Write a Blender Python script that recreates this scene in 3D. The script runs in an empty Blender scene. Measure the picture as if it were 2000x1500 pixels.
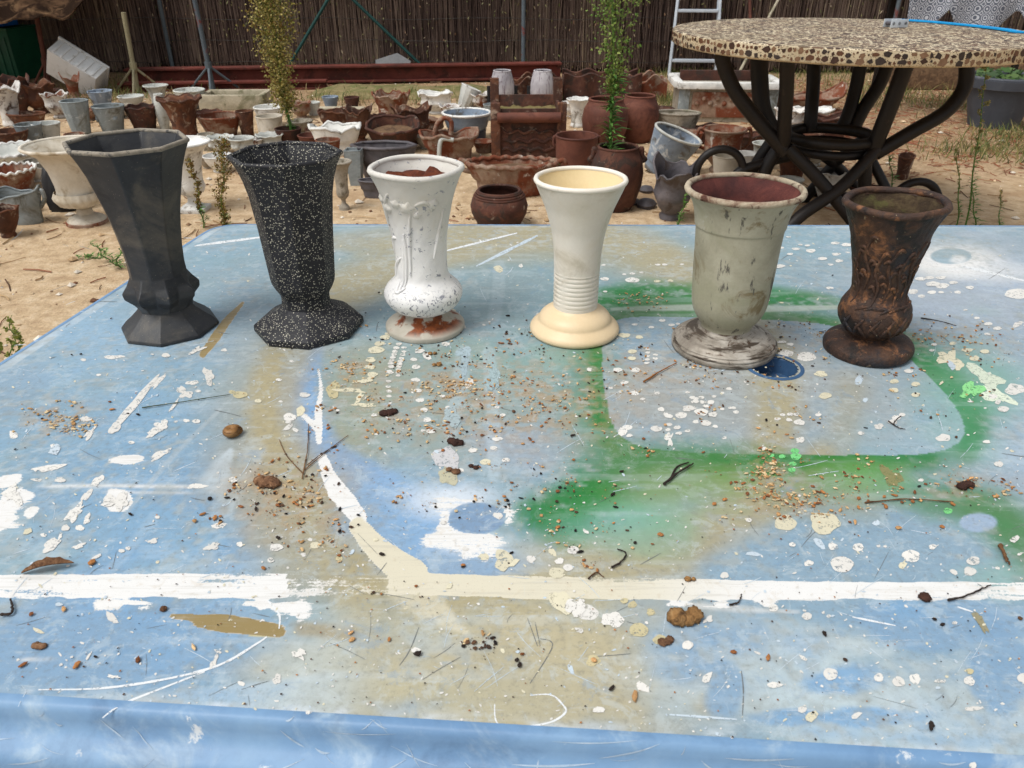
import bpy, bmesh, math, random
import numpy as np
from mathutils import Vector, Matrix
R = math.radians
random.seed(7)
rng = np.random.default_rng(11)
scene = bpy.context.scene
COL = scene.collection

# ------------------------------------------------------------------ camera
CAM_H = 1.2
PITCH = R(29.4)
FPX = 1500.0                       # focal length in pixels of the 2000 x 1500 photograph
cam_d = bpy.data.cameras.new('camera'); cam = bpy.data.objects.new('camera', cam_d); COL.objects.link(cam)
cam.location = (0, 0, CAM_H); cam.rotation_euler = (math.pi/2 - PITCH, 0, 0)
cam_d.sensor_width = 36; cam_d.lens = 36*FPX/2000; cam_d.clip_start = 0.02; cam_d.clip_end = 500
cam_d.dof.use_dof = True; cam_d.dof.focus_distance = 1.35; cam_d.dof.aperture_fstop = 15
scene.camera = cam

# ------------------------------------------------------------------ light: overcast daylight
SUN_EL, SUN_AZ = R(60), R(-125)     # azimuth measured from +Y towards +X
world = bpy.data.worlds.new('World'); scene.world = world; world.use_nodes = True
wn = world.node_tree; wn.nodes.clear()
wo = wn.nodes.new('ShaderNodeOutputWorld'); wb = wn.nodes.new('ShaderNodeBackground')
ws = wn.nodes.new('ShaderNodeTexSky'); ws.sky_type = 'NISHITA'; ws.sun_disc = False
ws.sun_elevation = SUN_EL; ws.sun_rotation = SUN_AZ
ws.air_density = 1.0; ws.dust_density = 4.0; ws.ozone_density = 1.0
wh = wn.nodes.new('ShaderNodeHueSaturation'); wh.inputs['Saturation'].default_value = 0.14   # cloud cover greys the sky
wn.links.new(ws.outputs[0], wh.inputs['Color']); wn.links.new(wh.outputs[0], wb.inputs['Color'])
wb.inputs['Strength'].default_value = 0.12
wn.links.new(wb.outputs[0], wo.inputs['Surface'])
sun_d = bpy.data.lights.new('sun', 'SUN'); sun = bpy.data.objects.new('sun', sun_d); COL.objects.link(sun)
sun_d.energy = 1.45; sun_d.angle = R(26); sun_d.color = (1.0, 0.972, 0.93)
sdir = Vector((math.sin(SUN_AZ)*math.cos(SUN_EL), math.cos(SUN_AZ)*math.cos(SUN_EL), math.sin(SUN_EL)))
sun.rotation_euler = sdir.to_track_quat('Z', 'Y').to_euler(); sun.location = sdir*20
scene.view_settings.view_transform = 'Standard'; scene.view_settings.look = 'None'
scene.view_settings.gamma = 1.0; scene.view_settings.use_curve_mapping = False
scene.view_settings.exposure = 0.37
scene.render.engine = 'CYCLES'

# ------------------------------------------------------------------ helpers: pixels to places
CT, ST = math.cos(PITCH), math.sin(PITCH)
def ray(px, py):
    u = (px-1000)/FPX; v = (py-750)/FPX
    return Vector((u, CT - v*ST, -ST - v*CT))
def at_z(px, py, z):                     # where the pixel meets a horizontal plane
    d = ray(px, py); t = (z-CAM_H)/d.z
    return Vector((d.x*t, d.y*t, z))
def at_y(px, py, Y):                     # where the pixel meets the upright plane at distance Y
    d = ray(px, py); t = Y/d.y
    return Vector((d.x*t, Y, CAM_H + d.z*t))
def depth(p): return p[1]*CT - (p[2]-CAM_H)*ST
def lin(r, g, b, k=1.0):
    f = lambda c: (c/255/12.92 if c/255 <= 0.04045 else ((c/255+0.055)/1.055)**2.4)*k
    return (f(r), f(g), f(b))

# ------------------------------------------------------------------ helpers: objects
def tag(o, label=None, cat=None, group=None, kind=None):
    if label: o['label'] = label
    if cat: o['category'] = cat
    if group: o['group'] = group
    if kind: o['kind'] = kind
    return o
def thing(name, label, cat, loc=(0,0,0), rz=0, group=None, rot=None):
    o = bpy.data.objects.new(name, None); COL.objects.link(o); o.empty_display_size = 0.05
    o.location = loc; o.rotation_euler = rot if rot else (0, 0, rz)
    return tag(o, label, cat, group)
class MB:
    def __init__(s): s.v = []; s.f = []; s.c = None
    def add(s, vs, fs):
        n = len(s.v); s.v += [tuple(p) for p in vs]; s.f += [tuple(i+n for i in f) for f in fs]
    def build(s, name, mat, parent=None, smooth=35, colors=None):
        me = bpy.data.meshes.new(name); me.from_pydata(s.v, [], s.f); me.validate()
        if smooth:
            me.shade_smooth()
            if smooth < 180: me.set_sharp_from_angle(angle=R(smooth))
        me.materials.append(mat)
        o = bpy.data.objects.new(name, me); COL.objects.link(o)
        if parent: o.parent = parent
        return o
def box(mb, c, s, rot=None, bev=0.0):
    x, y, z = s[0]/2, s[1]/2, s[2]/2
    M = rot if rot else Matrix.Identity(3); c = Vector(c)
    if bev <= 0:
        vs = [c + M @ Vector((a*x, b*y, d*z)) for a in (-1,1) for b in (-1,1) for d in (-1,1)]
        fs = [(0,1,3,2),(4,6,7,5),(0,4,5,1),(2,3,7,6),(0,2,6,4),(1,5,7,3)]
        mb.add(vs, fs); return
    bm = bmesh.new(); bmesh.ops.create_cube(bm, size=1)
    for v in bm.verts: v.co = Vector((v.co.x*s[0], v.co.y*s[1], v.co.z*s[2]))
    bmesh.ops.bevel(bm, geom=bm.edges[:], offset=bev, segments=2, affect='EDGES', profile=0.6)
    bm.verts.index_update()
    mb.add([c + M @ v.co for v in bm.verts], [tuple(v.index for v in f.verts) for f in bm.faces]); bm.free()
def tube(mb, pts, rad, seg=8, closed=False, cap=True):
    pts = [Vector(p) for p in pts]; n = len(pts)
    rs = list(rad) if hasattr(rad, '__len__') else [rad]*n
    T = []
    for i in range(n):
        a = pts[(i-1) % n] if (closed or i > 0) else pts[i]
        b = pts[(i+1) % n] if (closed or i < n-1) else pts[i]
        t = (b-a); T.append(t.normalized() if t.length > 1e-9 else Vector((0,0,1)))
    up = Vector((0,0,1)) if abs(T[0].z) < 0.9 else Vector((1,0,0))
    N = (up - T[0]*up.dot(T[0])).normalized(); vs = []
    for i in range(n):
        N = (N - T[i]*N.dot(T[i])).normalized(); B = T[i].cross(N)
        for k in range(seg):
            a = 2*math.pi*k/seg
            vs.append(pts[i] + (N*math.cos(a) + B*math.sin(a))*rs[i])
    fs = []
    for i in range(n if closed else n-1):
        j = (i+1) % n
        for k in range(seg):
            l = (k+1) % seg
            fs.append((i*seg+k, i*seg+l, j*seg+l, j*seg+k))
    if cap and not closed:
        fs.append(tuple(range(seg))[::-1]); fs.append(tuple((n-1)*seg+k for k in range(seg)))
    mb.add(vs, fs)
def spline(ctrl, n=6):
    P = [Vector(p) for p in ctrl]; out = []
    for i in range(len(P)-1):
        a = P[max(i-1,0)]; b = P[i]; c = P[i+1]; d = P[min(i+2, len(P)-1)]
        for k in range(n):
            t = k/n
            out.append(0.5*((2*b)+(c-a)*t+(2*a-5*b+4*c-d)*t*t+(3*b-a-3*c+d)*t**3))
    out.append(P[-1]); return out
def lathe(mb, prof, seg=48, fn=None, sx=1.0, sy=1.0, rot=0.0):
    rows = []; vs = []; fs = []
    for i, (r, z) in enumerate(prof):
        row = []
        if r < 1e-6:
            row = [len(vs)]*seg; vs.append((0, 0, z))
        else:
            for k in range(seg):
                a = 2*math.pi*k/seg + rot
                rr, zz = fn(r, z, a, k) if fn else (r, z)
                row.append(len(vs)); vs.append((rr*math.cos(a)*sx, rr*math.sin(a)*sy, zz))
        rows.append(row)
    for i in range(len(rows)-1):
        A, B = rows[i], rows[i+1]
        for k in range(seg):
            l = (k+1) % seg
            q = [A[k], A[l], B[l], B[k]]
            u = []
            for x in q:
                if x not in u: u.append(x)
            if len(u) > 2: fs.append(tuple(u))
    mb.add(vs, fs)
def wob(a, z, s=0.0):
    return (math.sin(3*a+17*z+s)+math.sin(7*a-23*z+2.1*s)+0.7*math.sin(11*a+41*z+s*3)+0.6*math.sin(17*a-57*z+s))/3.3

# ------------------------------------------------------------------ materials
def ramp(nt, fac, stops):
    r = nt.nodes.new('ShaderNodeValToRGB'); e = r.color_ramp.elements
    while len(e) < len(stops): e.new(0.5)
    for k, (p, c) in enumerate(stops):
        e[k].position = p; e[k].color = (*c, 1) if len(c) == 3 else c
    nt.links.new(fac, r.inputs['Fac']); return r.outputs['Color']
def noise(nt, vec, scale, detail=5, rough=0.6, dist=0.0):
    n = nt.nodes.new('ShaderNodeTexNoise'); n.inputs['Scale'].default_value = scale
    n.inputs['Detail'].default_value = detail; n.inputs['Roughness'].default_value = rough
    n.inputs['Distortion'].default_value = dist
    nt.links.new(vec, n.inputs['Vector']); return n.outputs['Fac']
def mixc(nt, fac, a, b, mode='MIX'):
    m = nt.nodes.new('ShaderNodeMix'); m.data_type = 'RGBA'; m.blend_type = mode
    for s, v in ((m.inputs['Factor'], fac), (m.inputs['A'], a), (m.inputs['B'], b)):
        if isinstance(v, (int, float)): s.default_value = v
        elif isinstance(v, tuple): s.default_value = (*v, 1) if len(v) == 3 else v
        else: nt.links.new(v, s)
    return m.outputs['Result']
def mathn(nt, op, a, b=0.0, clamp=False):
    m = nt.nodes.new('ShaderNodeMath'); m.operation = op; m.use_clamp = clamp
    for s, v in ((m.inputs[0], a), (m.inputs[1], b)):
        if isinstance(v, (int, float)): s.default_value = v
        else: nt.links.new(v, s)
    return m.outputs[0]
def step(nt, val, lo, hi):
    m = nt.nodes.new('ShaderNodeMapRange'); m.interpolation_type = 'SMOOTHSTEP'
    m.inputs['From Min'].default_value = lo; m.inputs['From Max'].default_value = hi
    nt.links.new(val, m.inputs['Value']); return m.outputs['Result']
def new_mat(name):
    m = bpy.data.materials.new(name); m.use_nodes = True
    nt = m.node_tree; b = nt.nodes['Principled BSDF']
    tc = nt.nodes.new('ShaderNodeTexCoord'); oi = nt.nodes.new('ShaderNodeObjectInfo')
    ml = nt.nodes.new('ShaderNodeVectorMath'); ml.operation = 'SCALE'; ml.inputs['Scale'].default_value = 37.0
    cb = nt.nodes.new('ShaderNodeCombineXYZ')
    for k in range(3): nt.links.new(oi.outputs['Random'], cb.inputs[k])
    nt.links.new(cb.outputs[0], ml.inputs[0])
    ad = nt.nodes.new('ShaderNodeVectorMath'); ad.operation = 'ADD'
    nt.links.new(tc.outputs['Object'], ad.inputs[0]); nt.links.new(ml.outputs[0], ad.inputs[1])
    return m, nt, b, ad.outputs[0], tc.outputs['Object'], oi.outputs['Random']
def bump(nt, b, h, strength=0.3, dist=0.01):
    n = nt.nodes.new('ShaderNodeBump'); n.inputs['Strength'].default_value = strength
    n.inputs['Distance'].default_value = dist
    nt.links.new(h, n.inputs['Height']); nt.links.new(n.outputs['Normal'], b.inputs['Normal'])
def worn(name, cols, patches=(), scale=6.0, rough=0.8, metal=0.0, bmp=0.4, bdist=0.01, spec=0.3, fine=60.0, speck=None, tint=0.25, streak=None):
    """cols: list of 2-4 base colours; patches: (colour, scale, threshold, softness)"""
    m, nt, b, v, vo, rnd = new_mat(name)
    n1 = noise(nt, v, scale, 7, 0.65, 0.4)
    k = len(cols); st = [(0.30+0.42*i/(max(k-1,1)), c) for i, c in enumerate(cols)]
    c = ramp(nt, n1, st)
    n2 = noise(nt, v, fine, 4, 0.7)
    for (pc, ps, th, so) in patches:
        pn = noise(nt, v, ps, 8, 0.68, 0.6)
        c = mixc(nt, step(nt, pn, th-so, th+so), c, pc)
    if streak:
        mp = nt.nodes.new('ShaderNodeMapping'); mp.inputs['Scale'].default_value = streak[1]
        nt.links.new(v, mp.inputs['Vector'])
        sn = noise(nt, mp.outputs[0], 1.0, 6, 0.65)
        c = mixc(nt, step(nt, sn, streak[2]-streak[3], streak[2]+streak[3]), c, streak[0])
    if speck:
        vo_ = nt.nodes.new('ShaderNodeTexVoronoi'); vo_.inputs['Scale'].default_value = speck[1]
        nt.links.new(v, vo_.inputs['Vector'])
        sz = nt.nodes.new('ShaderNodeSeparateColor'); nt.links.new(vo_.outputs['Color'], sz.inputs[0])
        th = mathn(nt, 'MULTIPLY', sz.outputs[0], speck[2])
        c = mixc(nt, mathn(nt, 'LESS_THAN', vo_.outputs['Distance'], th), c, speck[0])
    f = mathn(nt, 'ADD', mathn(nt, 'MULTIPLY', n2, tint*2), 1.0 - tint)
    r2 = mathn(nt, 'ADD', mathn(nt, 'MULTIPLY', rnd, 0.24), 0.88)
    g = nt.nodes.new('ShaderNodeCombineColor'); fv = mathn(nt, 'MULTIPLY', f, r2)
    for i in range(3): nt.links.new(fv, g.inputs[i])
    c = mixc(nt, 1.0, c, g.outputs[0], 'MULTIPLY')
    nt.links.new(c, b.inputs['Base Color'])
    b.inputs['Metallic'].default_value = metal; b.inputs['Specular IOR Level'].default_value = spec
    rr = mathn(nt, 'ADD', mathn(nt, 'MULTIPLY', n1, 0.3), rough-0.15, True)
    nt.links.new(rr, b.inputs['Roughness'])
    h = mathn(nt, 'ADD', mathn(nt, 'MULTIPLY', n1, 0.8), mathn(nt, 'MULTIPLY', n2, 0.35))
    bump(nt, b, h, bmp, bdist)
    return m
K = 0.9
L = lambda r, g, b: lin(r, g, b, K)
M = {}
M['rust']   = worn('rusted_iron', [L(62,40,30), L(104,66,48), L(132,92,68)], [(L(78,52,42), 9, .52, .05), (L(160,140,122), 11, .60, .06)], 8, .9, bmp=.7)
M['drust']  = worn('dark_rusted_iron', [L(50,32,27), L(84,52,42), L(110,74,58)], [(L(60,46,40), 11, .54, .06), (L(140,122,108), 13, .64, .05)], 8, .85)
M['redpaint'] = worn('red_oxide_steel', [L(84,42,36), L(106,54,46), L(120,66,56)], [(L(76,44,38), 5, .56, .08), (L(132,92,78), 14, .66, .05)], 4, .8, spec=.2, bmp=.2)
M['terra']  = worn('red_brown_iron_jar', [L(78,44,35), L(106,62,48), L(126,80,64)], [(L(76,42,34), 6, .58, .1), (L(150,112,90), 16, .68, .04)], 5, .75, bmp=.25, spec=.35)
M['zinc']   = worn('weathered_zinc', [L(104,112,116), L(138,146,148), L(164,168,168)], [(L(94,94,84), 7, .58, .08), (L(190,194,194), 12, .64, .06)], 7, .6, bmp=.2, spec=.4, tint=.15)
M['bzinc']  = worn('blue_grey_zinc', [L(104,116,132), L(132,146,162), L(160,172,184)], [(L(96,92,86), 8, .6, .06), (L(198,202,204), 14, .62, .05)], 7, .6, bmp=.2, spec=.4, tint=.15)
M['pale']   = worn('pale_grey_paint', [L(164,168,164), L(196,198,192), L(214,214,208)], [(L(128,122,108), 9, .6, .08), (L(120,90,66), 13, .68, .04)], 8, .65, bmp=.25, tint=.15)
M['white']  = worn('chipped_white_paint', [L(190,190,186), L(222,221,216), L(232,231,226)], [(L(140,134,124), 10, .6, .05), (L(112,72,48), 9, .67, .04)], 9, .6, bmp=.3, tint=.12)
M['mixw']   = worn('white_paint_over_rust', [L(182,178,172), L(214,210,204), L(228,226,222)], [(L(110,66,44), 6, .57, .04), (L(90,72,62), 15, .6, .05)], 9, .7, bmp=.4, tint=.15)
M['stone']  = worn('weathered_grey_stone', [L(120,112,100), L(160,152,138), L(182,174,160)], [(L(104,96,80), 9, .58, .07), (L(112,112,84), 6, .62, .06)], 9, .85, bmp=.5)
M['mixr']   = worn('rust_with_old_paint', [L(110,84,68), L(146,122,104), L(168,150,134)], [(L(116,62,40), 6, .5, .07), (L(196,188,178), 13, .64, .04)], 8, .85, bmp=.5)
M['lead']   = worn('dark_lead', [L(66,64,68), L(92,88,92), L(118,112,114)], [(L(70,60,56), 10, .58, .07)], 8, .6, bmp=.4, spec=.4)
M['cream']  = worn('dirty_cream_paint', [L(176,164,142), L(206,198,182), L(222,216,204)], [(L(150,134,108), 8, .6, .08), (L(118,84,56), 10, .69, .04)], 7, .6, bmp=.25, tint=.15)
M['bluein'] = worn('faded_blue_enamel', [L(120,148,172), L(150,176,196), L(176,194,206)], [(L(206,208,208), 9, .58, .05)], 8, .5, bmp=.1, tint=.12)
M['soil']   = worn('dry_soil', [L(72,54,42), L(112,88,66), L(140,112,84)], [], 20, .95, bmp=.9)
M['mossy']  = worn('mossy_soil', [L(84,72,44), L(116,104,66), L(132,116,84)], [(L(96,104,54), 9, .56, .08)], 14, .95, bmp=.9)
M['black']  = worn('black_plastic', [L(26,26,28), L(38,38,40)], [], 6, .55, bmp=.2)
M['dkwood'] = worn('dark_stained_cane', [L(12,9,9), L(21,16,15), L(32,25,22)], [(L(46,36,32), 18, .68, .05)], 10, .5, bmp=.3, spec=.35)
M['alu']    = worn('aluminium', [L(176,186,196), L(206,214,222)], [], 8, .4, metal=.1, bmp=.05, spec=.5, tint=.08)
M['wplast'] = worn('white_plastic', [L(226,228,227), L(240,241,240)], [(L(196,194,186), 9, .62, .08)], 6, .5, bmp=.05, tint=.08)
M['gplast'] = worn('green_plastic', [L(16,72,50), L(26,92,64)], [], 6, .5, bmp=.05)
M['blplast'] = worn('blue_plastic', [L(18,96,172), L(26,116,196)], [], 6, .5, bmp=.05)
M['greypot'] = worn('grey_plastic', [L(66,70,78), L(82,86,94)], [(L(104,104,104), 7, .64, .08)], 7, .6, bmp=.1, tint=.12)
M['yellow'] = worn('yellow_paint', [L(182,128,24), L(206,152,36)], [(L(120,92,46), 9, .62, .06)], 5, .6, bmp=.1)
M['concrete'] = worn('pale_concrete', [L(150,142,124), L(178,168,146), L(192,184,164)], [(L(122,118,92), 6, .56, .09)], 8, .9, bmp=.5)
M['slab']   = worn('grey_flagstone', [L(132,134,136), L(152,154,156)], [], 6, .8, bmp=.2)
M['brownsheet'] = worn('brown_canvas', [L(46,34,26), L(84,64,48), L(116,92,68)], [(L(40,30,24), 6, .5, .08)], 5, .95, bmp=.7, spec=0.0)
M['postgreen'] = worn('green_coated_steel', [L(20,58,56), L(30,74,70)], [], 6, .5, bmp=.05)
M['postgrey'] = worn('grey_painted_post', [L(74,84,92), L(98,108,114)], [(L(120,62,54), 4, .60, .03)], 5, .6, bmp=.1)
M['wire']   = worn('thin_wire', [L(50,50,50), L(70,68,64)], [], 6, .6)
def twig_mat():
    m, nt, b, v, vo, rnd = new_mat('brushwood')
    at = nt.nodes.new('ShaderNodeAttribute'); at.attribute_name = 'tone'
    n = noise(nt, v, 9, 4)
    c = ramp(nt, mathn(nt, 'ADD', mathn(nt, 'MULTIPLY', at.outputs['Fac'], .7), mathn(nt, 'MULTIPLY', n, .3)),
             [(.05, L(50,40,37)), (.4, L(104,87,80)), (.75, L(144,126,112)), (1.0, L(182,168,136))])
    nt.links.new(c, b.inputs['Base Color']); b.inputs['Roughness'].default_value = .9; b.inputs['Specular IOR Level'].default_value = .15
    return m
M['brush'] = twig_mat()
def attr_mat(name, rough=.8, nz=.25, spec=.3, scale=80.0, bmp=.2):
    m, nt, b, v, vo, rnd = new_mat(name)
    at = nt.nodes.new('ShaderNodeAttribute'); at.attribute_name = 'paint'
    n = noise(nt, v, scale, 5, .65)
    g = nt.nodes.new('ShaderNodeCombineColor'); f = mathn(nt, 'ADD', mathn(nt, 'MULTIPLY', n, nz*2), 1-nz)
    for i in range(3): nt.links.new(f, g.inputs[i])
    nt.links.new(mixc(nt, 1.0, at.outputs['Color'], g.outputs[0], 'MULTIPLY'), b.inputs['Base Color'])
    b.inputs['Roughness'].default_value = rough; b.inputs['Specular IOR Level'].default_value = spec
    bump(nt, b, n, bmp, .003)
    return m
M['leafy'] = attr_mat('leaves', .6, .2, .3, 120)
M['grit'] = attr_mat('grit', .9, .35, .2, 300, .5)
def set_attr(o, cols, name='paint', alpha=None):
    me = o.data
    a = me.color_attributes.new(name, 'FLOAT_COLOR', 'POINT')
    arr = np.ones((len(me.vertices), 4), np.float32); arr[:, :3] = cols
    if alpha is not None: arr[:, 3] = alpha
    a.data.foreach_set('color', arr.ravel())

# ================================================================== THE GROUND
def ground_mat():
    m, nt, b, v, vo, rnd = new_mat('sandy_yard')
    n1 = noise(nt, vo, 1.3, 6, .6); n2 = noise(nt, vo, 14, 7, .7); n3 = noise(nt, vo, 90, 5, .7)
    c = ramp(nt, n2, [(.28, L(164,138,108)), (.5, L(202,176,142)), (.7, L(222,202,172))])
    c = mixc(nt, mathn(nt, 'MULTIPLY', step(nt, n1, .5, .68), .55), c, L(172,138,104))
    sx = nt.nodes.new('ShaderNodeSeparateXYZ'); nt.links.new(vo, sx.inputs[0])
    # leaf litter lies along the fence and on the right, behind the round table
    far = step(nt, mathn(nt, 'ADD', sx.outputs[1], mathn(nt, 'MULTIPLY', n1, 2.4)), 7.4, 9.0)
    rt = mathn(nt, 'MULTIPLY', step(nt, mathn(nt, 'ADD', sx.outputs[0], mathn(nt, 'MULTIPLY', n1, 1.6)), 1.9, 3.4),
               step(nt, mathn(nt, 'ADD', sx.outputs[1], n2), 4.5, 6.2))
    lit = mathn(nt, 'MAXIMUM', far, rt)
    lc = ramp(nt, n2, [(.3, L(84,66,44)), (.5, L(124,96,66)), (.62, L(150,104,74)), (.75, L(120,112,66))])
    c = mixc(nt, mathn(nt, 'MULTIPLY', lit, step(nt, n3, .34, .62)), c, lc)
    g = nt.nodes.new('ShaderNodeCombineColor'); f = mathn(nt, 'ADD', mathn(nt, 'MULTIPLY', n3, .8), .6)
    for i in range(3): nt.links.new(f, g.inputs[i])
    nt.links.new(mixc(nt, 1.0, c, g.outputs[0], 'MULTIPLY'), b.inputs['Base Color'])
    b.inputs['Roughness'].default_value = .95; b.inputs['Specular IOR Level'].default_value = .1
    bump(nt, b, mathn(nt, 'ADD', mathn(nt, 'MULTIPLY', n2, 1.0), mathn(nt, 'MULTIPLY', n3, .4)), .8, .02)
    return m
mb = MB(); mb.add([(-150,-150,0),(150,-150,0),(150,250,0),(-150,250,0)], [(0,1,2,3)])
tag(mb.build('ground', ground_mat(), smooth=0), kind='structure')

# scattered stones, straw and leaf bits: nobody could count them
def blob_pts(s, flat=.6):
    P = [(1,0,0),(-1,0,0),(0,1,0),(0,-1,0),(0,0,1),(0,0,-1)]
    q = [Vector((x*random.uniform(.7,1.2), y*random.uniform(.7,1.2), z*random.uniform(.7,1.1)*flat))*s for x,y,z in P]
    a = random.uniform(0, 6.28); c, sn = math.cos(a), math.sin(a)
    return [Vector((p.x*c-p.y*sn, p.x*sn+p.y*c, p.z)) for p in q]
BF = [(0,2,4),(2,1,4),(1,3,4),(3,0,4),(2,0,5),(1,2,5),(3,1,5),(0,3,5)]
def scatter_stones(name, n, area, sizes, cols, z0=0.0, pos=None):
    mb = MB(); C = []
    for i in range(n):
        if pos: x, y, s, cc = pos(i)
        else:
            x = random.uniform(area[0], area[1]); y = area[2] + (area[3]-area[2])*random.random()**1.4
            s = random.uniform(*sizes)*(0.5+random.random()**3*1.5); cc = None
        q = blob_pts(s); mb.add([p + Vector((x, y, z0 + s*.25)) for p in q], BF)
        c = cc if cc is not None else random.choice(cols); k = random.uniform(.75, 1.15)
        C += [[c[0]*k, c[1]*k, c[2]*k]]*6
    o = mb.build(name, M['grit'], smooth=0); set_attr(o, np.array(C)); return tag(o, kind='stuff')
scatter_stones('gravel', 5200, (-5.5, 6, 2.3, 8.8), (.004, .016), [L(214,190,156), L(190,160,122), L(150,120,92), L(224,214,198), L(120,84,62)])
def scatter_straw(name, n, area, cols, ln=(.03,.14), z=.004, tilt=.12, y_pow=1.0):
    mb = MB(); C = []
    for i in range(n):
        x = random.uniform(area[0], area[1]); y = area[2]+(area[3]-area[2])*random.random()**y_pow
        a = random.uniform(0, 3.14); l = random.uniform(*ln); w = random.uniform(.0012, .0035)
        d = Vector((math.cos(a), math.sin(a), random.uniform(0, tilt))); s = Vector((-math.sin(a), math.cos(a), 0))*w
        bend = s*random.uniform(-6, 6); p = Vector((x, y, z))
        pts = [p - d*l/2, p + bend*.6, p + d*l/2]
        vs = []
        for q in pts: vs += [q - s, q + s, q + Vector((0,0,w*1.5))]
        fs = []
        for k in range(2):
            for e in range(3): fs.append((k*3+e, k*3+(e+1)%3, k*3+3+(e+1)%3, k*3+3+e))
        mb.add([(v[0], v[1], max(v[2], .001)) for v in vs], fs)
        c = random.choice(cols); C += [c]*9
    o = mb.build(name, M['leafy'], smooth=0); set_attr(o, np.array(C)); return tag(o, kind='stuff')
scatter_straw('straw', 2600, (-5, 6, 2.3, 8.8), [L(150,118,80), L(116,84,56), L(178,150,110), L(92,64,44), L(140,90,62)])
scatter_straw('pine_needles', 2600, (1.8, 6.0, 4.6, 8.8), [L(140,76,48), L(118,62,40), L(150,104,70)], (.04,.12))
def grass(name, n, spots, cols, h=(.03,.11)):
    mb = MB(); C = []
    for i in range(n):
        sx, sy, rx, ry = random.choice(spots)
        x = random.gauss(sx, rx); y = random.gauss(sy, ry); hh = random.uniform(*h); a = random.uniform(0, 6.28)
        s = Vector((math.cos(a), math.sin(a), 0))*random.uniform(.002,.004); ln = Vector((random.gauss(0,.4), random.gauss(0,.4), 1))*hh
        p = Vector((x, y, 0)); mb.add([p-s, p+s, p+ln*.55+s*.8, p+ln*.55-s*.8, p+ln+Vector((ln.x,ln.y,0))*.5], [(0,1,2,3),(3,2,4)])
        c = random.choice(cols); k = random.uniform(.7,1.2); C += [[c[0]*k,c[1]*k,c[2]*k]]*5
    o = mb.build(name, M['leafy'], smooth=0); set_attr(o, np.array(C)); return tag(o, kind='stuff')
gs = []
for (px, py, rx, ry) in [(1300,200,.12,.3),(1600,150,.4,.3),(1790,200,.45,.35),(1700,180,.5,.4),(1340,150,.3,.3),(700,195,1.1,.25),(850,190,.9,.25),(300,165,.5,.3),(240,190,.4,.3),(1960,300,.3,.15),(1990,270,.2,.2)]:
    p = at_z(px, py, 0); gs.append((p.x, p.y, rx, ry))
grass('grass', 5200, gs, [L(88,104,50), L(112,122,64), L(140,132,76), L(74,88,42), L(160,142,96)])
# mossy earth bank in front of the steel beams
p0 = at_z(575, 203, 0); p1 = at_z(960, 200, 0)
mb = MB(); NX, NY = 60, 8
vs = []
for j in range(NY+1):
    for i in range(NX+1):
        t = i/NX; x = p0.x + (p1.x-p0.x)*t; s = j/NY
        hgt = .07*math.sin(math.pi*min(1, s*1.1))**.7*min(1, t*8, (1-t)*8)*(0.8+.12*math.sin(t*7)+.1*math.sin(t*19+s*5)) if 0 < s < .91 else 0
        vs.append((x, p0.y+.25 + s*.9 + .05*math.sin(t*17), hgt - .004))
mb.add(vs, [(j*(NX+1)+i, j*(NX+1)+i+1, (j+1)*(NX+1)+i+1, (j+1)*(NX+1)+i) for j in range(NY) for i in range(NX)])
M['bank'] = worn('mossy_earth', [L(104,92,62), L(134,120,84), L(150,138,100)], [(L(96,100,56), 5, .52, .1)], 12, .95, bmp=.9)
tag(mb.build('mossy_bank', M['bank'], smooth=180), kind='structure')

# ================================================================== BRUSHWOOD FENCE
FY = 9.25
fence = thing('brushwood_fence', 'dark brown brushwood screen fence with wires behind the yard of pots', 'fence', (0, FY, 0))
mb = MB(); tone = []
for layer in range(4):
    x = -8.5
    while x < 9.5:
        x += random.uniform(.004, .013)
        h0 = random.uniform(.02, .16) if random.random() < .8 else random.uniform(.3, 1.2); h1 = random.uniform(1.5, 2.05)
        if random.random() < .25: h1 = h0 + random.uniform(.25, .7)
        y = layer*.018 + random.uniform(-.008, .008) ; r = random.uniform(.0022, .0065)
        lean = random.gauss(0, .035); n = 4
        pts = [(x + lean*(k/n)*(h1-h0) + random.gauss(0,.006), y + random.gauss(0,.004), h0+(h1-h0)*k/n) for k in range(n+1)]
        c0 = len(mb.v); tube(mb, pts, [r*(1-.5*k/n) for k in range(n+1)], 3, cap=False)
        tone += [min(1, max(0, random.gauss(.5, .2) - layer*.08 + .12*math.sin(x*2.3) + .1*math.sin(x*7.1+1)))]*(len(mb.v)-c0)
bw = mb.build('brushwood', M['brush'], fence, smooth=0); tag(bw, kind='stuff')
a = bw.data.attributes.new('tone', 'FLOAT', 'POINT'); a.data.foreach_set('value', np.array(tone, np.float32))
mb = MB(); box(mb, (.5, .12, 1.0), (18, .004, 2.0)); mb.build('added_backing', worn('added_backing_brown', [L(40,32,29), L(62,50,45), L(80,66,58)], [(L(120,116,84), 16, .66, .02)], 9, .95, fine=200), fence, 0)  # dark sheet added behind the twigs to stop bright sand showing through gaps
mb = MB(); C = []
for i in range(4200):                     # dead leaves and pale bark flecks caught in the brushwood
    x = random.uniform(-8, 9); z = random.uniform(.05, 1.9); s = random.uniform(.004,.014); p_ = Vector((x, -.012-random.random()*.01, z)); u = Vector((random.gauss(0,.6), random.gauss(0,.3), 1)).normalized()*s*random.uniform(.8,2.2); w_ = Vector((1, random.gauss(0,.4), random.gauss(0,.4))).normalized()*s*.5
    mb.add([p_-u, p_+w_, p_+u, p_-w_], [(0,1,2,3)]); C += [random.choice([L(150,144,96), L(126,124,84), L(160,144,118), L(104,110,64), L(136,106,80)])]*4
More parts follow.
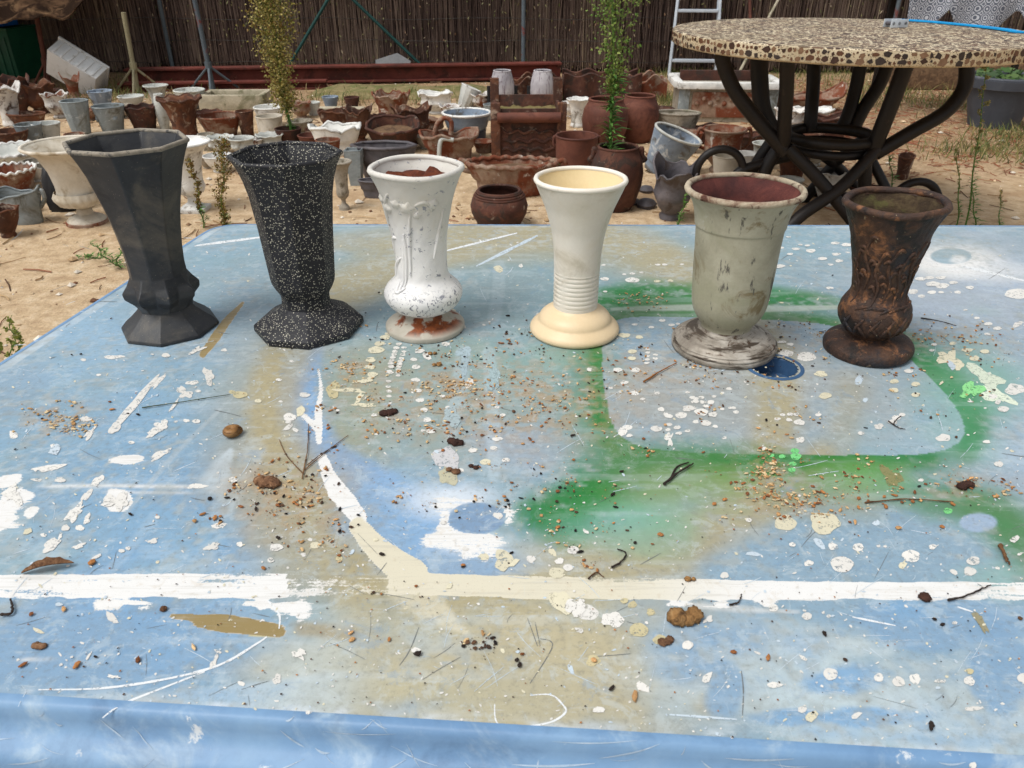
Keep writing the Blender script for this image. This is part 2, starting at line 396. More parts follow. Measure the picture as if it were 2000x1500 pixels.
o = mb.build('caught_leaves', M['leafy'], fence, 0); set_attr(o, np.array(C)); tag(o, kind='stuff')
for z in (.12, .34, .56, .78, 1.1, 1.6):
    mb = MB(); tube(mb, [(-8.5+i*.5, -.022, z+.012*math.sin(i*1.7+z*9)) for i in range(37)], .0022, 5); mb.build('wire', M['wire'], fence)
for px in (1022, 330, 1735, -300):
    x = at_y(px, 100, FY-.06).x; mb = MB(); tube(mb, [(x, -.05, 0), (x, -.05, 2.05)], .022, 10); mb.build('post', M['postgrey'], fence)
def strut(pa, pb):
    A = at_y(*pa, FY-.12); B = at_y(*pb, FY-.12); d = (A-B).normalized()
    A = B + d*((2.0-B.z)/d.z) if d.z > .2 else A
    B = B + d*((0.0-B.z)/d.z)
    mb = MB(); tube(mb, [A-Vector((0,FY,0)), B-Vector((0,FY,0))], .017, 8); mb.build('brace', M['postgreen'], fence)
strut((690,0), (830,135)); strut((640,0), (575,110))
# scrub growing behind the fence, seen through its gaps
mb = MB(); C = []
for i in range(14000):
    x = random.uniform(-9, 10); z = random.random()**.8*2.6; y = FY + random.uniform(.5, 1.4)
    s = random.uniform(.02, .06); n = Vector((random.gauss(0,1), random.gauss(0,1), random.gauss(0,1))).normalized()
    u = n.orthogonal().normalized()*s; w = n.cross(u)*.5; p = Vector((x, y, z))
    mb.add([p-u, p+w, p+u, p-w], [(0,1,2,3)]); c = random.choice([L(84,92,46), L(104,108,60), L(62,72,36), L(120,118,74)]); C += [c]*4
o = mb.build('scrub', M['leafy'], smooth=0); set_attr(o, np.array(C)); tag(o, 'green scrub behind the brushwood fence', 'scrub', kind='stuff')

# ================================================================== POT BUILDER
PROF = {
 'taper': [(.60,0),(.66,.2),(.78,.55),(.92,.9),(.94,1)],
 'flare': [(.56,0),(.60,.04),(.52,.16),(.53,.4),(.66,.72),(.86,.94),(.96,1)],
 'jar':   [(.62,0),(.78,.12),(.96,.4),(1.0,.6),(.93,.8),(.78,.93),(.74,1)],
 'barrel':[(.62,0),(.84,.18),(1.0,.48),(.96,.68),(.80,.9),(.70,1)],
 'urn':   [(.46,0),(.46,.05),(.40,.08),(.20,.13),(.17,.20),(.24,.23),(.46,.28),(.55,.36),(.50,.44),(.50,.52),(.56,.7),(.70,.88),(.97,.985),(1.0,1)],
 'bowl':  [(.42,0),(.46,.06),(.40,.14),(.66,.4),(.86,.72),(.97,1)],
 'basin': [(.66,0),(.70,.06),(.74,.45),(.80,.5),(.92,.86),(.97,1)],
 'cyl':   [(.86,0),(.90,.05),(.92,.5),(.95,.95),(.96,1)],
 'belly': [(.44,0),(.48,.06),(.36,.14),(.62,.3),(.84,.52),(.80,.72),(.86,.9),(.97,1)],
}
def pot(kind, px, base, w, top, mat, label, name='planter', cat='planter', group=None, seg=32, sy=1.0, rz=0.0, wave=(0,0,0), flute=(0,0),
        relief=0.0, t=None, rim=True, rimmat=None, foot=None, tilt=None, soil=None, soilz=.75, inner=None, handles=None, face=0, depthpush=None):
    prof = PROF[kind]
    f = at_z(px, base, 0); w_m = w*depth(f)/FPX
    Rm = w_m/2; rb = prof[0][0]*Rm*sy
    Y = f.y + (rb if depthpush is None else depthpush)
    H = at_y(px, top, Y).z
    mid = at_y(px, (base+top)/2, Y); Rm = w*depth(mid)/FPX/2
    loc = Vector((mid.x, Y, 0))
    root = thing(name, label, cat, loc, rz, group)
    if tilt: root.rotation_euler = (tilt[0], tilt[1], rz); root.location.z = tilt[2] if len(tilt) > 2 else 0.0
    th = t if t else max(.006, Rm*.07)
    out = [(r*Rm, z*H) for r, z in prof]
    nw, az, ar = wave
    def fn(r, z, a, k):
        q = max(0, z/H); e = 1.0
        if nw:
            wv = math.cos(nw*a) if nw > 6 else .62*math.cos(nw*a+px)+.34*math.cos((nw+2)*a+px*1.7)+.3*math.cos(2*a+px*.6)+.16*math.cos((2*nw+1)*a+px*.3)
            e += ar*wv*q**3
        if flute[0]: e += flute[1]*abs(math.cos(flute[0]*a/2))*(1 if q < .97 else .3)
        if relief: e += relief*wob(a, z/Rm*.25, px*.13)*(1 if .1 < q < .93 else .25)
        zz = z + (az*H*(wv+.25*math.sin(3*nw*a+px)*(nw <= 6))*q**4 if nw else 0)
        return r*e, zz
    # denser profile
    dense = []
    for (r0, z0), (r1, z1) in zip(out[:-1], out[1:]):
        m_ = 3 if abs(z1-z0) > .1*H else 1
        for k in range(m_): dense.append((r0+(r1-r0)*k/m_, z0+(z1-z0)*k/m_))
    dense.append(out[-1])
    dz = .25*H if kind != 'urn' else .4*H
    inn = [(max(.004, r-th), z) for r, z in dense if z > dz][::-1]
    seg_ = face if face else (max(seg, nw*6 if nw else seg, flute[0]*4 if flute[0] else seg))
    seg_ = min(seg_, 96)
    if foot:
        fz = foot*H
        fp = [p for p in dense if p[1] <= fz+1e-6]; bp = [p for p in dense if p[1] >= fz-1e-6]
        if not bp or bp[0] != fp[-1]: bp = [fp[-1]]+bp
        mb = MB(); lathe(mb, [(0, 0)]+fp, seg_, fn, 1, sy); mb.build('foot', mat, root, 30 if face else 50)
    else: bp = dense; 
    mb = MB(); lathe(mb, ([] if foot else [(0, 0)])+bp+inn+[(0, inn[-1][1])], seg_, fn, 1, sy)
    body = mb.build('body', mat, root, 25 if face else 50)
    if rim:
        mb = MB(); pts = []
        ns = seg_ if not face else face
        for k in range(ns):
            a = 2*math.pi*k/ns; rr, zz = fn(out[-1][0]-th*.35, H, a, k)
            pts.append((rr*math.cos(a), rr*math.sin(a)*sy, zz))
        tube(mb, pts, th*.72, 8, closed=True); mb.build('rim', rimmat or mat, body, 60)
    if inner or soil:
        sz = soilz*H; rr = np.interp(sz, [p[1] for p in dense], [p[0] for p in dense]) - th*1.02
        mb = MB(); lathe(mb, [(rr, sz), (rr*.7, sz+.02*H*1), (rr*.3, sz+.01*H), (0, sz-.01*H)], 20, lambda r, z, a, k: (r, z+.02*H*wob(a, r*9, px)), 1, sy)
        mb.build('soil', M[soil or 'soil'], body, 60)
    if handles:
        hs, hz0, hz1, ho = handles      # tube radius, lower and upper height, outward reach
        for s in (-1, 1):
            z0, z1 = hz0*H, hz1*H
            r0 = np.interp(z0, [p[1] for p in dense], [p[0] for p in dense]); r1 = np.interp(z1, [p[1] for p in dense], [p[0] for p in dense])
            o_ = ho*Rm
            mb = MB(); tube(mb, spline([(s*(r0-.004),0,z0),(s*(r0+o_*.8),0,z0+(z1-z0)*.15),(s*(r1+o_),0,z1*.6+z0*.4),(s*(r1+o_*.7),0,z1+.06*H),(s*(r1-.004),0,z1)], 5), hs*Rm, 8)
            mb.build('handle', mat, root, 60)
    return root, Rm, H
def relief_band(root, Rm, H, mat, z0, z1, r0, n, sy=1.0, s=1.0):
    """raised rosettes around the belly"""
    for k in range(n):
        a = 2*math.pi*(k+.5)/n; r = r0*Rm; z = (z0+z1)/2*H; q = (z1-z0)*H/2
        mb = MB(); c = Vector((r*math.cos(a), r*math.sin(a)*sy, z)); nrm = Vector((math.cos(a), math.sin(a), 0)); tan = Vector((-math.sin(a), math.cos(a), 0))
        ring = []
        for i in range(10):
            b = 6.283*i/10; e = q*s*(1 if i % 2 else .62); ring.append(c + tan*math.cos(b)*e + Vector((0,0,1))*math.sin(b)*e)
        mb.add(ring+[c + nrm*q*.35], [(i, (i+1) % 10, 10) for i in range(10)]); mb.build('rosette', mat, root, 40)
PP = pot

# ================================================================== THE BACKGROUND POTS
m = M
# --- left of the yard
pot('flare', 358, 277, 86, 192, m['rust'], 'tall rust-brown flared iron vase with scalloped wavy rim', 'garden_vase', 'vase', wave=(8,.03,.05), foot=.16, relief=.015)
pot('bowl', 373, 214, 60, 176, m['pale'], 'wide pale grey shallow bowl behind the tall rusty flared vase', 'garden_bowl', 'bowl', foot=.14)
pot('taper', 280, 258, 64, 208, m['drust'], 'dark rusty tapered pot with scalloped rim beside the tall rusty flared vase', wave=(7,.04,.04), relief=.01)
pot('taper', 153, 268, 54, 197, m['zinc'], 'tall grey-green zinc pot with flat tapering sides', face=12)
pot('taper', 199, 215, 50, 178, m['bzinc'], 'blue-grey eight-sided zinc pot behind the grey emblem pot', face=8)
pot('bowl', 258, 214, 50, 188, m['pale'], 'small pale green-grey round bowl among the zinc pots', 'garden_bowl', 'bowl', foot=.14)
r_, a_, b_ = pot('taper', 217, 264, 62, 207, m['zinc'], 'grey-green round pot with a raised emblem on its side', wave=(0,0,0)); relief_band(r_, a_, b_, m['zinc'], .45, .72, .83, 4)
pot('flare', 308, 208, 48, 167, m['pale'], 'small pale green flared zinc vase beside the concrete trough', 'garden_vase', 'vase', foot=.16)
pot('barrel', 316, 255, 24, 184, m['pale'], 'slim tall pale zinc vase between two rusty scalloped pots', 'garden_vase', 'vase')
pot('taper', 432, 274, 86, 226, m['mixr'], 'wide round rusty pot with flaking grey paint on its side', relief=.02)
pot('taper', 481, 270, 36, 217, m['rust'], 'narrow tall plain rust pot beside the wide flaking pot')
pot('belly', 432, 303, 56, 268, m['pale'], 'small pale grey wavy-rimmed urn beside the black octagonal vase', 'small_urn', 'urn', wave=(9,.03,.03), foot=.14)
pot('belly', 474, 306, 52, 270, m['pale'], 'small pale grey round urn behind the speckled vase rim', 'small_urn', 'urn', foot=.14, soil='soil')
pot('belly', 528, 296, 54, 263, m['pale'], 'small pale grey fluted urn under the tall flowering weed', 'small_urn', 'urn', wave=(10,.03,.03), foot=.14)
r_, a_, b_ = pot('taper', 61, 292, 52, 243, m['zinc'], 'grey zinc pot with leafy relief beside the smooth white cup', relief=.03); relief_band(r_, a_, b_, m['zinc'], .4, .75, .8, 6)
pot('taper', 95, 284, 54, 241, m['pale'], 'smooth pale metal cup with white rim near the cream urn', 'metal_cup', 'cup')
pot('bowl', 25, 300, 66, 256, m['rust'], 'round rust-orange bowl with thick rolled rim', 'garden_bowl', 'bowl', foot=.14)
pot('basin', 36, 338, 140, 292, m['pale'], 'wide shallow pale basin with beaded fluted rim', 'garden_basin', 'basin', wave=(26,.05,.02), rimmat=m['white'])
pot('basin', 22, 378, 100, 330, m['mixr'], 'small rusty basin with white scalloped rim and ribbed sides', 'garden_basin', 'basin', wave=(20,.06,.02), rimmat=m['white'], flute=(24,.05))
pot('bowl', 72, 356, 46, 326, m['white'], 'small white shell-shaped dish beside the ribbed basin', 'shell_dish', 'dish', wave=(7,.06,.06))
# the cream urn
r_, a_, b_ = pot('urn', 152, 446, 158, 283, m['cream'], 'large cream flared urn with fluted bulb and rusty foot', 'garden_urn', 'urn', foot=.23, t=.012, depthpush=.09)
mb = MB(); lathe(mb, [(.50*a_,.265*b_),(.585*a_,.33*b_),(.60*a_,.37*b_),(.545*a_,.43*b_)], 96, lambda r, z, a, k: (r*(1+.05*abs(math.cos(11*a))), z)); mb.build('fluted_band', m['cream'], r_, 60)
mb = MB(); lathe(mb, [(0,-.001),(.49*a_,-.001),(.49*a_,.035*b_),(.44*a_,.05*b_)], 40); mb.build('plinth', m['mixr'], r_, 30)
r_, a_, b_ = pot('urn', 368, 418, 106, 278, m['white'], 'white flared urn on a square plinth beside black octagonal vase', 'garden_urn', 'urn', foot=.23)
mb = MB(); box(mb, (0,0,.028*b_), (.95*a_,.95*a_,.062*b_), bev=.004); mb.build('plinth', m['white'], r_, 30)
pot('basin', 44, 440, 92, 374, m['zinc'], 'grey boat-shaped zinc jardiniere with curled scroll end', 'jardiniere', 'jardiniere', sy=.6, relief=.03, wave=(2,.16,.0), handles=(.09,.5,.98,.1))
pot('bowl', 10, 466, 62, 408, m['rust'], 'rust-orange ornate bowl at the foot of the zinc jardiniere', 'garden_bowl', 'bowl', relief=.08, wave=(5,.06,.08))
pot('bowl', 428, 338, 58, 304, m['white'], 'low white bowl with rust inside standing on bare sand', 'garden_bowl', 'bowl', inner=True, soil='soil', soilz=.6)
# crumpled black sack
p = at_z(118, 415, 0); mb = MB(); sr = 34*depth(p)/FPX
lathe(mb, [(0,0),(sr,.0),(sr*1.12,.07),(sr*1.0,.16),(sr*.75,.22),(sr*.3,.235),(0,.22)], 40, lambda r, z, a, k: (r*(1+.12*wob(a, z*3, 2)), z*(1+.15*wob(a*2, z, 5))))
tag(mb.build('sack', m['black'], smooth=50), 'crumpled black plastic sack beside the cream urn', 'sack').location = (p.x, p.y+sr, 0)
# ornate rusty heap, far left
pot('belly', 76, 222, 72, 166, m['rust'], 'rust-orange ornate urn with curled rim in the far heap', 'small_urn', 'urn', wave=(4,.12,.1), relief=.06, foot=.14)
pot('belly', 112, 232, 50, 184, m['mixw'], 'small white-flaked ornate urn in the rusty heap', 'small_urn', 'urn', wave=(5,.08,.08), relief=.06, foot=.14)
pot('flare', 16, 248, 62, 172, m['mixw'], 'tall figured vase of peeling white paint with curling lip', 'garden_vase', 'vase', wave=(3,.12,.12), relief=.06, foot=.16)
pot('belly', 34, 226, 60, 156, m['drust'], 'dark rusty curled-rim urn behind the tall peeling vase', 'small_urn', 'urn', wave=(4,.14,.1), relief=.05, foot=.14)
pot('flare', 143, 196, 34, 152, m['mixr'], 'narrow rusty spouted vase in front of the white plastic crate', 'garden_vase', 'vase', wave=(2,.2,.1), relief=.05)
pot('basin', 55, 250, 76, 222, m['rust'], 'low rusty pierced trough beneath the ornate heap', 'trough', 'trough', sy=.6, relief=.05)
# --- middle
pot('taper', 528, 250, 62, 209, m['white'], 'white round pot with rolled rim behind the tall flowering weed')
pot('cyl', 528, 272, 52, 227, m['cream'], 'cream cylindrical pot with yellowed rim in front of white pot', relief=.01)
pot('taper', 565, 290, 54, 251, m['drust'], 'dark brown plain round pot at the stem of the flowering weed')
pot('taper', 608, 294, 52, 264, m['terra'], 'low red-brown round pot behind the speckled vase', seg=36)
pot('taper', 643, 326, 50, 273, m['mixr'], 'rusty pot with pinkish scaling beside the grey tapered trough')
pot('basin', 657, 306, 102, 248, m['white'], 'white ornate jardiniere with curling rim and shell-like inside', 'jardiniere', 'jardiniere', sy=.7, wave=(5,.1,.06), relief=.03, t=.014)
pot('basin', 655, 258, 68, 217, m['rust'], 'rust box-like jardiniere with peaked rim behind the white ornate jardiniere', 'jardiniere', 'jardiniere', sy=.7, wave=(4,.1,.05))
pot('belly', 701, 280, 56, 214, m['rust'], 'tall rust ornate jardiniere with curled corner', 'jardiniere', 'jardiniere', wave=(4,.12,.1), relief=.05)
pot('basin', 770, 298, 112, 240, m['drust'], 'oval dark rusty jardiniere gaping open towards the blue table', 'jardiniere', 'jardiniere', sy=.75, wave=(4,.07,.05), relief=.03, tilt=(R(14),0,.0), inner=True, soilz=.7)
pot('belly', 806, 282, 78, 212, m['rust'], 'rust jardiniere with torn peaked rim behind the gaping oval one', 'jardiniere', 'jardiniere', sy=.8, wave=(5,.12,.09), relief=.04)
r_, a_, b_ = pot('basin', 765, 226, 74, 184, m['mixr'], 'rusty crown-rimmed basket planter on the mossy bank', 'basket_planter', 'planter', wave=(6,.14,.04), relief=.05)
for s in (-1,1):
    mb = MB(); tube(mb, [(s*.9*a_,0,b_*.9),(s*.93*a_,0,b_*1.15)], .008, 6); mb.build('spike', m['mixr'], r_)
pot('taper', 646, 213, 34, 189, m['bzinc'], 'small pale blue bucket-shaped pot on the mossy bank')
pot('taper', 688, 216, 32, 190, m['drust'], 'small brown bucket-shaped pot on the mossy bank')
pot('belly', 851, 224, 72, 182, m['white'], 'white ornate jardiniere with flaring leaf rim near the basin', 'jardiniere', 'jardiniere', sy=.7, wave=(4,.1,.08), relief=.06, foot=.14)
pot('taper', 905, 213, 44, 168, m['pale'], 'pale fluted pot leaning over against its neighbours', face=12, tilt=(R(-6),R(24),0,.02), rimmat=m['white'])
pot('belly', 940, 214, 42, 184, m['mixw'], 'small broken white urn beside the leaning fluted pot', 'small_urn', 'urn', wave=(3,.1,.08), relief=.05)
r_, a_, b_ = pot('basin', 912, 281, 98, 220, m['bzinc'], 'round blue enamel basin with white chipped rim and dark base', 'enamel_basin', 'basin', rimmat=m['white'], inner=True, soil='bluein', soilz=.78)
mb = MB(); lathe(mb, [(.69*a_,-.001),(.725*a_,.0),(.75*a_,.2*b_),(.77*a_,.42*b_)], 40); mb.build('base_band', worn('navy_enamel', [L(48,54,72), L(72,76,90)], [], 8, .5), r_)
r_, a_, b_ = pot('basin', 878, 318, 116, 262, m['mixr'], 'rusty shell-shaped planter with a curled carrying handle on top', 'shell_planter', 'planter', sy=.8, wave=(3,.14,.08), relief=.06, inner=True, soilz=.6)
mb = MB(); tube(mb, spline([(-.55*a_,.1,b_*.8),(-.42*a_,.1,b_*1.28),(-.15*a_,.1,b_*1.52),(.05*a_,.1,b_*1.35),(.02*a_,.1,b_*.86)], 6), .016, 8); mb.build('handle', m['mixr'], r_, 60)
mb = MB(); tube(mb, spline([(-.25*a_,-.78*a_,0),(-.28*a_,-.82*a_,b_*.5),(-.18*a_,-.76*a_,b_*.98),(.2*a_,-.74*a_,b_*.95)], 6), .014, 8); mb.build('scroll_trim', m['pale'], r_, 60)
r_, a_, b_ = pot('taper', 752, 356, 136, 284, m['lead'], 'long eight-sided grey zinc planter with a plaque on the front', 'zinc_planter', 'planter', face=8, sy=.55, rz=0)
mb = MB(); box(mb, (0,-.86*a_*.55,.62*b_), (.34*a_,.012,.1*b_), bev=.004); mb.build('plaque', m['pale'], r_)
for s in (-1,1):
    mb = MB(); tube(mb, spline([(s*.7*a_,-.3*a_,.5*b_),(s*.82*a_,-.36*a_,.35*b_),(s*.66*a_,-.4*a_,.2*b_),(s*.74*a_,-.4*a_,0)],5), .014, 7); mb.build('scroll_foot', m['lead'], r_, 60)
pot('taper', 694, 364, 50, 292, m['zinc'], 'grey tapered zinc trough end beside the eight-sided planter', face=4, sy=.9, rz=R(45))
r_, a_, b_ = pot('urn', 668, 412, 46, 316, m['stone'], 'small weathered grey urn on a splayed foot behind the speckled vase', 'small_urn', 'urn', foot=.23, t=.009)
# two pale barrels
for px, lab in ((981, 'pale grey-lilac barrel jar standing behind the rusty square box, near the basin'), (1059, 'pale grey-lilac barrel jar standing behind the rusty square box, near the wavy panels')):
    r_, a_, b_ = pot('barrel', px, 218, 48, 138, M.setdefault('lilac', worn('streaked_lilac_glaze', [L(150,146,152), L(186,182,186), L(204,202,204)], [], 5, .6, bmp=.15, tint=.1, streak=(L(120,108,116), (60,60,3), .58, .05))), lab, 'barrel_jar', 'jar')
    for s in (-1,1):
        mb = MB(); tube(mb, [(s*a_*1.1,0,0),(s*a_*1.1,0,b_*.62)], .016, 8); mb.build('stand_post', m['black'], r_)
# rusty square box with posts and a roller bar
f = at_z(1030, 308, 0); wx = 132*depth(f)/FPX; H = at_y(1030, 212, f.y).z; dy = .36
bx = thing('box_planter', 'square rusty iron box planter with corner posts and a round bar', 'planter', (f.x, f.y+dy/2, 0), R(2))
for nm, c, s in (('front_panel',(0,-dy/2,H/2),(wx,.02,H)),('back_panel',(0,dy/2,H*.55),(wx,.02,H*1.1)),('side_panel',(-wx/2+.012,0,H/2),(.02,dy-.024,H*.98)),('side_panel',(wx/2-.012,0,H/2),(.02,dy-.024,H*.98))):
    mb = MB(); box(mb, c, s, bev=.004); mb.build(nm, m['drust'], bx)
for sx in (-1,1):
    for sy_ in (-1,1):
        mb = MB(); box(mb, (sx*(wx/2-.01), sy_*(dy/2+.004), H*.56+(.05 if sy_ > 0 else 0)), (.06,.05,H*1.12+(.1 if sy_ > 0 else 0)), bev=.005); mb.build('corner_post', m['rust'], bx)
mb = MB(); tube(mb, [(-wx/2+.02,-dy/2-.035,H*.84),(wx/2-.02,-dy/2-.035,H*.84)], .032, 14); mb.build('round_bar', m['terra'], bx, 50)
mb = MB(); NX = 14
mb.add([(-wx/2+.03+(wx-.06)*i/NX, -dy/2+.02+(dy-.04)*j/NX, H*.86+.02*wob(i*.5,j*.1,3)) for j in range(NX+1) for i in range(NX+1)], [(j*(NX+1)+i, j*(NX+1)+i+1, (j+1)*(NX+1)+i+1, (j+1)*(NX+1)+i) for j in range(NX) for i in range(NX)])
mb.build('soil', m['mossy'], bx, 180)
for k in range(3):
    mb = MB(); tube(mb, spline([(-wx*.38+i*wx*.76/10, -dy/2-.011, H*(.18+.18*k)+.012*math.sin(i*2.1+k)) for i in range(11)],3), .009, 6); mb.build('moulding', m['drust'], bx, 60)
# wavy-topped iron jardinieres by the beams
def wavy_box(px, base, w, top, matr, label, nwave, ampf=.12, dz=.3):
    f = at_z(px, base, 0); wx = w*depth(f)/FPX; H = at_y(px, top, f.y).z
    rt = thing('wavy_trough', label, 'trough', (f.x, f.y+dz/2, 0))
    for nm, y in (('front_panel', -dz/2), ('back_panel', dz/2)):
        mb = MB(); n = 48; vs = []
        for i in range(n+1):
            t = i/n; x = -wx/2+wx*t; top_ = H*(1-ampf+ampf*math.cos(t*nwave*6.283))
            bul = .02*math.sin(t*nwave*6.283)
            vs += [(x, y+bul-.009, 0), (x, y+bul-.009, H*.5), (x, y+bul-.025, top_), (x, y+bul+.005, top_+.006), (x, y+bul+.009, H*.5), (x, y+bul+.009, 0)]
        mb.add(vs, [(i*6+k, (i+1)*6+k, (i+1)*6+(k+1) % 6, i*6+(k+1) % 6) for i in range(n) for k in range(6)]+[tuple(range(6)), tuple(n*6+k for k in range(6))[::-1]])
        mb.build(nm, matr, rt, 50)
    for s in (-1,1):
        mb = MB(); box(mb, (s*(wx/2-.012), 0, H*.42), (.02, dz-.03, H*.84), bev=.004); mb.build('end_panel', matr, rt)
    mb = MB(); box(mb, (0,0,H*.55), (wx-.06, dz-.05, .02)); mb.build('soil', m['soil'], rt)
wavy_box(1042, 208, 112, 150, m['rust'], 'rusty iron trough with curling wavy top behind the pale barrel jars', 2.5, .14)
wavy_box(1175, 203, 150, 143, m['drust'], 'long dark maroon iron trough with gently wavy top near the fence', 3, .06)
wavy_box(1262, 198, 76, 146, m['mixr'], 'rusty scaling trough with curled top under the ladder side', 1.5, .16)
pot('flare', 1128, 250, 46, 193, m['white'], 'small white flared vase with dark figure beside the large red-brown jars', 'garden_vase', 'vase', wave=(5,.02,.03), relief=.03, foot=.16)
pot('jar', 1181, 293, 90, 194, m['terra'], 'large round red-brown jar behind the green weed stem', 'large_jar', 'jar', rim=True)
pot('jar', 1247, 281, 78, 187, m['terra'], 'large red-brown jar beside the pale oval zinc tub', 'large_jar', 'jar')
pot('cyl', 1125, 350, 86, 265, m['terra'], 'straight red-brown jar in front of the rusty box, with side lug', 'large_jar', 'jar', handles=(.07,.75,.92,.08))
r_, a_, b_ = pot('jar', 1203, 416, 104, 287, m['drust'], 'tall dark red-brown jar with ear-like lugs behind the cream vase', 'large_jar', 'jar', handles=(.09,.78,.92,.12), seg=40)
pot('basin', 1000, 386, 184, 318, m['mixr'], 'long oval rusty jardiniere with rippled rim and arched end handles', 'oval_jardiniere', 'jardiniere', sy=.5, wave=(22,.03,.012), relief=.03, handles=(.055,.72,1.02,.16), inner=True, soilz=.82, flute=(26,.03))
r_, a_, b_ = pot('jar', 975, 452, 112, 372, m['drust'], 'squat brown round jar with ringed neck beyond the table edge', 'round_jar', 'jar', seg=40)
for k in range(3):
    mb = MB(); rr = (.86-.05*k)*a_; tube(mb, [(rr*math.cos(6.283*i/40), rr*math.sin(6.283*i/40), b_*(.86+.055*k)) for i in range(40)], .006, 6, closed=True); mb.build('neck_ring', m['drust'], r_, 60)
M['mixz'] = worn('zinc_white_scaled', [L(172,170,160), L(200,196,184)], [(L(104,80,60), 7, .56, .05)], 9, .7)
pot('taper', 1290, 340, 104, 250, m['bzinc'], 'pale blue-grey oval zinc tub tipped towards the sand', 'zinc_tub', 'tub', sy=.62, tilt=(R(14),R(20),0,.035), inner=True, soil='soil', soilz=.55, t=.012, rimmat=m['pale'])
pot('taper', 1322, 276, 92, 220, m['stone'], 'grey-green oval tub half full of pale sand', 'zinc_tub', 'tub', sy=.62, rz=R(-10), inner=True, soil='concrete', soilz=.7, t=.012)
pot('belly', 1312, 432, 88, 322, m['lead'], 'dark grey folded lead planter with gaping curled mouth', 'lead_planter', 'planter', wave=(3,.14,.12), relief=.06, tilt=(R(12),0,0))
for (px, py, s, lab_) in ((1262,405,30,'largest flat grey lead lump on sand beside the folded lead planter'),(1262,375,22,'grey lead lump lying under the blue-grey oval tub'),(1240,398,18,'smallest grey lead lump on the sand near the tall red-brown jar')):
    p = at_z(px, py, 0); e = s*depth(p)/FPX*.6; mb = MB()
    lathe(mb, [(0,0),(e*.9,0),(e*1.1,e*.4),(e*.7,e*.85),(0,e)], 14, lambda r, z, a, k: (r*(1+.15*wob(a, z*4, px)), z))
    tag(mb.build('lead_lump', m['lead'], smooth=50), lab_, 'lump', 'lead lumps by the folded planter').location = (p.x, p.y, 0)
# big rectangular cast planter
f = at_z(1420, 240, 0); wx = 196*depth(f)/FPX; H = at_y(1420, 165, f.y).z; dy = .5
cp = thing('cast_planter', 'large rectangular cast planter with white moulded rim and worn relief panel', 'planter', (f.x, f.y+dy/2, 0), R(-3))
mb = MB(); box(mb, (0,0,H*.47), (wx*.92,dy*.9,H*.94), bev=.008); mb.build('body', m['stone'], cp)
for s in (-1,1):
    mb = MB(); box(mb, (s*wx*.43,-dy*.45-.004,H*.46), (wx*.1,.04,H*.9), bev=.006); mb.build('pilaster', m['zinc'], cp)
mb = MB(); box(mb, (0,-dy*.45-.004,H*.46), (wx*.7,.016,H*.66), bev=.005); mb.build('relief_panel', m['mixr'], cp)
for k, (c, s) in enumerate([((0,-dy*.5,H*.97),(wx*1.02,.07,.05)),((0,dy*.5,H*.97),(wx*1.02,.07,.05)),((-wx*.49,0,H*.97),(.07,dy*.86,.05)),((wx*.49,0,H*.97),(.07,dy*.86,.05))]):
    mb = MB(); box(mb, c, s, bev=.01); mb.build('rim', m['white'], cp)
mb = MB(); box(mb, (0,dy*.2,H*1.02), (wx*.86,.05,.11), bev=.006); mb.build('rim_insert', m['drust'], cp)
for k in range(10):
    mb = MB(); x = -wx*.3+wx*.6*k/9; lathe(mb, [(.022,0),(.018,.012),(0,.018)], 8); o = mb.build('rosette', m['mixr'], cp, 60); o.location = (x, -dy*.45-.012, H*(.62 if k % 2 else .5)); o.rotation_euler = (R(90),0,0)
# --- under and behind the round table
pot('belly', 1410, 340, 86, 252, m['mixr'], 'two-handled urn with rusty lip and white belly beside the table legs', 'handled_urn', 'urn', handles=(.08,.55,.95,.3), foot=.14, relief=.02)
pot('taper', 1416, 372, 58, 304, m['cream'], 'cream tapered pot in front of the two-handled urn')
pot('basin', 1570, 222, 156, 182, m['mixr'], 'boat-shaped planter with upswept scroll ends behind the round table', 'boat_planter', 'planter', sy=.45, wave=(2,.35,.05), relief=.02, t=.016)
pot('belly', 1580, 252, 92, 214, m['white'], 'white ornate low jardiniere with arched rim behind the table legs', 'jardiniere', 'jardiniere', sy=.6, wave=(5,.08,.05), relief=.06)
pot('basin', 1622, 276, 104, 228, m['drust'], 'dark rusty jardiniere with peaked torn rim behind the table legs', 'jardiniere', 'jardiniere', sy=.6, wave=(5,.12,.06), relief=.05)
pot('bowl', 1588, 326, 74, 282, m['pale'], 'pale round bowl lying between the round table legs', 'garden_bowl', 'bowl', relief=.03)
pot('taper', 1548, 352, 66, 300, m['rust'], 'rust-orange pot standing under the round table')
pot('belly', 1618, 404, 60, 336, m['white'], 'white figured urn standing under the round table', 'small_urn', 'urn', relief=.06, wave=(4,.05,.05))
pot('belly', 1492, 330, 52, 280, m['pale'], 'pale grey urn behind the bent table leg', 'small_urn', 'urn', relief=.04, foot=.14)
pot('basin', 1766, 350, 62, 304, m['rust'], 'rust tray-like trough leaning on the sand beside the table', 'trough', 'trough', sy=.5, rz=R(60), relief=.03)
pot('basin', 1368, 282, 80, 248, m['drust'], 'dark curved rusty planter behind the two-handled urn', 'curved_planter', 'planter', sy=.6, wave=(3,.15,.06), relief=.04)
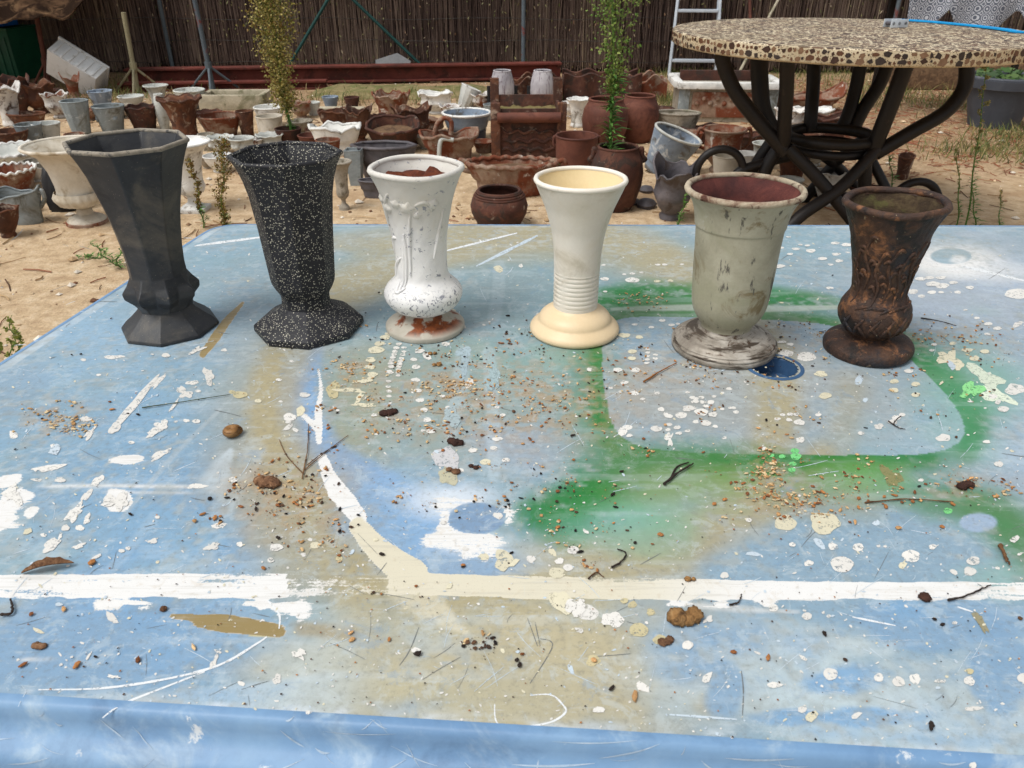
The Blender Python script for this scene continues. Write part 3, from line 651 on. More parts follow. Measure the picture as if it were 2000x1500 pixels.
# --- the smaller pieces crowding in between
for (k_, px, b_, w_, t_, mt, lab, nm, ct, kw) in [
 ('taper', 105, 208, 40, 176, 'drust', 'small dark rusty pot beside the ornate curled urn', 'planter', 'planter', {}),
 ('bowl', 175, 236, 44, 214, 'mixr', 'small flaking bowl between two zinc pots', 'garden_bowl', 'bowl', {}),
 ('belly', 240, 232, 40, 205, 'stone', 'grey stone urn tucked behind the scalloped dark pot', 'small_urn', 'urn', dict(relief=.05)),
 ('taper', 335, 236, 34, 205, 'zinc', 'small zinc bucket beside the tall rusty flared vase', 'planter', 'planter', {}),
 ('bowl', 408, 242, 54, 218, 'drust', 'dark shallow rusty bowl behind the flaking pot', 'garden_bowl', 'bowl', dict(wave=(6,.05,.05))),
 ('basin', 455, 246, 60, 224, 'mixr', 'low flaking oval trough in front of the concrete trough', 'trough', 'trough', dict(sy=.6, relief=.04)),
 ('taper', 405, 296, 34, 262, 'stone', 'small weathered stone pot beside the pale wavy urn', 'planter', 'planter', {}),
 ('belly', 498, 300, 34, 272, 'mixw', 'little peeling urn between the small pale urns', 'small_urn', 'urn', dict(relief=.05)),
 ('bowl', 588, 262, 50, 236, 'stone', 'grey stone bowl beside the white rolled-rim pot', 'garden_bowl', 'bowl', {}),
 ('basin', 620, 282, 46, 254, 'mixr', 'small rust-flecked basin left of the white ornate jardiniere', 'garden_basin', 'basin', dict(wave=(5,.08,.05), relief=.04)),
 ('belly', 588, 232, 44, 200, 'mixr', 'rusty urn standing behind the seed plume', 'small_urn', 'urn', dict(relief=.06, wave=(4,.08,.06))),
 ('taper', 612, 226, 30, 200, 'pale', 'little pale pot near the kerb stone', 'planter', 'planter', {}),
 ('basin', 735, 262, 60, 226, 'drust', 'dark torn jardiniere between the rust jardinieres', 'jardiniere', 'jardiniere', dict(sy=.7, wave=(5,.12,.06), relief=.05)),
 ('belly', 848, 268, 44, 232, 'mixr', 'rust-flecked urn beside the blue enamel basin', 'small_urn', 'urn', dict(relief=.05, wave=(3,.08,.08))),
 ('bowl', 830, 292, 40, 266, 'stone', 'weathered bowl squeezed beside the shell-shaped planter', 'garden_bowl', 'bowl', {}),
 ('belly', 880, 240, 44, 206, 'mixw', 'peeling white urn behind the blue enamel basin', 'small_urn', 'urn', dict(relief=.06, wave=(4,.1,.08))),
 ('taper', 958, 236, 30, 204, 'zinc', 'narrow zinc pot at the back corner of the rusty box', 'planter', 'planter', {}),
 ('basin', 945, 300, 44, 276, 'mixr', 'flaking basin beside the rusty square box', 'garden_basin', 'basin', dict(relief=.05)),
 ('belly', 1112, 230, 34, 200, 'mixw', 'peeling urn at the right corner of the rusty box', 'small_urn', 'urn', dict(relief=.06)),
 ('taper', 1150, 262, 34, 226, 'stone', 'plain stone pot half hidden by the large round jar', 'planter', 'planter', {}),
 ('bowl', 1290, 238, 54, 212, 'drust', 'dark rusty bowl between the large jar and the grey tub', 'garden_bowl', 'bowl', {}),
 ('basin', 735, 388, 70, 352, 'lead', 'low dark lead trough under the eight-sided zinc planter', 'trough', 'trough', dict(sy=.5, relief=.06)),
 ('bowl', 800, 372, 60, 338, 'lead', 'dark lead dish beside the eight-sided zinc planter', 'garden_bowl', 'bowl', dict(wave=(4,.1,.1))),
 ('belly', 1350, 300, 46, 258, 'mixr', 'flaking urn behind the blue-grey oval tub', 'small_urn', 'urn', dict(relief=.05)),
 ('basin', 1455, 300, 80, 262, 'drust', 'dark low jardiniere behind the table pedestal', 'jardiniere', 'jardiniere', dict(sy=.6, wave=(4,.12,.06), relief=.05)),
 ('belly', 1455, 356, 50, 300, 'white', 'white round-bellied urn beside the cream tapered pot', 'small_urn', 'urn', dict(relief=.03, foot=.14)),
 ('belly', 1540, 262, 60, 214, 'mixw', 'peeling white urn behind the pedestal legs', 'small_urn', 'urn', dict(relief=.06, wave=(4,.08,.08))),
 ('taper', 1668, 300, 50, 250, 'mixr', 'flaking brown pot between the right pedestal legs', 'planter', 'planter', {}),
 ('basin', 1560, 300, 90, 262, 'rust', 'rusty low trough on the sand under the round table', 'trough', 'trough', dict(sy=.6, relief=.05, wave=(4,.08,.05))),
 ('belly', 1540, 402, 52, 350, 'pale', 'pale urn standing in front of the rust-orange pot', 'small_urn', 'urn', dict(relief=.05)),
 ('basin', 1690, 402, 66, 366, 'drust', 'dark trough beside the white figured urn', 'trough', 'trough', dict(sy=.6, relief=.05)),
 ('bowl', 35, 420, 60, 392, 'rust', 'rusty bowl in front of the boat-shaped zinc jardiniere', 'garden_bowl', 'bowl', dict(relief=.05)),
 ('basin', 80, 352, 60, 314, 'stone', 'grey stone basin behind the black sack', 'garden_basin', 'basin', dict(flute=(20,.05))),
 ('taper', 150, 300, 40, 262, 'mixr', 'flaking pot behind the cream urn rim', 'planter', 'planter', {}),
 ('bowl', 402, 330, 30, 306, 'stone', 'tiny stone bowl beside the low white bowl', 'garden_bowl', 'bowl', {}),
]:
    pot(k_, px, b_, w_, t_, m[mt], lab, nm, ct, **kw)
# large grey plastic pot with leaves on the right
r_, a_, b_ = pot('taper', 1950, 254, 146, 150, m['greypot'], 'large dark grey plastic plant pot with wide lip and leaves', 'plant_pot', 'pot', seg=48, t=.02, inner=True, soilz=.8)
mb = MB(); lathe(mb, [(.925*a_,.80*b_),(.96*a_,.81*b_),(.985*a_,.985*b_),(.95*a_,.99*b_)], 48); mb.build('lip_band', m['greypot'], r_)
mb = MB(); C = []
for i in range(160):
    a = random.uniform(0,6.28); rr = a_*.8*random.random()**.5; p = Vector((rr*math.cos(a), rr*math.sin(a), b_*random.uniform(.85,1.12)))
    s = random.uniform(.02,.05); u = Vector((random.gauss(0,1),random.gauss(0,1),random.gauss(0,.5))).normalized()*s; w_ = u.orthogonal().normalized()*s*.5
    mb.add([p-u, p+w_, p+u, p-w_], [(0,1,2,3)]); C += [random.choice([L(46,70,36), L(62,92,44), L(80,104,54)])]*4
o = mb.build('foliage', M['leafy'], r_, 0); set_attr(o, np.array(C))
# concrete trough and kerb
def block(name, label, cat, px, base, w, top, dy, matr, rz=0, bev=.012, hollow=False):
    f = at_z(px, base, 0); wx = w*depth(f)/FPX; H = at_y(px, top, f.y).z
    if not hollow:
        mb = MB(); box(mb, (0,0,H/2), (wx,dy,H), bev=bev); o = mb.build(name, matr); o.location = (f.x, f.y+dy/2, 0); o.rotation_euler = (0,0,rz); tag(o, label, cat); return o
    rt = thing(name, label, cat, (f.x, f.y+dy/2, 0), rz)
    for nm, c, s in (('front_wall',(0,-dy/2+.025,H/2),(wx,.05,H)),('back_wall',(0,dy/2-.025,H/2),(wx,.05,H)),('end_wall',(-wx/2+.025,0,H/2),(.05,dy-.1,H*.985)),('end_wall',(wx/2-.025,0,H/2),(.05,dy-.1,H*.985))):
        mb = MB(); box(mb, c, s, bev=bev); mb.build(nm, matr, rt)
    mb = MB(); box(mb, (0,0,H*.35), (wx-.1,dy-.1,H*.7)); mb.build('soil', m['mossy'], rt); return rt
block('concrete_trough', 'long pale mossy concrete trough in front of the red steel beams', 'trough', 452, 216, 126, 186, .34, m['concrete'], R(2), hollow=True)
block('kerb_stone', 'low pale concrete kerb lying in front of the mossy bank', 'kerb stone', 645, 221, 130, 212, .12, m['concrete'], 0)
# ================================================================== STEEL BEAMS
def beam(label, A, B, h, dpt, z0=0.0):
    A = Vector(A); B = Vector(B); c = (A+B)/2; d = B-A; Ln = d.length; a = math.atan2(d.y, d.x)
    rt = thing('steel_beam', label, 'beam', (c.x, c.y, 0), a)
    for nm, cc, s in (('top_flange',(0,0,z0+h-.01),(Ln,dpt,.02)),('bottom_flange',(0,0,z0+.01),(Ln,dpt,.02)),('web',(0,0,z0+h/2),(Ln-.002,.02,h-.04))):
        mb = MB(); box(mb, cc, s, bev=.003); mb.build(nm, m['redpaint'], rt)
    return rt
A = at_z(205, 188, 0); B = at_z(1100, 172, 0)
bm1 = beam('long dark red steel beam lying along the brushwood fence', (A.x, 8.25, 0), (B.x, 8.75, 0), .16, .16, .02)
for t in (-.42, -.1, .2, .46):
    mb = MB(); box(mb, (t*(B.x-A.x), 0, .0095), (.12,.18,.019)); mb.build('packing_block', m['soil'], bm1)
A = at_z(205, 190, 0); B = at_z(617, 190, 0)
beam('shorter dark red steel beam lying in front of the long one', (A.x, 7.98, 0), (B.x, 8.16, 0), .085, .12, 0)
p = at_y(766, 133, 8.98); mb = MB()
o2 = [(-.18,0),(.2,0),(.2,.16),(.06,.24),(-.18,.17)]
mb.add([(x, y, z) for y in (-.02,.02) for x, z in o2], [(0,1,2,3,4),(9,8,7,6,5)]+[(i, 5+i, 5+(i+1)%5, (i+1)%5) for i in range(5)])
o = mb.build('flagstone', m['slab'], smooth=0); o.location = (p.x, 9.0, 0); o.rotation_euler = (R(-8),0,0); tag(o, 'grey flagstone propped upright between the steel beam and the fence', 'slab')
# ================================================================== PROPS, CANOPY, CRATES (left)
def prop(label, base, top, matr, splay, rad=.022):
    f = at_z(*base, 0); t_ = at_y(*top, f.y)
    rt = thing('tripod_prop', label, 'prop', (f.x, f.y, 0)); d = t_-f
    if top[1] <= 5: d = d*(1.5/d.z)
    mb = MB(); tube(mb, [Vector((0,0,0)), d], rad, 10); mb.build('pole', matr, rt)
    h = d.normalized()*.24
    for k in range(3):
        a = R(-90+120*k+10); mb = MB(); tube(mb, [h, Vector((splay*math.cos(a), splay*math.sin(a)*.8, .008))], rad*.55, 8); mb.build('leg', matr, rt)
    mb = MB(); tube(mb, [h*.9, h*1.15], rad*1.5, 10); mb.build('collar', matr, rt)
    return d.z
pm = worn('pale_olive_painted_steel', [L(132,126,98), L(160,152,124)], [(L(120,76,52), 7, .62, .05)], 6, .7)
prop('rusty red tripod prop holding up the brown canvas', (97,170), (70,24), m['terra'], .2)
prop('pale olive tripod prop holding up the brown canvas', (270,182), (241,24), pm, .26)
prop('blue-grey tripod prop with red paint bands by the fence', (418,180), (380,0), m['postgrey'], .28)
zc = .72
mb = MB(); NX, NY = 44, 16; vs = []
for j in range(NY+1):
    for i in range(NX+1):
        t = i/NX; s = j/NY; x = -6.6 + 2.75*t; y = 7.5 + 1.6*s
        z = .76 + .5*s - .09*math.sin(math.pi*((t*3) % 1))*(1-.4*s) + .03*math.sin(t*31+s*9) + .02*math.sin(t*57-s*17)
        vs.append((x, y, z))
n = len(vs); vs += [(x, y, z-.012) for x, y, z in vs]
fs = [(j*(NX+1)+i, j*(NX+1)+i+1, (j+1)*(NX+1)+i+1, (j+1)*(NX+1)+i) for j in range(NY) for i in range(NX)]
edge = [i for i in range(NX+1)] + [j*(NX+1)+NX for j in range(1, NY+1)] + [NY*(NX+1)+i for i in range(NX-1,-1,-1)] + [j*(NX+1) for j in range(NY-1,0,-1)]
fs += [tuple(n+k for k in f[::-1]) for f in fs] + [(edge[k], n+edge[k], n+edge[(k+1) % len(edge)], edge[(k+1) % len(edge)]) for k in range(len(edge))]
mb.add(vs, fs); tag(mb.build('canvas_canopy', m['brownsheet'], smooth=60), 'sagging brown canvas stretched low between props and the fence', 'canvas')
def crate(label, loc, size, matr, rot, name='crate'):
    rt = thing(name, label, 'crate', loc, rot=rot); x, y, z = size; t = .012
    mb = MB(); box(mb, (0,0,t/2), (x,y,t), bev=.003); mb.build('base', matr, rt)
    for nm, c, s in (('side',(0,-y/2+t/2,z/2+t/2),(x,t,z-t)),('side',(0,y/2-t/2,z/2+t/2),(x,t,z-t)),('end',(-x/2+t/2,0,z/2+t/2),(t,y-2*t,z-t)),('end',(x/2-t/2,0,z/2+t/2),(t,y-2*t,z-t))):
        mb = MB(); box(mb, c, s, bev=.003); mb.build(nm, matr, rt)
    mb = MB()
    for s in (-1,1):
        box(mb, (0,s*y/2,z), (x+.03,.03,.022), bev=.004); box(mb, (s*x/2,0,z), (.03,y-.03,.022), bev=.004)
    mb.build('rim', matr, rt)
    for s in (-1,1):
        for k in range(6):
            mb = MB(); box(mb, (-x*.4+x*.8*k/5, s*(y/2+.005), z*.45), (.02,.012,z*.8), bev=.002); mb.build('rib', matr, rt)
    return rt
p = at_z(150, 186, 0)
crate('white plastic crate tipped on its corner above the rusty heap', (p.x-.02, p.y+.02, .17), (.46,.3,.2), m['wplast'], (R(-62), R(34), R(0)))
p = at_z(-6, 160, 0)
crate('dark green ribbed plastic bin under the brown canvas', (p.x, p.y+.3, 0), (.5,.45,.5), m['gplast'], (0,0,R(-6)), 'plastic_bin')
crate('bright blue plastic crate stacked on the dark green bin', (p.x-.1, p.y+.3, .514), (.42,.38,.26), m['blplast'], (0,0,R(-4)))
# ================================================================== LADDER, POLES, CLOTH, YELLOW BEAM (right)
f1 = at_z(1312, 152, 0); 
lad = thing('step_ladder', 'aluminium step ladder standing against the brushwood fence', 'ladder', (f1.x+.22, f1.y, 0), R(-6))
for s in (-1,1):
    mb = MB(); A = Vector((s*.25,0,0)); B = Vector((s*.17,.38,1.75)); q = (B-A).to_track_quat('Z','Y').to_matrix()
    box(mb, (A+B)/2, (.028,.065,(B-A).length), q, .004); mb.build('rail', m['alu'], lad)
    mb = MB(); A = Vector((s*.235,.62,0)); B = Vector((s*.17,.42,1.7)); q = (B-A).to_track_quat('Z','Y').to_matrix()
    box(mb, (A+B)/2, (.022,.04,(B-A).length), q, .003); mb.build('rear_leg', m['alu'], lad)
    mb = MB(); box(mb, (s*.252,-.004,.012), (.036,.075,.024), bev=.004); mb.build('rubber_foot', m['black'], lad)
for k in range(7):
    z = .17+.24*k; t = z/1.75; hw = .25-.08*t
    mb = MB(); box(mb, (0,.38*t,z), (2*hw-.026,.085,.028), bev=.004); mb.build('tread', m['alu'], lad)
for k in range(2):
    mb = MB(); z = .35+.6*k; t = z/1.7; box(mb, (0,.62-.2*t,z), (2*(.235-.065*t)-.02,.02,.03), bev=.003); mb.build('rear_brace', m['alu'], lad)
def leaning(label, pa, pb, Y0, Y1, matr, rad=.015):
    A = at_y(*pa, Y0); A = Vector((A.x, Y0, 0)); B = at_y(*pb, Y1)
    mb = MB(); tube(mb, [A-A, (B-A)*.5, (B-A)*1.3], [rad, rad*.95, rad*.9], 10); o = mb.build('leaning_pole', matr); o.location = A; tag(o, label, 'pole')
leaning('pale wooden pole leaning against the fence behind the round table', (1432,145), (1525,-10), 8.3, 9.1, m['concrete'])
leaning('thin red-brown post leaning at the fence beside the ladder', (1470,140), (1464,-10), 8.9, 9.1, m['terra'], .017)
# yellow beam on a stone block
f = at_z(1860, 178, 0)
mb = MB(); q = Matrix.Rotation(R(3), 3, 'Z'); box(mb, (0,0,0), (2.1,.12,.12), q, .012); o = mb.build('yellow_beam', m['yellow']); o.location = (f.x+.55, f.y+.2, .32); tag(o, 'worn yellow painted beam resting on a low grey block', 'beam')
mb = MB(); box(mb, (0,0,.13), (1.5,.4,.258), bev=.03); o = mb.build('stone_block', m['soil']); o.location = (f.x+.3, f.y+.25, 0); tag(o, 'low grey-brown stone block under the yellow beam', 'block')
f = at_z(1745, 152, 0); mb = MB(); lathe(mb, [(0,-.012),(.11,-.012),(.118,0),(.11,.012),(.05,.016),(0,.016)], 28); o = mb.build('metal_disc', m['alu']); o.location = (f.x-.05, f.y-.2, .117); o.rotation_euler = (R(80),0,R(20)); tag(o, 'round grey metal disc standing beside the yellow beam', 'disc')
# patterned cloth over a small dark table
def cloth_mat():
    m_, nt, b, v, vo, rnd = new_mat('patterned_cloth')
    vr = nt.nodes.new('ShaderNodeTexVoronoi'); vr.inputs['Scale'].default_value = 16; vr.inputs['Randomness'].default_value = 0.0
    nt.links.new(vo, vr.inputs['Vector'])
    w = mathn(nt, 'SINE', mathn(nt, 'MULTIPLY', vr.outputs['Distance'], 38.0))
    c = mixc(nt, step(nt, w, .1, .5), L(92,98,112), L(196,200,208))
    nt.links.new(c, b.inputs['Base Color']); b.inputs['Roughness'].default_value = .9; return m_
p = at_y(1880, 0, 6.6)
tb = thing('side_table', 'dark wooden side table under a patterned cloth by the fence', 'table', (p.x+.15, 6.9, 0))
ztop = .95
mb = MB(); box(mb, (0,0,ztop-.03), (1.0,.5,.03), bev=.004); mb.build('tabletop', m['dkwood'], tb)
for sx in (-1,1):
    for sy_ in (-1,1):
        mb = MB(); box(mb, (sx*.46,sy_*.21,(ztop-.046)/2), (.04,.04,ztop-.046)); mb.build('leg', m['dkwood'], tb)
mb = MB(); NX, NY = 40, 26; vs = []; Wd = 1.1
for j in range(NY+1):
    for i in range(NX+1):
        x = -Wd/2 + Wd*i/NX; s = j/NY*.95
        tip = .13+.22*abs(math.sin((x+.25)*5.3))
        if s < .55: vs.append((x, .28-s, ztop-.012+.004*math.sin(x*21)))
        else:
            d = (s-.55)/.4; vs.append((x*(1-.06*d), -.275-.03*math.sin(x*17)*d, ztop-.012-d*tip))
mb.add(vs, [(j*(NX+1)+i, j*(NX+1)+i+1, (j+1)*(NX+1)+i+1, (j+1)*(NX+1)+i) for j in range(NY) for i in range(NX)])
o = mb.build('tablecloth', cloth_mat(), smooth=180); sm = o.modifiers.new('thickness', 'SOLIDIFY'); sm.thickness = .004
o.location = (p.x+.15, 6.9, 0); tag(o, 'grey cloth with white star pattern hanging in points over side table', 'tablecloth')

# ================================================================== ROUND TERRAZZO TABLE
def terrazzo(edge=False):
    m_, nt, b, v, vo, rnd = new_mat('terrazzo_edge' if edge else 'terrazzo')
    def layer(scale, th):
        e = nt.nodes.new('ShaderNodeTexVoronoi'); e.feature = 'DISTANCE_TO_EDGE'; e.inputs['Scale'].default_value = scale; nt.links.new(vo, e.inputs['Vector'])
        f = nt.nodes.new('ShaderNodeTexVoronoi'); f.inputs['Scale'].default_value = scale; nt.links.new(vo, f.inputs['Vector'])
        sp = nt.nodes.new('ShaderNodeSeparateColor'); nt.links.new(f.outputs['Color'], sp.inputs[0])
        th_ = mathn(nt, 'ADD', mathn(nt, 'MULTIPLY', sp.outputs[1], .10), th)
        return mathn(nt, 'GREATER_THAN', e.outputs['Distance'], th_), sp.outputs[0]
    a, ca = layer(26 if not edge else 130, .06 if not edge else .24); a2, cb = layer(64 if not edge else 170, .12 if not edge else .3)
    stops = [(.0, L(50,36,30)), (.35, L(78,54,40)), (.6, L(106,76,56)), (.85, L(72,56,48)), (1., L(132,104,82))]
    n = noise(nt, vo, 7, 5)
    mat_c = ramp(nt, n, [(.3, L(196,176,140)), (.6, L(222,208,178))])
    c = mixc(nt, a2, mat_c, ramp(nt, cb, stops)); c = mixc(nt, a, c, ramp(nt, ca, stops))
    dirt = noise(nt, vo, 3, 6); c = mixc(nt, mathn(nt, 'MULTIPLY', step(nt, dirt, .5, .7), .45), c, L(128,112,84))
    nt.links.new(c, b.inputs['Base Color']); b.inputs['Roughness'].default_value = .5; b.inputs['Specular IOR Level'].default_value = .35
    bump(nt, b, a, .15, .002)
    return m_
RT_R, RT_Z = .815, .88
tc_ = at_z(1664, 60, RT_Z)
rt = thing('round_table', 'round terrazzo table on a dark bent-cane pedestal behind the vases', 'table', (tc_.x, tc_.y, 0), rot=(0,0,0))
RT_Y = tc_.y
mb = MB(); lathe(mb, [(RT_R,RT_Z-.004),(RT_R-.004,RT_Z-.001),(RT_R-.012,RT_Z),(0,RT_Z)], 96)
mb.build('tabletop', terrazzo(), rt, 40)
mb = MB(); lathe(mb, [(0,RT_Z-.062),(RT_R-.02,RT_Z-.062),(RT_R-.004,RT_Z-.056),(RT_R,RT_Z-.048),(RT_R,RT_Z-.004)], 96)
edge_band = mb.build('edge_band', terrazzo(True), rt, 40)
def lp(px, py, dy):                       # leg point: a pixel on the upright plane dy from the table's axis
    p = at_y(px, py, RT_Y+dy); return Vector((p.x-tc_.x, p.y-RT_Y, p.z))
WR, WZ = .205, .50
def leg(name, pts, rad=.034):
    mb = MB(); tube(mb, spline([lp(*p) for p in pts], 6), rad, 12); mb.build(name, m['dkwood'], rt, 60)
hc2 = lp(1622, 266, 0); WZ = hc2.z
for zz, rr in ((WZ, WR),):
    mb = MB(); tube(mb, [(hc2.x+rr*math.cos(6.283*i/48), rr*math.sin(6.283*i/48), zz) for i in range(48)], .027, 10, closed=True); mb.build('waist_ring', m['dkwood'], rt, 60)
    mb = MB(); tube(mb, [(hc2.x+rr*.9*math.cos(6.283*i/48), rr*.9*math.sin(6.283*i/48), zz-.055) for i in range(48)], .022, 10, closed=True); mb.build('waist_ring', m['dkwood'], rt, 60)
leg('upper_leg', [(1408,104,-.15),(1418,140,-.15),(1440,185,-.16),(1488,245,-.17),(1535,296,-.18)])
leg('upper_leg', [(1482,108,.05),(1484,160,.04),(1490,215,.02),(1512,262,.0),(1528,290,-.02)], .042)
leg('upper_leg', [(1538,108,-.3),(1536,180,-.27),(1532,240,-.22),(1530,300,-.16)], .033)
leg('upper_leg', [(1684,106,.25),(1672,170,.24),(1656,225,.2),(1642,252,.18)], .033)
leg('upper_leg', [(1738,108,.2),(1720,160,.22),(1685,215,.2),(1668,250,.18)])
leg('upper_leg', [(1775,108,-.2),(1755,165,-.2),(1728,235,-.19),(1700,305,-.16)], .037)
leg('upper_leg', [(1884,100,-.1),(1888,140,-.1),(1880,178,-.11),(1845,220,-.13),(1780,258,-.16),(1710,300,-.17)])
leg('upper_leg', [(1590,106,.3),(1588,170,.26),(1584,225,.2),(1582,255,.19)])
leg('cross_leg', [(1540,290,-.19),(1600,352,-.25),(1680,450,-.32),(1720,505,-.36)], .03)
leg('cross_leg', [(1712,292,-.18),(1640,368,-.27),(1560,425,-.34),(1500,492,-.38)], .03)
leg('cross_leg', [(1560,270,.17),(1640,330,.25),(1720,430,.3)], .028)
leg('cross_leg', [(1690,268,.17),(1620,330,.25),(1540,430,.3)], .028)
for p in ([(1520,290,-.1),(1492,340,-.1),(1480,420,-.08),(1478,500,-.06)], [(1690,300,-.12),(1688,370,-.12),(1680,450,-.1),(1676,505,-.08)], [(1505,280,.0),(1470,340,.02),(1452,440,.05)]): leg('lower_leg', p, .032)
for (px, py, rad, dy) in ((1405,338,.115,-.1),(1784,402,.12,-.14)):
    c = lp(px, py, dy); mb = MB()
    tube(mb, [(c.x+rad*math.cos(6.283*i/36), c.y, c.z+rad*math.sin(6.283*i/36)) for i in range(36)], .02, 10, closed=True); mb.build('scroll_hoop', m['dkwood'], rt, 60)
    s = -1 if px < 1600 else 1
    mb = MB(); tube(mb, spline([(hc2.x+s*WR*.9, -.06, WZ-.08), (c.x-s*rad*.9, c.y, c.z+rad*.1), (c.x-s*rad*.8, c.y, c.z-rad*.7), (c.x-s*.06, c.y, .024)], 6), .024, 10); mb.build('scroll_arm', m['dkwood'], rt, 60)
mb = MB(); tube(mb, [(hc2.x+.40*math.cos(6.283*i/48), .40*math.sin(6.283*i/48), .025) for i in range(48)], .024, 10, closed=True); mb.build('base_ring', m['dkwood'], rt, 60)
# stone chips showing in the edge of the top
chip_m = [worn('edge_chip_%d' % k, [L(*c0), L(*c1)], [], 40, .5, bmp=.2, bdist=.002, fine=200) for k, (c0, c1) in enumerate([((52,36,30),(78,54,42)),((84,56,40),(112,76,54)),((44,36,34),(66,54,48)),((110,82,60),(134,104,80))])]
for row in range(2):
    a = R(160)
    while a < R(385):
        sz = random.choice((.005,.007,.009,.012,.015,.019))*random.uniform(.9,1.1); a += (sz+random.uniform(.002,.006))/RT_R
        z0 = RT_Z-.017-.025*row+random.uniform(-.005,.005); n = random.choice((4,5,5,6,7)); vs = []; jr = [random.uniform(.65,1.2) for _ in range(n)]; ph = random.uniform(0,6.28); st = random.uniform(.6,.9) if sz > .013 else random.uniform(.8,1.3)
        for rr in (RT_R-.003, RT_R+.0011):
            for i in range(n):
                e = 6.283*i/n+ph; q = sz*jr[i]; vs.append((rr*math.cos(a+math.cos(e)*q/RT_R), rr*math.sin(a+math.cos(e)*q/RT_R), min(RT_Z-.004, max(RT_Z-.056, z0+math.sin(e)*q*st))))
        mb = MB(); mb.add(vs, [tuple(range(n,2*n))]+[(i,(i+1) % n,n+(i+1) % n,n+i) for i in range(n)]); mb.build('stone_chip', random.choice(chip_m), edge_band, 0)
        a += (sz*.9)/RT_R
# blue strap and buckle
def strip(mb, pts, w, th, tilt=0):
    pts = [Vector(p) for p in pts]; vs = []
    for i, p in enumerate(pts):
        d = (pts[min(i+1,len(pts)-1)]-pts[max(i-1,0)]); s = Vector((-d.y, d.x, 0)).normalized()*w/2
        vs += [p-s, p+s, p+s+Vector((0,0,th)), p-s+Vector((0,0,th))]
    fs = [(0,1,2,3)]
    for i in range(len(pts)-1):
        for k in range(4): fs.append((i*4+k, i*4+(k+1) % 4, i*4+4+(k+1) % 4, i*4+4+k))
    n = (len(pts)-1)*4; fs.append((n+3,n+2,n+1,n)); mb.add(vs, fs)
M['cyan'] = worn('cyan_webbing', [L(8,140,206), L(20,166,230)], [], 30, .7, bmp=.2, tint=.1)
zt = RT_Z+.001
def on_top(px, py, up=.001):
    d = ray(px, py); nrm = Vector((0, -math.sin(R(0.0)), math.cos(R(0.0)))); q0 = Vector((tc_.x, tc_.y, 0)) + Matrix.Rotation(R(0.0), 3, 'X') @ Vector((0, 0, RT_Z+up))
    t = (q0-Vector((0,0,CAM_H))).dot(nrm)/d.dot(nrm); return Vector((0,0,CAM_H)) + d*t
rp = [on_top(x, y) for x, y in ((1738,39),(1775,42),(1820,44),(1900,52),(1960,60),(1990,64))]
rp.append(rp[-1]+Vector((.05,-.01,-.004)))
mb = MB(); strip(mb, [p+Vector((0,0,.004*math.sin(i*1.3)**2)) for i, p in enumerate(rp)], .05, .006); o = mb.build('strap', M['cyan'], smooth=0)
tag(o, 'bright blue webbing strap lying across the round terrazzo table', 'strap')
q = on_top(1748, 53)
bk = thing('buckle', 'small metal ratchet buckle on the round terrazzo table', 'buckle', q, R(18))
for s in (-1,1):
    mb = MB(); box(mb, (0,s*.024,.018), (.1,.004,.036), bev=.0015); mb.build('side_plate', m['alu'], bk)
for x in (-.035,.0,.035):
    mb = MB(); tube(mb, [(x,-.026,.018),(x,.026,.018)], .008, 10); mb.build('spindle', m['lead'], bk)

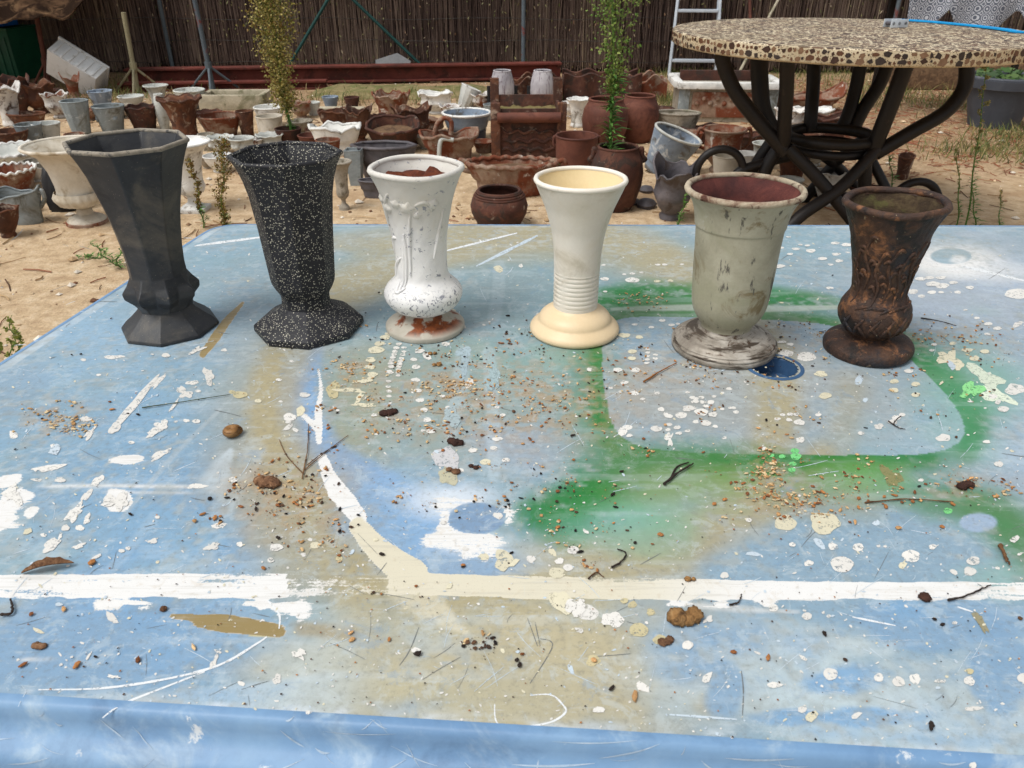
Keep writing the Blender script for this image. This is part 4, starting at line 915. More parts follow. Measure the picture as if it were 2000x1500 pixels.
# ================================================================== WEEDS
GREEN = [L(70,118,44), L(88,134,56), L(58,100,40), L(110,148,70)]
GOLD = [L(128,112,44), L(152,134,66), L(108,104,42), L(168,152,92), L(96,76,36)]
BROWN = [L(104,74,34), L(128,96,48), L(90,66,34), L(146,118,66)]
def weed(base, top, label, leaf=.05, nleaf=120, width=.0, panicle=0.0, pcols=GOLD, lcols=GREEN, nflower=0, stem=.006, group=None, lean=0):
    f = at_z(*base, 0); t_ = at_y(*top, f.y)
    rt = thing('weed', label, 'weed', (f.x, f.y, 0), group=group); d = t_-f; Ht = d.length
    bend = Vector((random.uniform(-.03,.03), random.uniform(-.03,.03), 0))*Ht
    ax = lambda s: d*s + bend*math.sin(s*math.pi) + Vector((.006*math.sin(s*13), .006*math.cos(s*11), 0))
    mb = MB(); tube(mb, [ax(k/14) for k in range(15)], [stem*(1-.75*k/14) for k in range(15)], 6); o = mb.build('stem', M['leafy'], rt, 60)
    set_attr(o, np.array([L(84,120,52)]*len(o.data.vertices)))
    mb = MB(); C = []
    def blade(p, dirv, l, w, c, droop=.4):
        dirv = dirv.normalized(); s = dirv.cross(Vector((0,0,1)))
        s = (s.normalized() if s.length > 1e-4 else Vector((1,0,0)))*w/2
        q1 = p + dirv*l*.5; q2 = p + dirv*l + Vector((0,0,-droop*l*.5)); up = Vector((0,0,w*.3))
        mb.add([p-s*.4, p+s*.4, q1+s, q1-s+up, q2], [(0,1,2,3),(3,2,4)]); k = random.uniform(.75,1.2)
        C.extend([[c[0]*k,c[1]*k,c[2]*k]]*5)
    for i in range(nleaf):
        s = random.uniform(.06, 1.0) if panicle == 0 else random.uniform(.05, 1-panicle*.85)
        a = i*2.4 + random.uniform(-.3,.3); el = random.uniform(.1,.7)
        blade(ax(s), Vector((math.cos(a), math.sin(a), el)), leaf*random.uniform(.5,1.15)*(1-.35*s), leaf*.11, random.choice(lcols))
    if C:
        o = mb.build('leaves', M['leafy'], rt, 0); set_attr(o, np.array(C)); tag(o, kind='stuff')
    if nflower:
        mb = MB(); C = []; mt = MB()
        nb = max(10, nflower//22)
        for b in range(nb):
            s = 1-panicle*(1-b/nb); a = b*2.4; env = math.sin(min(1,(1-s)/panicle*1.15+.08)*math.pi*.93)**.6
            p = ax(s); bl = width*env*random.uniform(.35,1.25); dv = Vector((math.cos(a), math.sin(a), 1.0)).normalized()
            tube(mt, [p, p+dv*bl*.6, p+dv*bl], [.0016,.0012,.0008], 4, cap=False)
            for j in range(nflower//nb):
                q = p + dv*bl*random.uniform(.2,1.05) + Vector((random.gauss(0,1),random.gauss(0,1),random.gauss(0,1)))*width*.14
                sz = random.uniform(.006,.015)*(1 if width > .07 else .6); u = Vector((random.gauss(0,1),random.gauss(0,1),random.gauss(0,1))).normalized()*sz
                w_ = u.orthogonal().normalized()*sz*.55; n_ = u.cross(w_).normalized()*sz*.5
                mb.add([q-u*.6, q+w_, q+n_, q-w_, q+u], [(0,1,2),(0,2,3),(4,2,1),(4,3,2),(0,3,4,1)]); c = random.choice(pcols); k = random.uniform(.7,1.25); C += [[c[0]*k,c[1]*k,c[2]*k]]*5
        o = mb.build('flower_heads', M['leafy'], rt, 0); set_attr(o, np.array(C)); tag(o, kind='stuff')
        o = mt.build('branches', M['leafy'], rt, 60); tag(o, kind='stuff'); set_attr(o, np.array([L(92,112,50)]*len(o.data.vertices)))
    return rt
weed((572,282), (514,-60), 'tall weed with a dense golden-green seed plume before the fence', .07, 170, .22, .80, [L(150,138,66), L(172,158,92), L(128,128,58), L(190,178,116), L(120,96,48)], nflower=5200, stem=.011)
weed((1188,405), (1198,-70), 'tall bright green weed with needle-like leaves behind the cream vase', .12, 230, .17, .5, [L(118,140,62), L(140,156,84), L(96,130,52)], nflower=1100, stem=.011)
weed((397,446), (372,312), 'short brown-gold seeding weed beside the black octagonal vase', .05, 60, .035, .75, BROWN+GOLD, nflower=520, stem=.004)
weed((438,452), (440,272), 'bushy brown-gold seeding weed between the two black vases', .05, 40, .06, .95, BROWN+GOLD, nflower=1100, stem=.004)
weed((1085,345), (1108,270), 'small pale green weed sprig leaning over the rusty oval jardiniere', .04, 50, .02, .5, GREEN, nflower=60, stem=.004)
weed((962,450), (958,388), 'small green weed sprouting in front of the squat brown jar', .04, 40, .03, .7, [L(128,142,72), L(150,150,90)], nflower=90, stem=.003)
weed((985,452), (978,400), 'tiny pale green weed beside the squat brown jar', .03, 30, .02, .7, [L(128,142,72), L(150,150,90)], nflower=60, stem=.003)
weed((1320,445), (1342,378), 'small green weed sprig before the folded lead planter', .045, 46, .012, .3, GREEN, nflower=20, stem=.004)
weed((1885,448), (1928,120), 'tall thin weed with sparse leaves by the grey pot', .05, 70, .035, .5, [L(140,140,80), L(160,154,100)], nflower=220, stem=.005)
weed((1868,445), (1866,285), 'thin upright weed beside the tall sparse weed', .04, 60, .02, .5, [L(130,124,70)], nflower=80, stem=.004)
weed((1905,450), (1898,350), 'leafy green weed at the foot of the tall sparse weed', .06, 60, 0, 0, nflower=0, stem=.004)
weed((1948,450), (1955,370), 'faded short weed standing alone on the sand right of the tall weeds', .035, 36, .015, .4, GOLD, nflower=40, stem=.003)
weed((1745,400), (1735,300), 'olive weed growing beside the rust tray under the round table', .06, 90, 0, 0, nflower=0, stem=.004)
for (b, t_, lw) in (((215,512),(175,470),'low sprawling green weed leaning back towards the cream urn'),((225,520),(240,478),'low green weed on the sand just behind the black octagonal vase'),((235,525),(205,490),'low green weed hugging the far edge of blue table'),((200,505),(150,500),'flattest green weed lying out over the bare sand')):
    weed(b, t_, lw, .05, 40, 0, 0, nflower=0, stem=.003, group='sprawling weeds by the blue table')
for (b, t_, lw) in (((18,735),(22,615),'tallest upright green weed sprig beside the blue table edge'),((-6,730),(2,650),'upright weed sprig farther out from the blue table edge'),((38,720),(36,640),'short upright weed sprig touching the blue table edge')):
    weed(b, t_, lw, .03, 60, .025, .8, [L(118,132,56), L(140,146,72)], nflower=120, stem=.003, group='weed sprigs at the table edge')

# ================================================================== BLUE TABLE
TZ = .6
def isect(a, b, c, d):
    x1,y1,x2,y2,x3,y3,x4,y4 = a.x,a.y,b.x,b.y,c.x,c.y,d.x,d.y
    den = (x1-x2)*(y3-y4)-(y1-y2)*(x3-x4)
    t = ((x1-x3)*(y3-y4)-(y1-y3)*(x3-x4))/den
    return np.array([x1+t*(x2-x1), y1+t*(y2-y1)])
far = (at_z(430,438,TZ), at_z(2000,441,TZ)); fro = (at_z(0,1365,TZ), at_z(2000,1488,TZ)); lef = (at_z(0,710,TZ), at_z(385,463,TZ))
rig = (Vector((1.46,1.9,TZ)), Vector((1.56,.3,TZ)))
BL, BR, FL, FR = isect(*far,*lef), isect(*far,*rig), isect(*fro,*lef), isect(*fro,*rig)
NX, NY = 840, 430
S, Tt = np.meshgrid(np.linspace(0,1,NX+1), np.linspace(0,1,NY+1)**1.25)
Pg = (FL*(1-S)[...,None]+FR*S[...,None])*(1-Tt)[...,None] + (BL*(1-S)[...,None]+BR*S[...,None])*Tt[...,None]
X, Y = Pg[...,0].copy(), Pg[...,1].copy()
def round_corner(X, Y, c, e1, e2, r):
    c = np.array(c); e1 = e1/np.linalg.norm(e1); e2 = e2/np.linalg.norm(e2)
    dx, dy = X-c[0], Y-c[1]; det = e1[0]*e2[1]-e1[1]*e2[0]
    a = (dx*e2[1]-dy*e2[0])/det; b = (e1[0]*dy-e1[1]*dx)/det
    ia = (a < r) & (b < r); d = np.hypot(r-a, r-b); k = ia & (d > r)
    f = np.where(k, r/np.maximum(d,1e-9), 1.0); a2 = r-(r-a)*f; b2 = r-(r-b)*f
    return np.where(k, c[0]+a2*e1[0]+b2*e2[0], X), np.where(k, c[1]+a2*e1[1]+b2*e2[1], Y)
for c, p, q in ((BL,BR,FL),(BR,BL,FR),(FL,FR,BL),(FR,FL,BR)): X, Y = round_corner(X, Y, c, p-c, q-c, .06)
# pixel of each table point, so that the paint can be laid where the photograph shows it
zc_ = Y*CT + (CAM_H-TZ)*ST; U = 1000+FPX*X/zc_; V = 750+FPX*((CAM_H-TZ)*CT - Y*ST)/zc_
def vnoise(x, y, seed):
    r = np.random.default_rng(seed).random((257,257)); xi = np.floor(x).astype(int); yi = np.floor(y).astype(int)
    fx = x-xi; fy = y-yi; fx = fx*fx*(3-2*fx); fy = fy*fy*(3-2*fy); xi &= 255; yi &= 255
    return (r[yi,xi]*(1-fx)+r[yi,xi+1]*fx)*(1-fy)+(r[yi+1,xi]*(1-fx)+r[yi+1,xi+1]*fx)*fy
def fbm(x, y, sc, seed, oc=4, sy=1.0):
    s = 0; a = 1; t = 0
    for o in range(oc): s = s + a*vnoise(x*sc*2**o+31.7*o+100, y*sc*sy*2**o+17.3*o+100, seed+o); t += a; a *= .55
    return s/t
sm = lambda e0, e1, x: (lambda t: t*t*(3-2*t))(np.clip((x-e0)/(e1-e0), 0, 1))
n3 = fbm(X,Y,4,1); n9 = fbm(X,Y,11,7); n40 = fbm(X,Y,45,13,3); nst = fbm(X,Y,6,21,4,9.0); nsv = fbm(X,Y,60,25,3,.15)
cl = lambda *c: np.array(L(*c))
cB, cG, cP, cT, cW, cC, cGr = cl(118,160,198), cl(140,167,178), cl(184,199,204), cl(168,158,124), cl(228,228,226), cl(214,208,186), cl(2,116,36)
img = np.empty(X.shape+(3,)); img[:] = cG
def put(c, a):
    global img
    img += (np.asarray(c)-img)*np.clip(a,0,1)[...,None]
film_c = np.empty(X.shape+(3,)); film_c[:] = cW; film_a = np.zeros(X.shape)
def cover(c, a):                          # opaque paint film: the material breaks its edge up
    global film_c, film_a
    k = (a > film_a)[...,None]; film_c = np.where(k, np.asarray(c), film_c); film_a = np.maximum(film_a, np.clip(a,0,1))
def fblob(cx, cy, rx, ry, c, a=.75, soft=.35, nz=.9, rot=0):
    dx, dy = U-cx, V-cy
    if rot: dx, dy = dx*math.cos(rot)+dy*math.sin(rot), -dx*math.sin(rot)+dy*math.cos(rot)
    d = np.sqrt((dx/rx)**2+(dy/ry)**2) + (n9-.5)*nz*2 + (n40-.5)*nz*.6; cover(c, a*(1-sm(1-soft, 1+soft, d)))
def fstroke(pts, w, c, a=.8, soft=.3, nz=.25):
    pts = [tuple(p)[:2] for p in spline([(x,y,0) for x,y in pts], 5)]
    D, A = sdist(pts); W = np.interp(A, np.linspace(0,1,len(w)), w) if hasattr(w,'__len__') else w
    cover(c, a*(1-sm(1-soft,1+soft, D/W*2+(n9-.5)*nz+(nst-.5)*nz)))
def blob(cx, cy, rx, ry, c, a, soft=1.0, nz=.5, rot=0):
    dx, dy = U-cx, V-cy
    if rot: dx, dy = dx*math.cos(rot)+dy*math.sin(rot), -dx*math.sin(rot)+dy*math.cos(rot)
    d = np.sqrt((dx/rx)**2+(dy/ry)**2) + (n9-.5)*nz*2 + (n40-.5)*nz*.5
    put(c, a*(1-sm(1-soft, 1+soft*.4, d)))
def sdist(pts):
    D = np.full(X.shape, 1e9); A = np.zeros(X.shape)
    Ls = [0]
    for (x0,y0),(x1,y1) in zip(pts[:-1],pts[1:]): Ls.append(Ls[-1]+math.hypot(x1-x0,y1-y0))
    for i, ((x0,y0),(x1,y1)) in enumerate(zip(pts[:-1],pts[1:])):
        vx, vy = x1-x0, y1-y0; q = vx*vx+vy*vy; t = np.clip(((U-x0)*vx+(V-y0)*vy)/q,0,1)
        d = np.hypot(U-x0-t*vx, V-y0-t*vy); k = d < D; D = np.where(k, d, D); A = np.where(k, (Ls[i]+t*(Ls[i+1]-Ls[i]))/Ls[-1], A)
    return D, A
def stroke(pts, w, c, a, soft=.5, nz=.3, fade=None):
    pts = [tuple(p)[:2] for p in spline([(x,y,0) for x,y in pts], 5)]
    D, A = sdist(pts); W = np.interp(A, np.linspace(0,1,len(w)), w) if hasattr(w,'__len__') else w
    d = D/W*2 + (n9-.5)*nz + (n40-.5)*nz*.7
    al = a if not hasattr(a,'__len__') else np.interp(A, np.linspace(0,1,len(a)), a)
    put(c, al*(1-sm(1-soft,1+soft,d)))
put(cB, .55*sm(.42,.62,n3)); put(cl(120,150,172), .5*sm(.5,.7,n9)*(V<1000))
blob(260,590,420,200,cl(144,178,206),.75,.8)
blob(330,960,430,230,cB,.65,.8); blob(200,1250,480,130,cB,.95,.6); blob(520,1090,260,60,cB,.7,.8); blob(760,840,60,90,cB,.3)
blob(1000,540,900,130,cl(128,156,164),.85,.9); blob(1750,470,500,60,cl(134,164,178),.7,.9)
blob(1900,570,260,140,cl(170,180,196),.75,.8); blob(1960,820,180,240,cl(160,178,196),.7,.8)
blob(900,800,330,170,cl(144,156,148),.8,.9); blob(700,800,90,140,cl(150,156,136),.8,.6)
blob(1050,880,150,70,cl(156,166,184),.6,.7); blob(1450,760,320,130,cl(160,164,164),.85,.6)
# tan overspray
stroke([(600,640),(520,720),(490,800),(510,880),(570,960),(640,1060)], [80,130,160,170,180,190], cl(160,158,140), .7, 1.0, .4)
stroke([(640,560),(566,690),(532,770),(538,850),(585,925),(660,1010),(700,1090)], [50,80,84,84,90,110,140], cT, .9, .5, .25)
stroke([(600,680),(582,760),(590,830),(640,900),(740,960),(800,1030)], [60,78,86,84,90,120], cl(122,164,208), .95, .35, .2)
blob(980,1290,520,170,cl(182,172,140),.95,.6); blob(760,1350,300,90,cl(180,174,146),.85,.8); blob(640,1080,170,110,cT,.7,.7)
blob(330,890,60,40,cT,.1); blob(560,960,170,110,cl(166,156,130),.75,.8)
stroke([(690,1130),(900,1150),(1150,1090),(1400,1030),(1540,960),(1600,890)], [120,110,110,90,80,60], cT, .8, .6, .3)
stroke([(520,480),(720,470),(1000,452),(1180,456),(1330,520)], [10,46,40,46,56], cl(166,160,136), .75, .7, .3)
stroke([(660,580),(760,540),(900,490),(1060,470)], [70,60,40,30], cl(168,164,142), .7, .7)
stroke([(1505,690),(1520,780),(1500,880)], [70,64,60], cl(164,156,122), .8, .4); stroke([(1660,760),(1640,880)], 60, cl(160,154,128), .5, .8)
blob(1600,960,170,60,cl(150,152,116),.7,.8); blob(1300,950,170,60,cl(150,158,120),.6,.9)
ring = [(1030+490*math.cos(a_)*(1+.02*math.sin(a_)), 790+(330 if math.sin(a_) < 0 else 350)*math.sin(a_)) for a_ in np.linspace(0,6.283,33)]
stroke(ring, 92, cl(168,158,124), .78, .7, .3)
# blue circle of the wheel-like ring, lower middle
blob(760,1020,120,80,cl(124,166,206),.8,.6); blob(880,1100,170,40,cl(124,164,204),.75,.5); blob(840,960,150,60,cl(140,172,204),.6,.8)
# white overspray round masked discs
blob(880,975,110,38,cl(214,222,230),.85,.9,.4); blob(925,1060,80,26,cl(214,222,230),.6,.8,.5); fblob(895,985,56,16,cW,.47,.9,1.2); fblob(925,1058,74,14,cW,.52,.9,1.3); fblob(985,1012,22,26,cW,.5,.8,1.2); fblob(945,1078,44,14,cW,.5,.9,1.4); fblob(875,1030,14,30,cW,.5,.8,1.2)
blob(932,1012,56,31,cl(122,150,180),1,.08,.06); film_a *= 1-(((U-932)/56)**2+((V-1012)/31)**2 < 1.0)
blob(1860,505,110,38,cW,.95,.7,.3); blob(1885,520,190,26,cW,.6,.8,.3,.15); blob(1858,500,42,16,cl(146,170,182),1,.12,.06); blob(1872,506,18,10,cW,.8,.5)
# green spray round a rounded rectangular mask
mask = [(1180,640),(1176,700),(1184,780),(1200,835),(1240,868),(1330,882),(1500,887),(1700,889),(1800,887),(1860,872),(1884,845),(1870,800),(1820,742),(1760,690),(1690,655),(1600,632),(1450,622),(1300,618),(1215,622),(1180,640)]
mask = [tuple(p)[:2] for p in spline([(x,y,0) for x,y in mask],3)]
Dm, Am = sdist(mask)
inside = np.zeros(X.shape, bool)
for (x0,y0),(x1,y1) in zip(mask[:-1],mask[1:]):
    k = (y0 > V) != (y1 > V)
    with np.errstate(divide='ignore', invalid='ignore'): inside ^= k & (U < (x1-x0)*(V-y0)/(y1-y0+1e-12)+x0)
ang = np.arctan2((V-760)*2.2, U-1530)
wd = np.interp(ang, [-3.15,-2.6,-1.9,-1.2,-.6,0,.5,1.0,1.7,2.3,2.9,3.15], [60,52,34,34,50,75,45,46,56,70,70,60])
st_ = np.interp(ang, [-3.15,-2.6,-1.9,-1.2,-.6,0,.5,1.0,1.7,2.3,2.9,3.15], [.95,1,1,.95,.8,.62,.7,.75,.95,1,.95,.95])
vs_ = np.where(V < 650, .55, 1.0)
img_keep = img.copy(); ga = np.where(inside, 0, st_*np.exp(-(np.maximum(Dm-6,0)/(wd*vs_))**1.6)); put(cGr, ga*(1.0+.3*(n9-.5)))
put(cGr, np.where(inside, .55*np.exp(-Dm/3), 0))
stroke([(1150,600),(1200,582),(1320,578),(1450,580),(1640,590),(1700,600)], [40,58,46,44,34,10], cGr, [.8,.95,.9,.95,.9,.3], .55, .2)
stroke([(1185,622),(1350,616),(1500,618),(1600,634),(1660,655)], [14,26,26,26,20], cGr, .9, .4, .15)
stroke([(1195,604),(1350,601),(1500,603),(1640,600)], [6,12,13,8], cl(176,190,176), .85, .4, .3); stroke([(1400,640),(1530,640),(1640,672)], [10,16,20], cl(140,150,120), .5, .6)
stroke([(1170,650),(1172,740),(1186,830),(1230,890)], [26,34,46,60], cGr, [.7,.85,.95,1], .5, .2)
stroke([(1240,893),(1400,905),(1600,906),(1820,900)], [40,46,40,30], cGr, [1,.9,.85,.7], .6, .25)
stroke([(1740,640),(1800,700),(1870,770),(1905,830),(1890,880)], [30,46,60,60,40], cGr, [.7,.75,.8,.8,.7], .8, .3)
img[inside] = img[inside]*.0 + img_keep[inside]
stroke([(1035,1010),(1110,975),(1230,925),(1380,900),(1520,900)], [60,110,100,70,50], cGr, [.75,.95,.9,.8,.6], .8, .35); blob(1095,1010,80,60,cGr,.6,.8)
blob(1180,590,90,28,cGr,.6,.8); blob(1190,690,40,60,cGr,.25,.9); blob(1000,700,170,50,cl(110,160,140),.3,.9)
stroke([(1730,965),(1810,975),(1890,985),(1960,1020),(2040,1090)], [40,70,80,95,110], cGr, [.25,.75,.95,.95,.9], .7, .3); blob(1910,1021,38,19,cl(150,176,206),1,.12,.08)
blob(1900,760,110,120,cl(90,160,120),.45,.9); blob(1300,1000,170,40,cl(120,170,120),.4,.9); blob(1370,945,190,34,cl(126,154,84),.6,.9); blob(1640,925,190,30,cl(120,146,80),.55,.9); blob(1250,1040,140,50,cl(100,170,150),.55,.9); blob(1700,940,140,40,cl(90,160,90),.5,.9); blob(1950,1130,90,50,cl(140,190,160),.4,.9)
# pale worn film with blue showing through, in front on the right and in the middle
fr = sm(1180,1260,V+60*(n9-.5))*sm(1180,1420,U+200*(n3-.5)); put(cP, fr*.85*sm(.36,.54,n9*.6+n40*.25+nst*.15)); put(cB, fr*.9*sm(.54,.66,n3*.6+n9*.4))
for (x,y,rx,ry) in ((1850,1215,170,46),(1640,1330,110,36),(1340,1240,60,40),(1420,1335,40,60),(1700,1400,160,26),(1560,1400,90,20),(1950,1330,60,90)): blob(x,y,rx,ry,cB,.85,.35,.8)
fl = sm(0,1,(V-(1352-.00042*np.maximum(U-60,0)**1.96*.42))/14)*sm(20,140,U)*(1-sm(520,760,U+90*(n9-.5)))*sm(1190,1240,V); put(cl(176,196,210), fl*.8*(.55+.6*n9))
blob(620,1300,120,120,cP,.4,.8)
# pale brushed bands
for (a_, b_, w_, al) in (((955,690),(965,930),26,.35),((905,690),(880,840),30,.35),((975,520),(965,620),24,.25),((300,1010),(200,1130),20,.2),((500,880),(430,1000),40,.25)): stroke([a_,((a_[0]+b_[0])/2+3,(a_[1]+b_[1])/2),b_], w_, cl(190,206,216), al, .25, .25)
# white cross line and curve
ty = np.interp(U,[0,600,830,1300,2000],[1122,1119,1120,1131,1139]); by = np.interp(U,[0,300,520,640,760,1000,1300,2000],[1168,1166,1170,1164,1162,1168,1172,1171])
e = 5*(n40-.5)+9*(nst-.5); line = sm(-2,2,V-ty+e)*sm(-2,2,by-V+e*1.4); line *= np.where((U>560)&(U<760), .45, 1.0)
lc_ = cW + (cC-cW)*np.clip(sm(600,760,U)*(1-sm(1180,1500,U)),0,1)[...,None]*.95
cover(lc_, line*np.clip(1.0-.55*sm(.5,.72,nst),.3,1)*.85)
for (x0,x1,yy,h) in ((160,330,1180,14),(440,640,1185,20),(540,640,1205,16),(1250,1560,1180,10)): cover(cW, .72*sm(x0,x0+40,U)*(1-sm(x1-60,x1,U))*np.exp(-((V-yy)/h)**2)*sm(.44,.6,nst*.6+n40*.4))
stroke([(1330,1180),(1450,1190),(1560,1195)],[8,14,4],cW,.6,.6,.8)

fstroke([(622,722),(627,760),(622,800),(623,862)], [4,9,18,12], cW, .7); fstroke([(588,808),(622,836)], [10,18], cW, .65)
fstroke([(630,895),(650,945),(700,1010)], [20,38,36], cW, .75, .3); fstroke([(700,1028),(740,1075),(805,1124)], [36,50,64], cC, 1, .12, .08)
stroke([(800,1150),(860,1200),(910,1235)], [80,50,10], cC, .6, .4, .3)
# tan brush smear and tan streak by the black vase
fstroke([(388,1213),(440,1218),(500,1226),(545,1232)], [22,34,30,26], cl(146,128,84), 1, .15, .5); fstroke([(335,1203),(376,1206)], [8,14], cl(146,130,92), .9, .3, .5); stroke([(590,1228),(690,1236)], [30,24], cl(160,144,108), .7, .6, .4); stroke([(490,1238),(540,1238)], [10,12], cl(206,190,128), .8, .4)
fstroke([(396,692),(420,660),(445,625),(474,592)], [14,19,15,6], cl(150,132,90), 1, .15, .1)
# big white areas, left
for (x,y,rx,ry,r) in ((25,975,62,36,-.6),(-10,1010,60,44,0),(245,898,40,10,-.1),(228,975,28,22,.3),(145,1002,20,12,-.4),(95,915,34,10,-.2),(20,940,40,16,-.2),(60,1000,20,14,-.5)): fblob(x,y,rx,ry,cW,.7,.4,.7,r)
for (x0,x1,yy,h,al) in ((60,420,950,3.5,.9),(180,420,962,3,.6),(0,130,1284,5,.9),(0,60,860,5,.6),(20,130,880,3,.5)): put(cW, al*sm(x0,x0+50,U)*(1-sm(x1-80,x1,U))*np.exp(-((V-yy-4*(n3-.5)*3)/h)**2)*sm(.35,.5,nst*.7+n40*.3))
stroke([(420,940),(440,900),(450,880)], [50,36,10], cl(200,214,224), .6, .6, .6); stroke([(240,1010),(330,900),(430,800)], [8,10,6], cl(176,186,190), .5, .5)
# worn white ridge along the front
fe = np.interp(U,[0,2000],[1365,1488]); put(cl(206,216,224), np.exp(-((V-fe+12)/12)**2)*sm(.42,.62,nst*.5+n40*.5)*.9); put(cB, np.exp(-((V-fe+34)/16)**2)*.45*sm(.4,.6,n9))
put(cl(196,208,216), .7*(S < .011)*sm(.3,.6,n9)); put(cl(196,208,216), .5*(Tt > .988)*sm(.4,.6,n9))
# light scratches, dust and grime all over
put(cl(205,218,226), .16*sm(.62,.74,nst)); n80 = fbm(X,Y,90,61,3); gk = 1-.75*np.clip(ga,0,1); put(cl(128,128,116), gk*.5*sm(.48,.72,n80*.6+n40*.4)*sm(.38,.62,n9)); put(cl(186,200,206), gk*.38*sm(.52,.72,n80*.5+n9*.5)); put(cl(150,150,136), .22*sm(.45,.6,n3))
for (x,y,rx,ry,a_) in ((900,785,260,80,.5),(1060,790,160,70,.5),(570,985,120,60,.55),(120,818,70,34,.6),(870,752,70,16,.6),(690,725,36,26,.6),(1500,925,60,50,.45),(1560,985,110,24,.45),(1750,660,200,30,.4),(1300,720,150,40,.35),(1880,950,90,26,.45),(525,945,70,40,.5)):
    put(cl(170,142,104), a_*np.exp(-((U-x)/rx)**2-((V-y)/ry)**2)*sm(.42,.6,n80*.7+n40*.3))
img *= (0.94+.12*fbm(X,Y,160,33,2))[...,None]
gmask = np.clip((img[...,1]-np.maximum(img[...,0],img[...,2]*.8))*6,0,1)
# the round well in the top
hc = at_z(1512,716,TZ); HR = .042
inhole = ((X-hc.x)**2+(Y-hc.y)**2) < (HR-.002)**2
bt = thing('painted_table', 'large paint-spattered blue table with the six vases standing on it', 'table', (0,0,0))
idx = np.arange((NX+1)*(NY+1)).reshape(NY+1,NX+1)
q = np.stack([idx[:-1,:-1],idx[:-1,1:],idx[1:,1:],idx[1:,:-1]],-1); kill = inhole[:-1,:-1]&inhole[1:,1:]&inhole[:-1,1:]&inhole[1:,:-1]
q = q[~kill].reshape(-1,4)
me = bpy.data.meshes.new('tabletop'); vv = np.stack([X,Y,np.full(X.shape,TZ)],-1).reshape(-1,3).astype(np.float32)
me.vertices.add(len(vv)); me.vertices.foreach_set('co', vv.ravel()); me.loops.add(q.size); me.loops.foreach_set('vertex_index', q.ravel().astype(np.int32))
me.polygons.add(len(q)); me.polygons.foreach_set('loop_start', np.arange(0,q.size,4,dtype=np.int32)); me.update(); me.validate()
top = bpy.data.objects.new('tabletop', me); COL.objects.link(top); top.parent = bt
def table_mat():
    m_, nt, b, v, vo, rnd = new_mat('spattered_blue_paint')
    at = nt.nodes.new('ShaderNodeAttribute'); at.attribute_name = 'paint'
    n1 = noise(nt, vo, 220, 4, .7); n2 = noise(nt, vo, 34, 6, .65); n4 = noise(nt, vo, 700, 3, .7)
    c = at.outputs['Color']
    fa = nt.nodes.new('ShaderNodeAttribute'); fa.attribute_name = 'film'
    nb = noise(nt, vo, 60, 6, .72, .4); nf = noise(nt, vo, 320, 4, .75)
    mpb = nt.nodes.new('ShaderNodeMapping'); mpb.inputs['Scale'].default_value = (10, 190, 1); nt.links.new(vo, mpb.inputs['Vector']); br = noise(nt, mpb.outputs[0], 1.0, 5, .7)
    tot = mathn(nt, 'ADD', mathn(nt, 'ADD', fa.outputs['Alpha'], mathn(nt, 'MULTIPLY', mathn(nt, 'SUBTRACT', nb, .5), .55)), mathn(nt, 'ADD', mathn(nt, 'MULTIPLY', mathn(nt, 'SUBTRACT', nf, .5), .5), mathn(nt, 'MULTIPLY', mathn(nt, 'SUBTRACT', br, .5), .75)))
    fm = mathn(nt, 'MULTIPLY', step(nt, tot, .36, .46), step(nt, fa.outputs['Alpha'], .02, .2))
    mo = noise(nt, vo, 130, 5, .75); c = mixc(nt, mathn(nt, 'MULTIPLY', step(nt, mo, .48, .70), mathn(nt, 'MULTIPLY', at.outputs['Alpha'], .42)), c, L(116,118,110)); c = mixc(nt, mathn(nt, 'MULTIPLY', step(nt, mathn(nt, 'ADD', mathn(nt, 'MULTIPLY', nb, .6), mathn(nt, 'MULTIPLY', br, .4)), .52, .66), mathn(nt, 'MULTIPLY', at.outputs['Alpha'], .42)), c, L(196,206,210))
    bm = noise(nt, vo, 26, 8, .78, .8); c = mixc(nt, mathn(nt, 'MULTIPLY', step(nt, bm, .54, .60), mathn(nt, 'MULTIPLY', at.outputs['Alpha'], .30)), c, L(194,206,210)); c = mixc(nt, mathn(nt, 'MULTIPLY', step(nt, noise(nt, vo, 17, 8, .8, .6), .57, .63), mathn(nt, 'MULTIPLY', at.outputs['Alpha'], .28)), c, L(106,148,186))
    fcol = mixc(nt, mathn(nt, 'MULTIPLY', step(nt, br, .5, .66), .30), fa.outputs['Color'], L(176,172,160)); fcol = mixc(nt, mathn(nt, 'MULTIPLY', step(nt, nb, .54, .68), .28), fcol, L(190,172,140)); c = mixc(nt, fm, c, fcol)
    c = mixc(nt, mathn(nt, 'MULTIPLY', step(nt, n4, .62, .70), .55), c, L(96,92,84))      # fine black grit
    c = mixc(nt, mathn(nt, 'MULTIPLY', step(nt, n1, .66, .72), .5), c, L(214,220,222))     # fine pale flecks
    mp = nt.nodes.new('ShaderNodeMapping'); mp.inputs['Scale'].default_value = (16, 260, 1); mp.inputs['Rotation'].default_value = (0,0,R(38)); nt.links.new(vo, mp.inputs['Vector'])
    s1 = noise(nt, mp.outputs[0], 1.0, 3, .6); c = mixc(nt, mathn(nt, 'MULTIPLY', step(nt, s1, .70, .76), .22), c, L(214,222,228))
    mp2 = nt.nodes.new('ShaderNodeMapping'); mp2.inputs['Scale'].default_value = (240, 14, 1); mp2.inputs['Rotation'].default_value = (0,0,R(-14)); nt.links.new(vo, mp2.inputs['Vector'])
    s2 = noise(nt, mp2.outputs[0], 1.0, 3, .6); c = mixc(nt, mathn(nt, 'MULTIPLY', step(nt, s2, .70, .76), .22), c, L(206,216,224))
    nt.links.new(c, b.inputs['Base Color'])
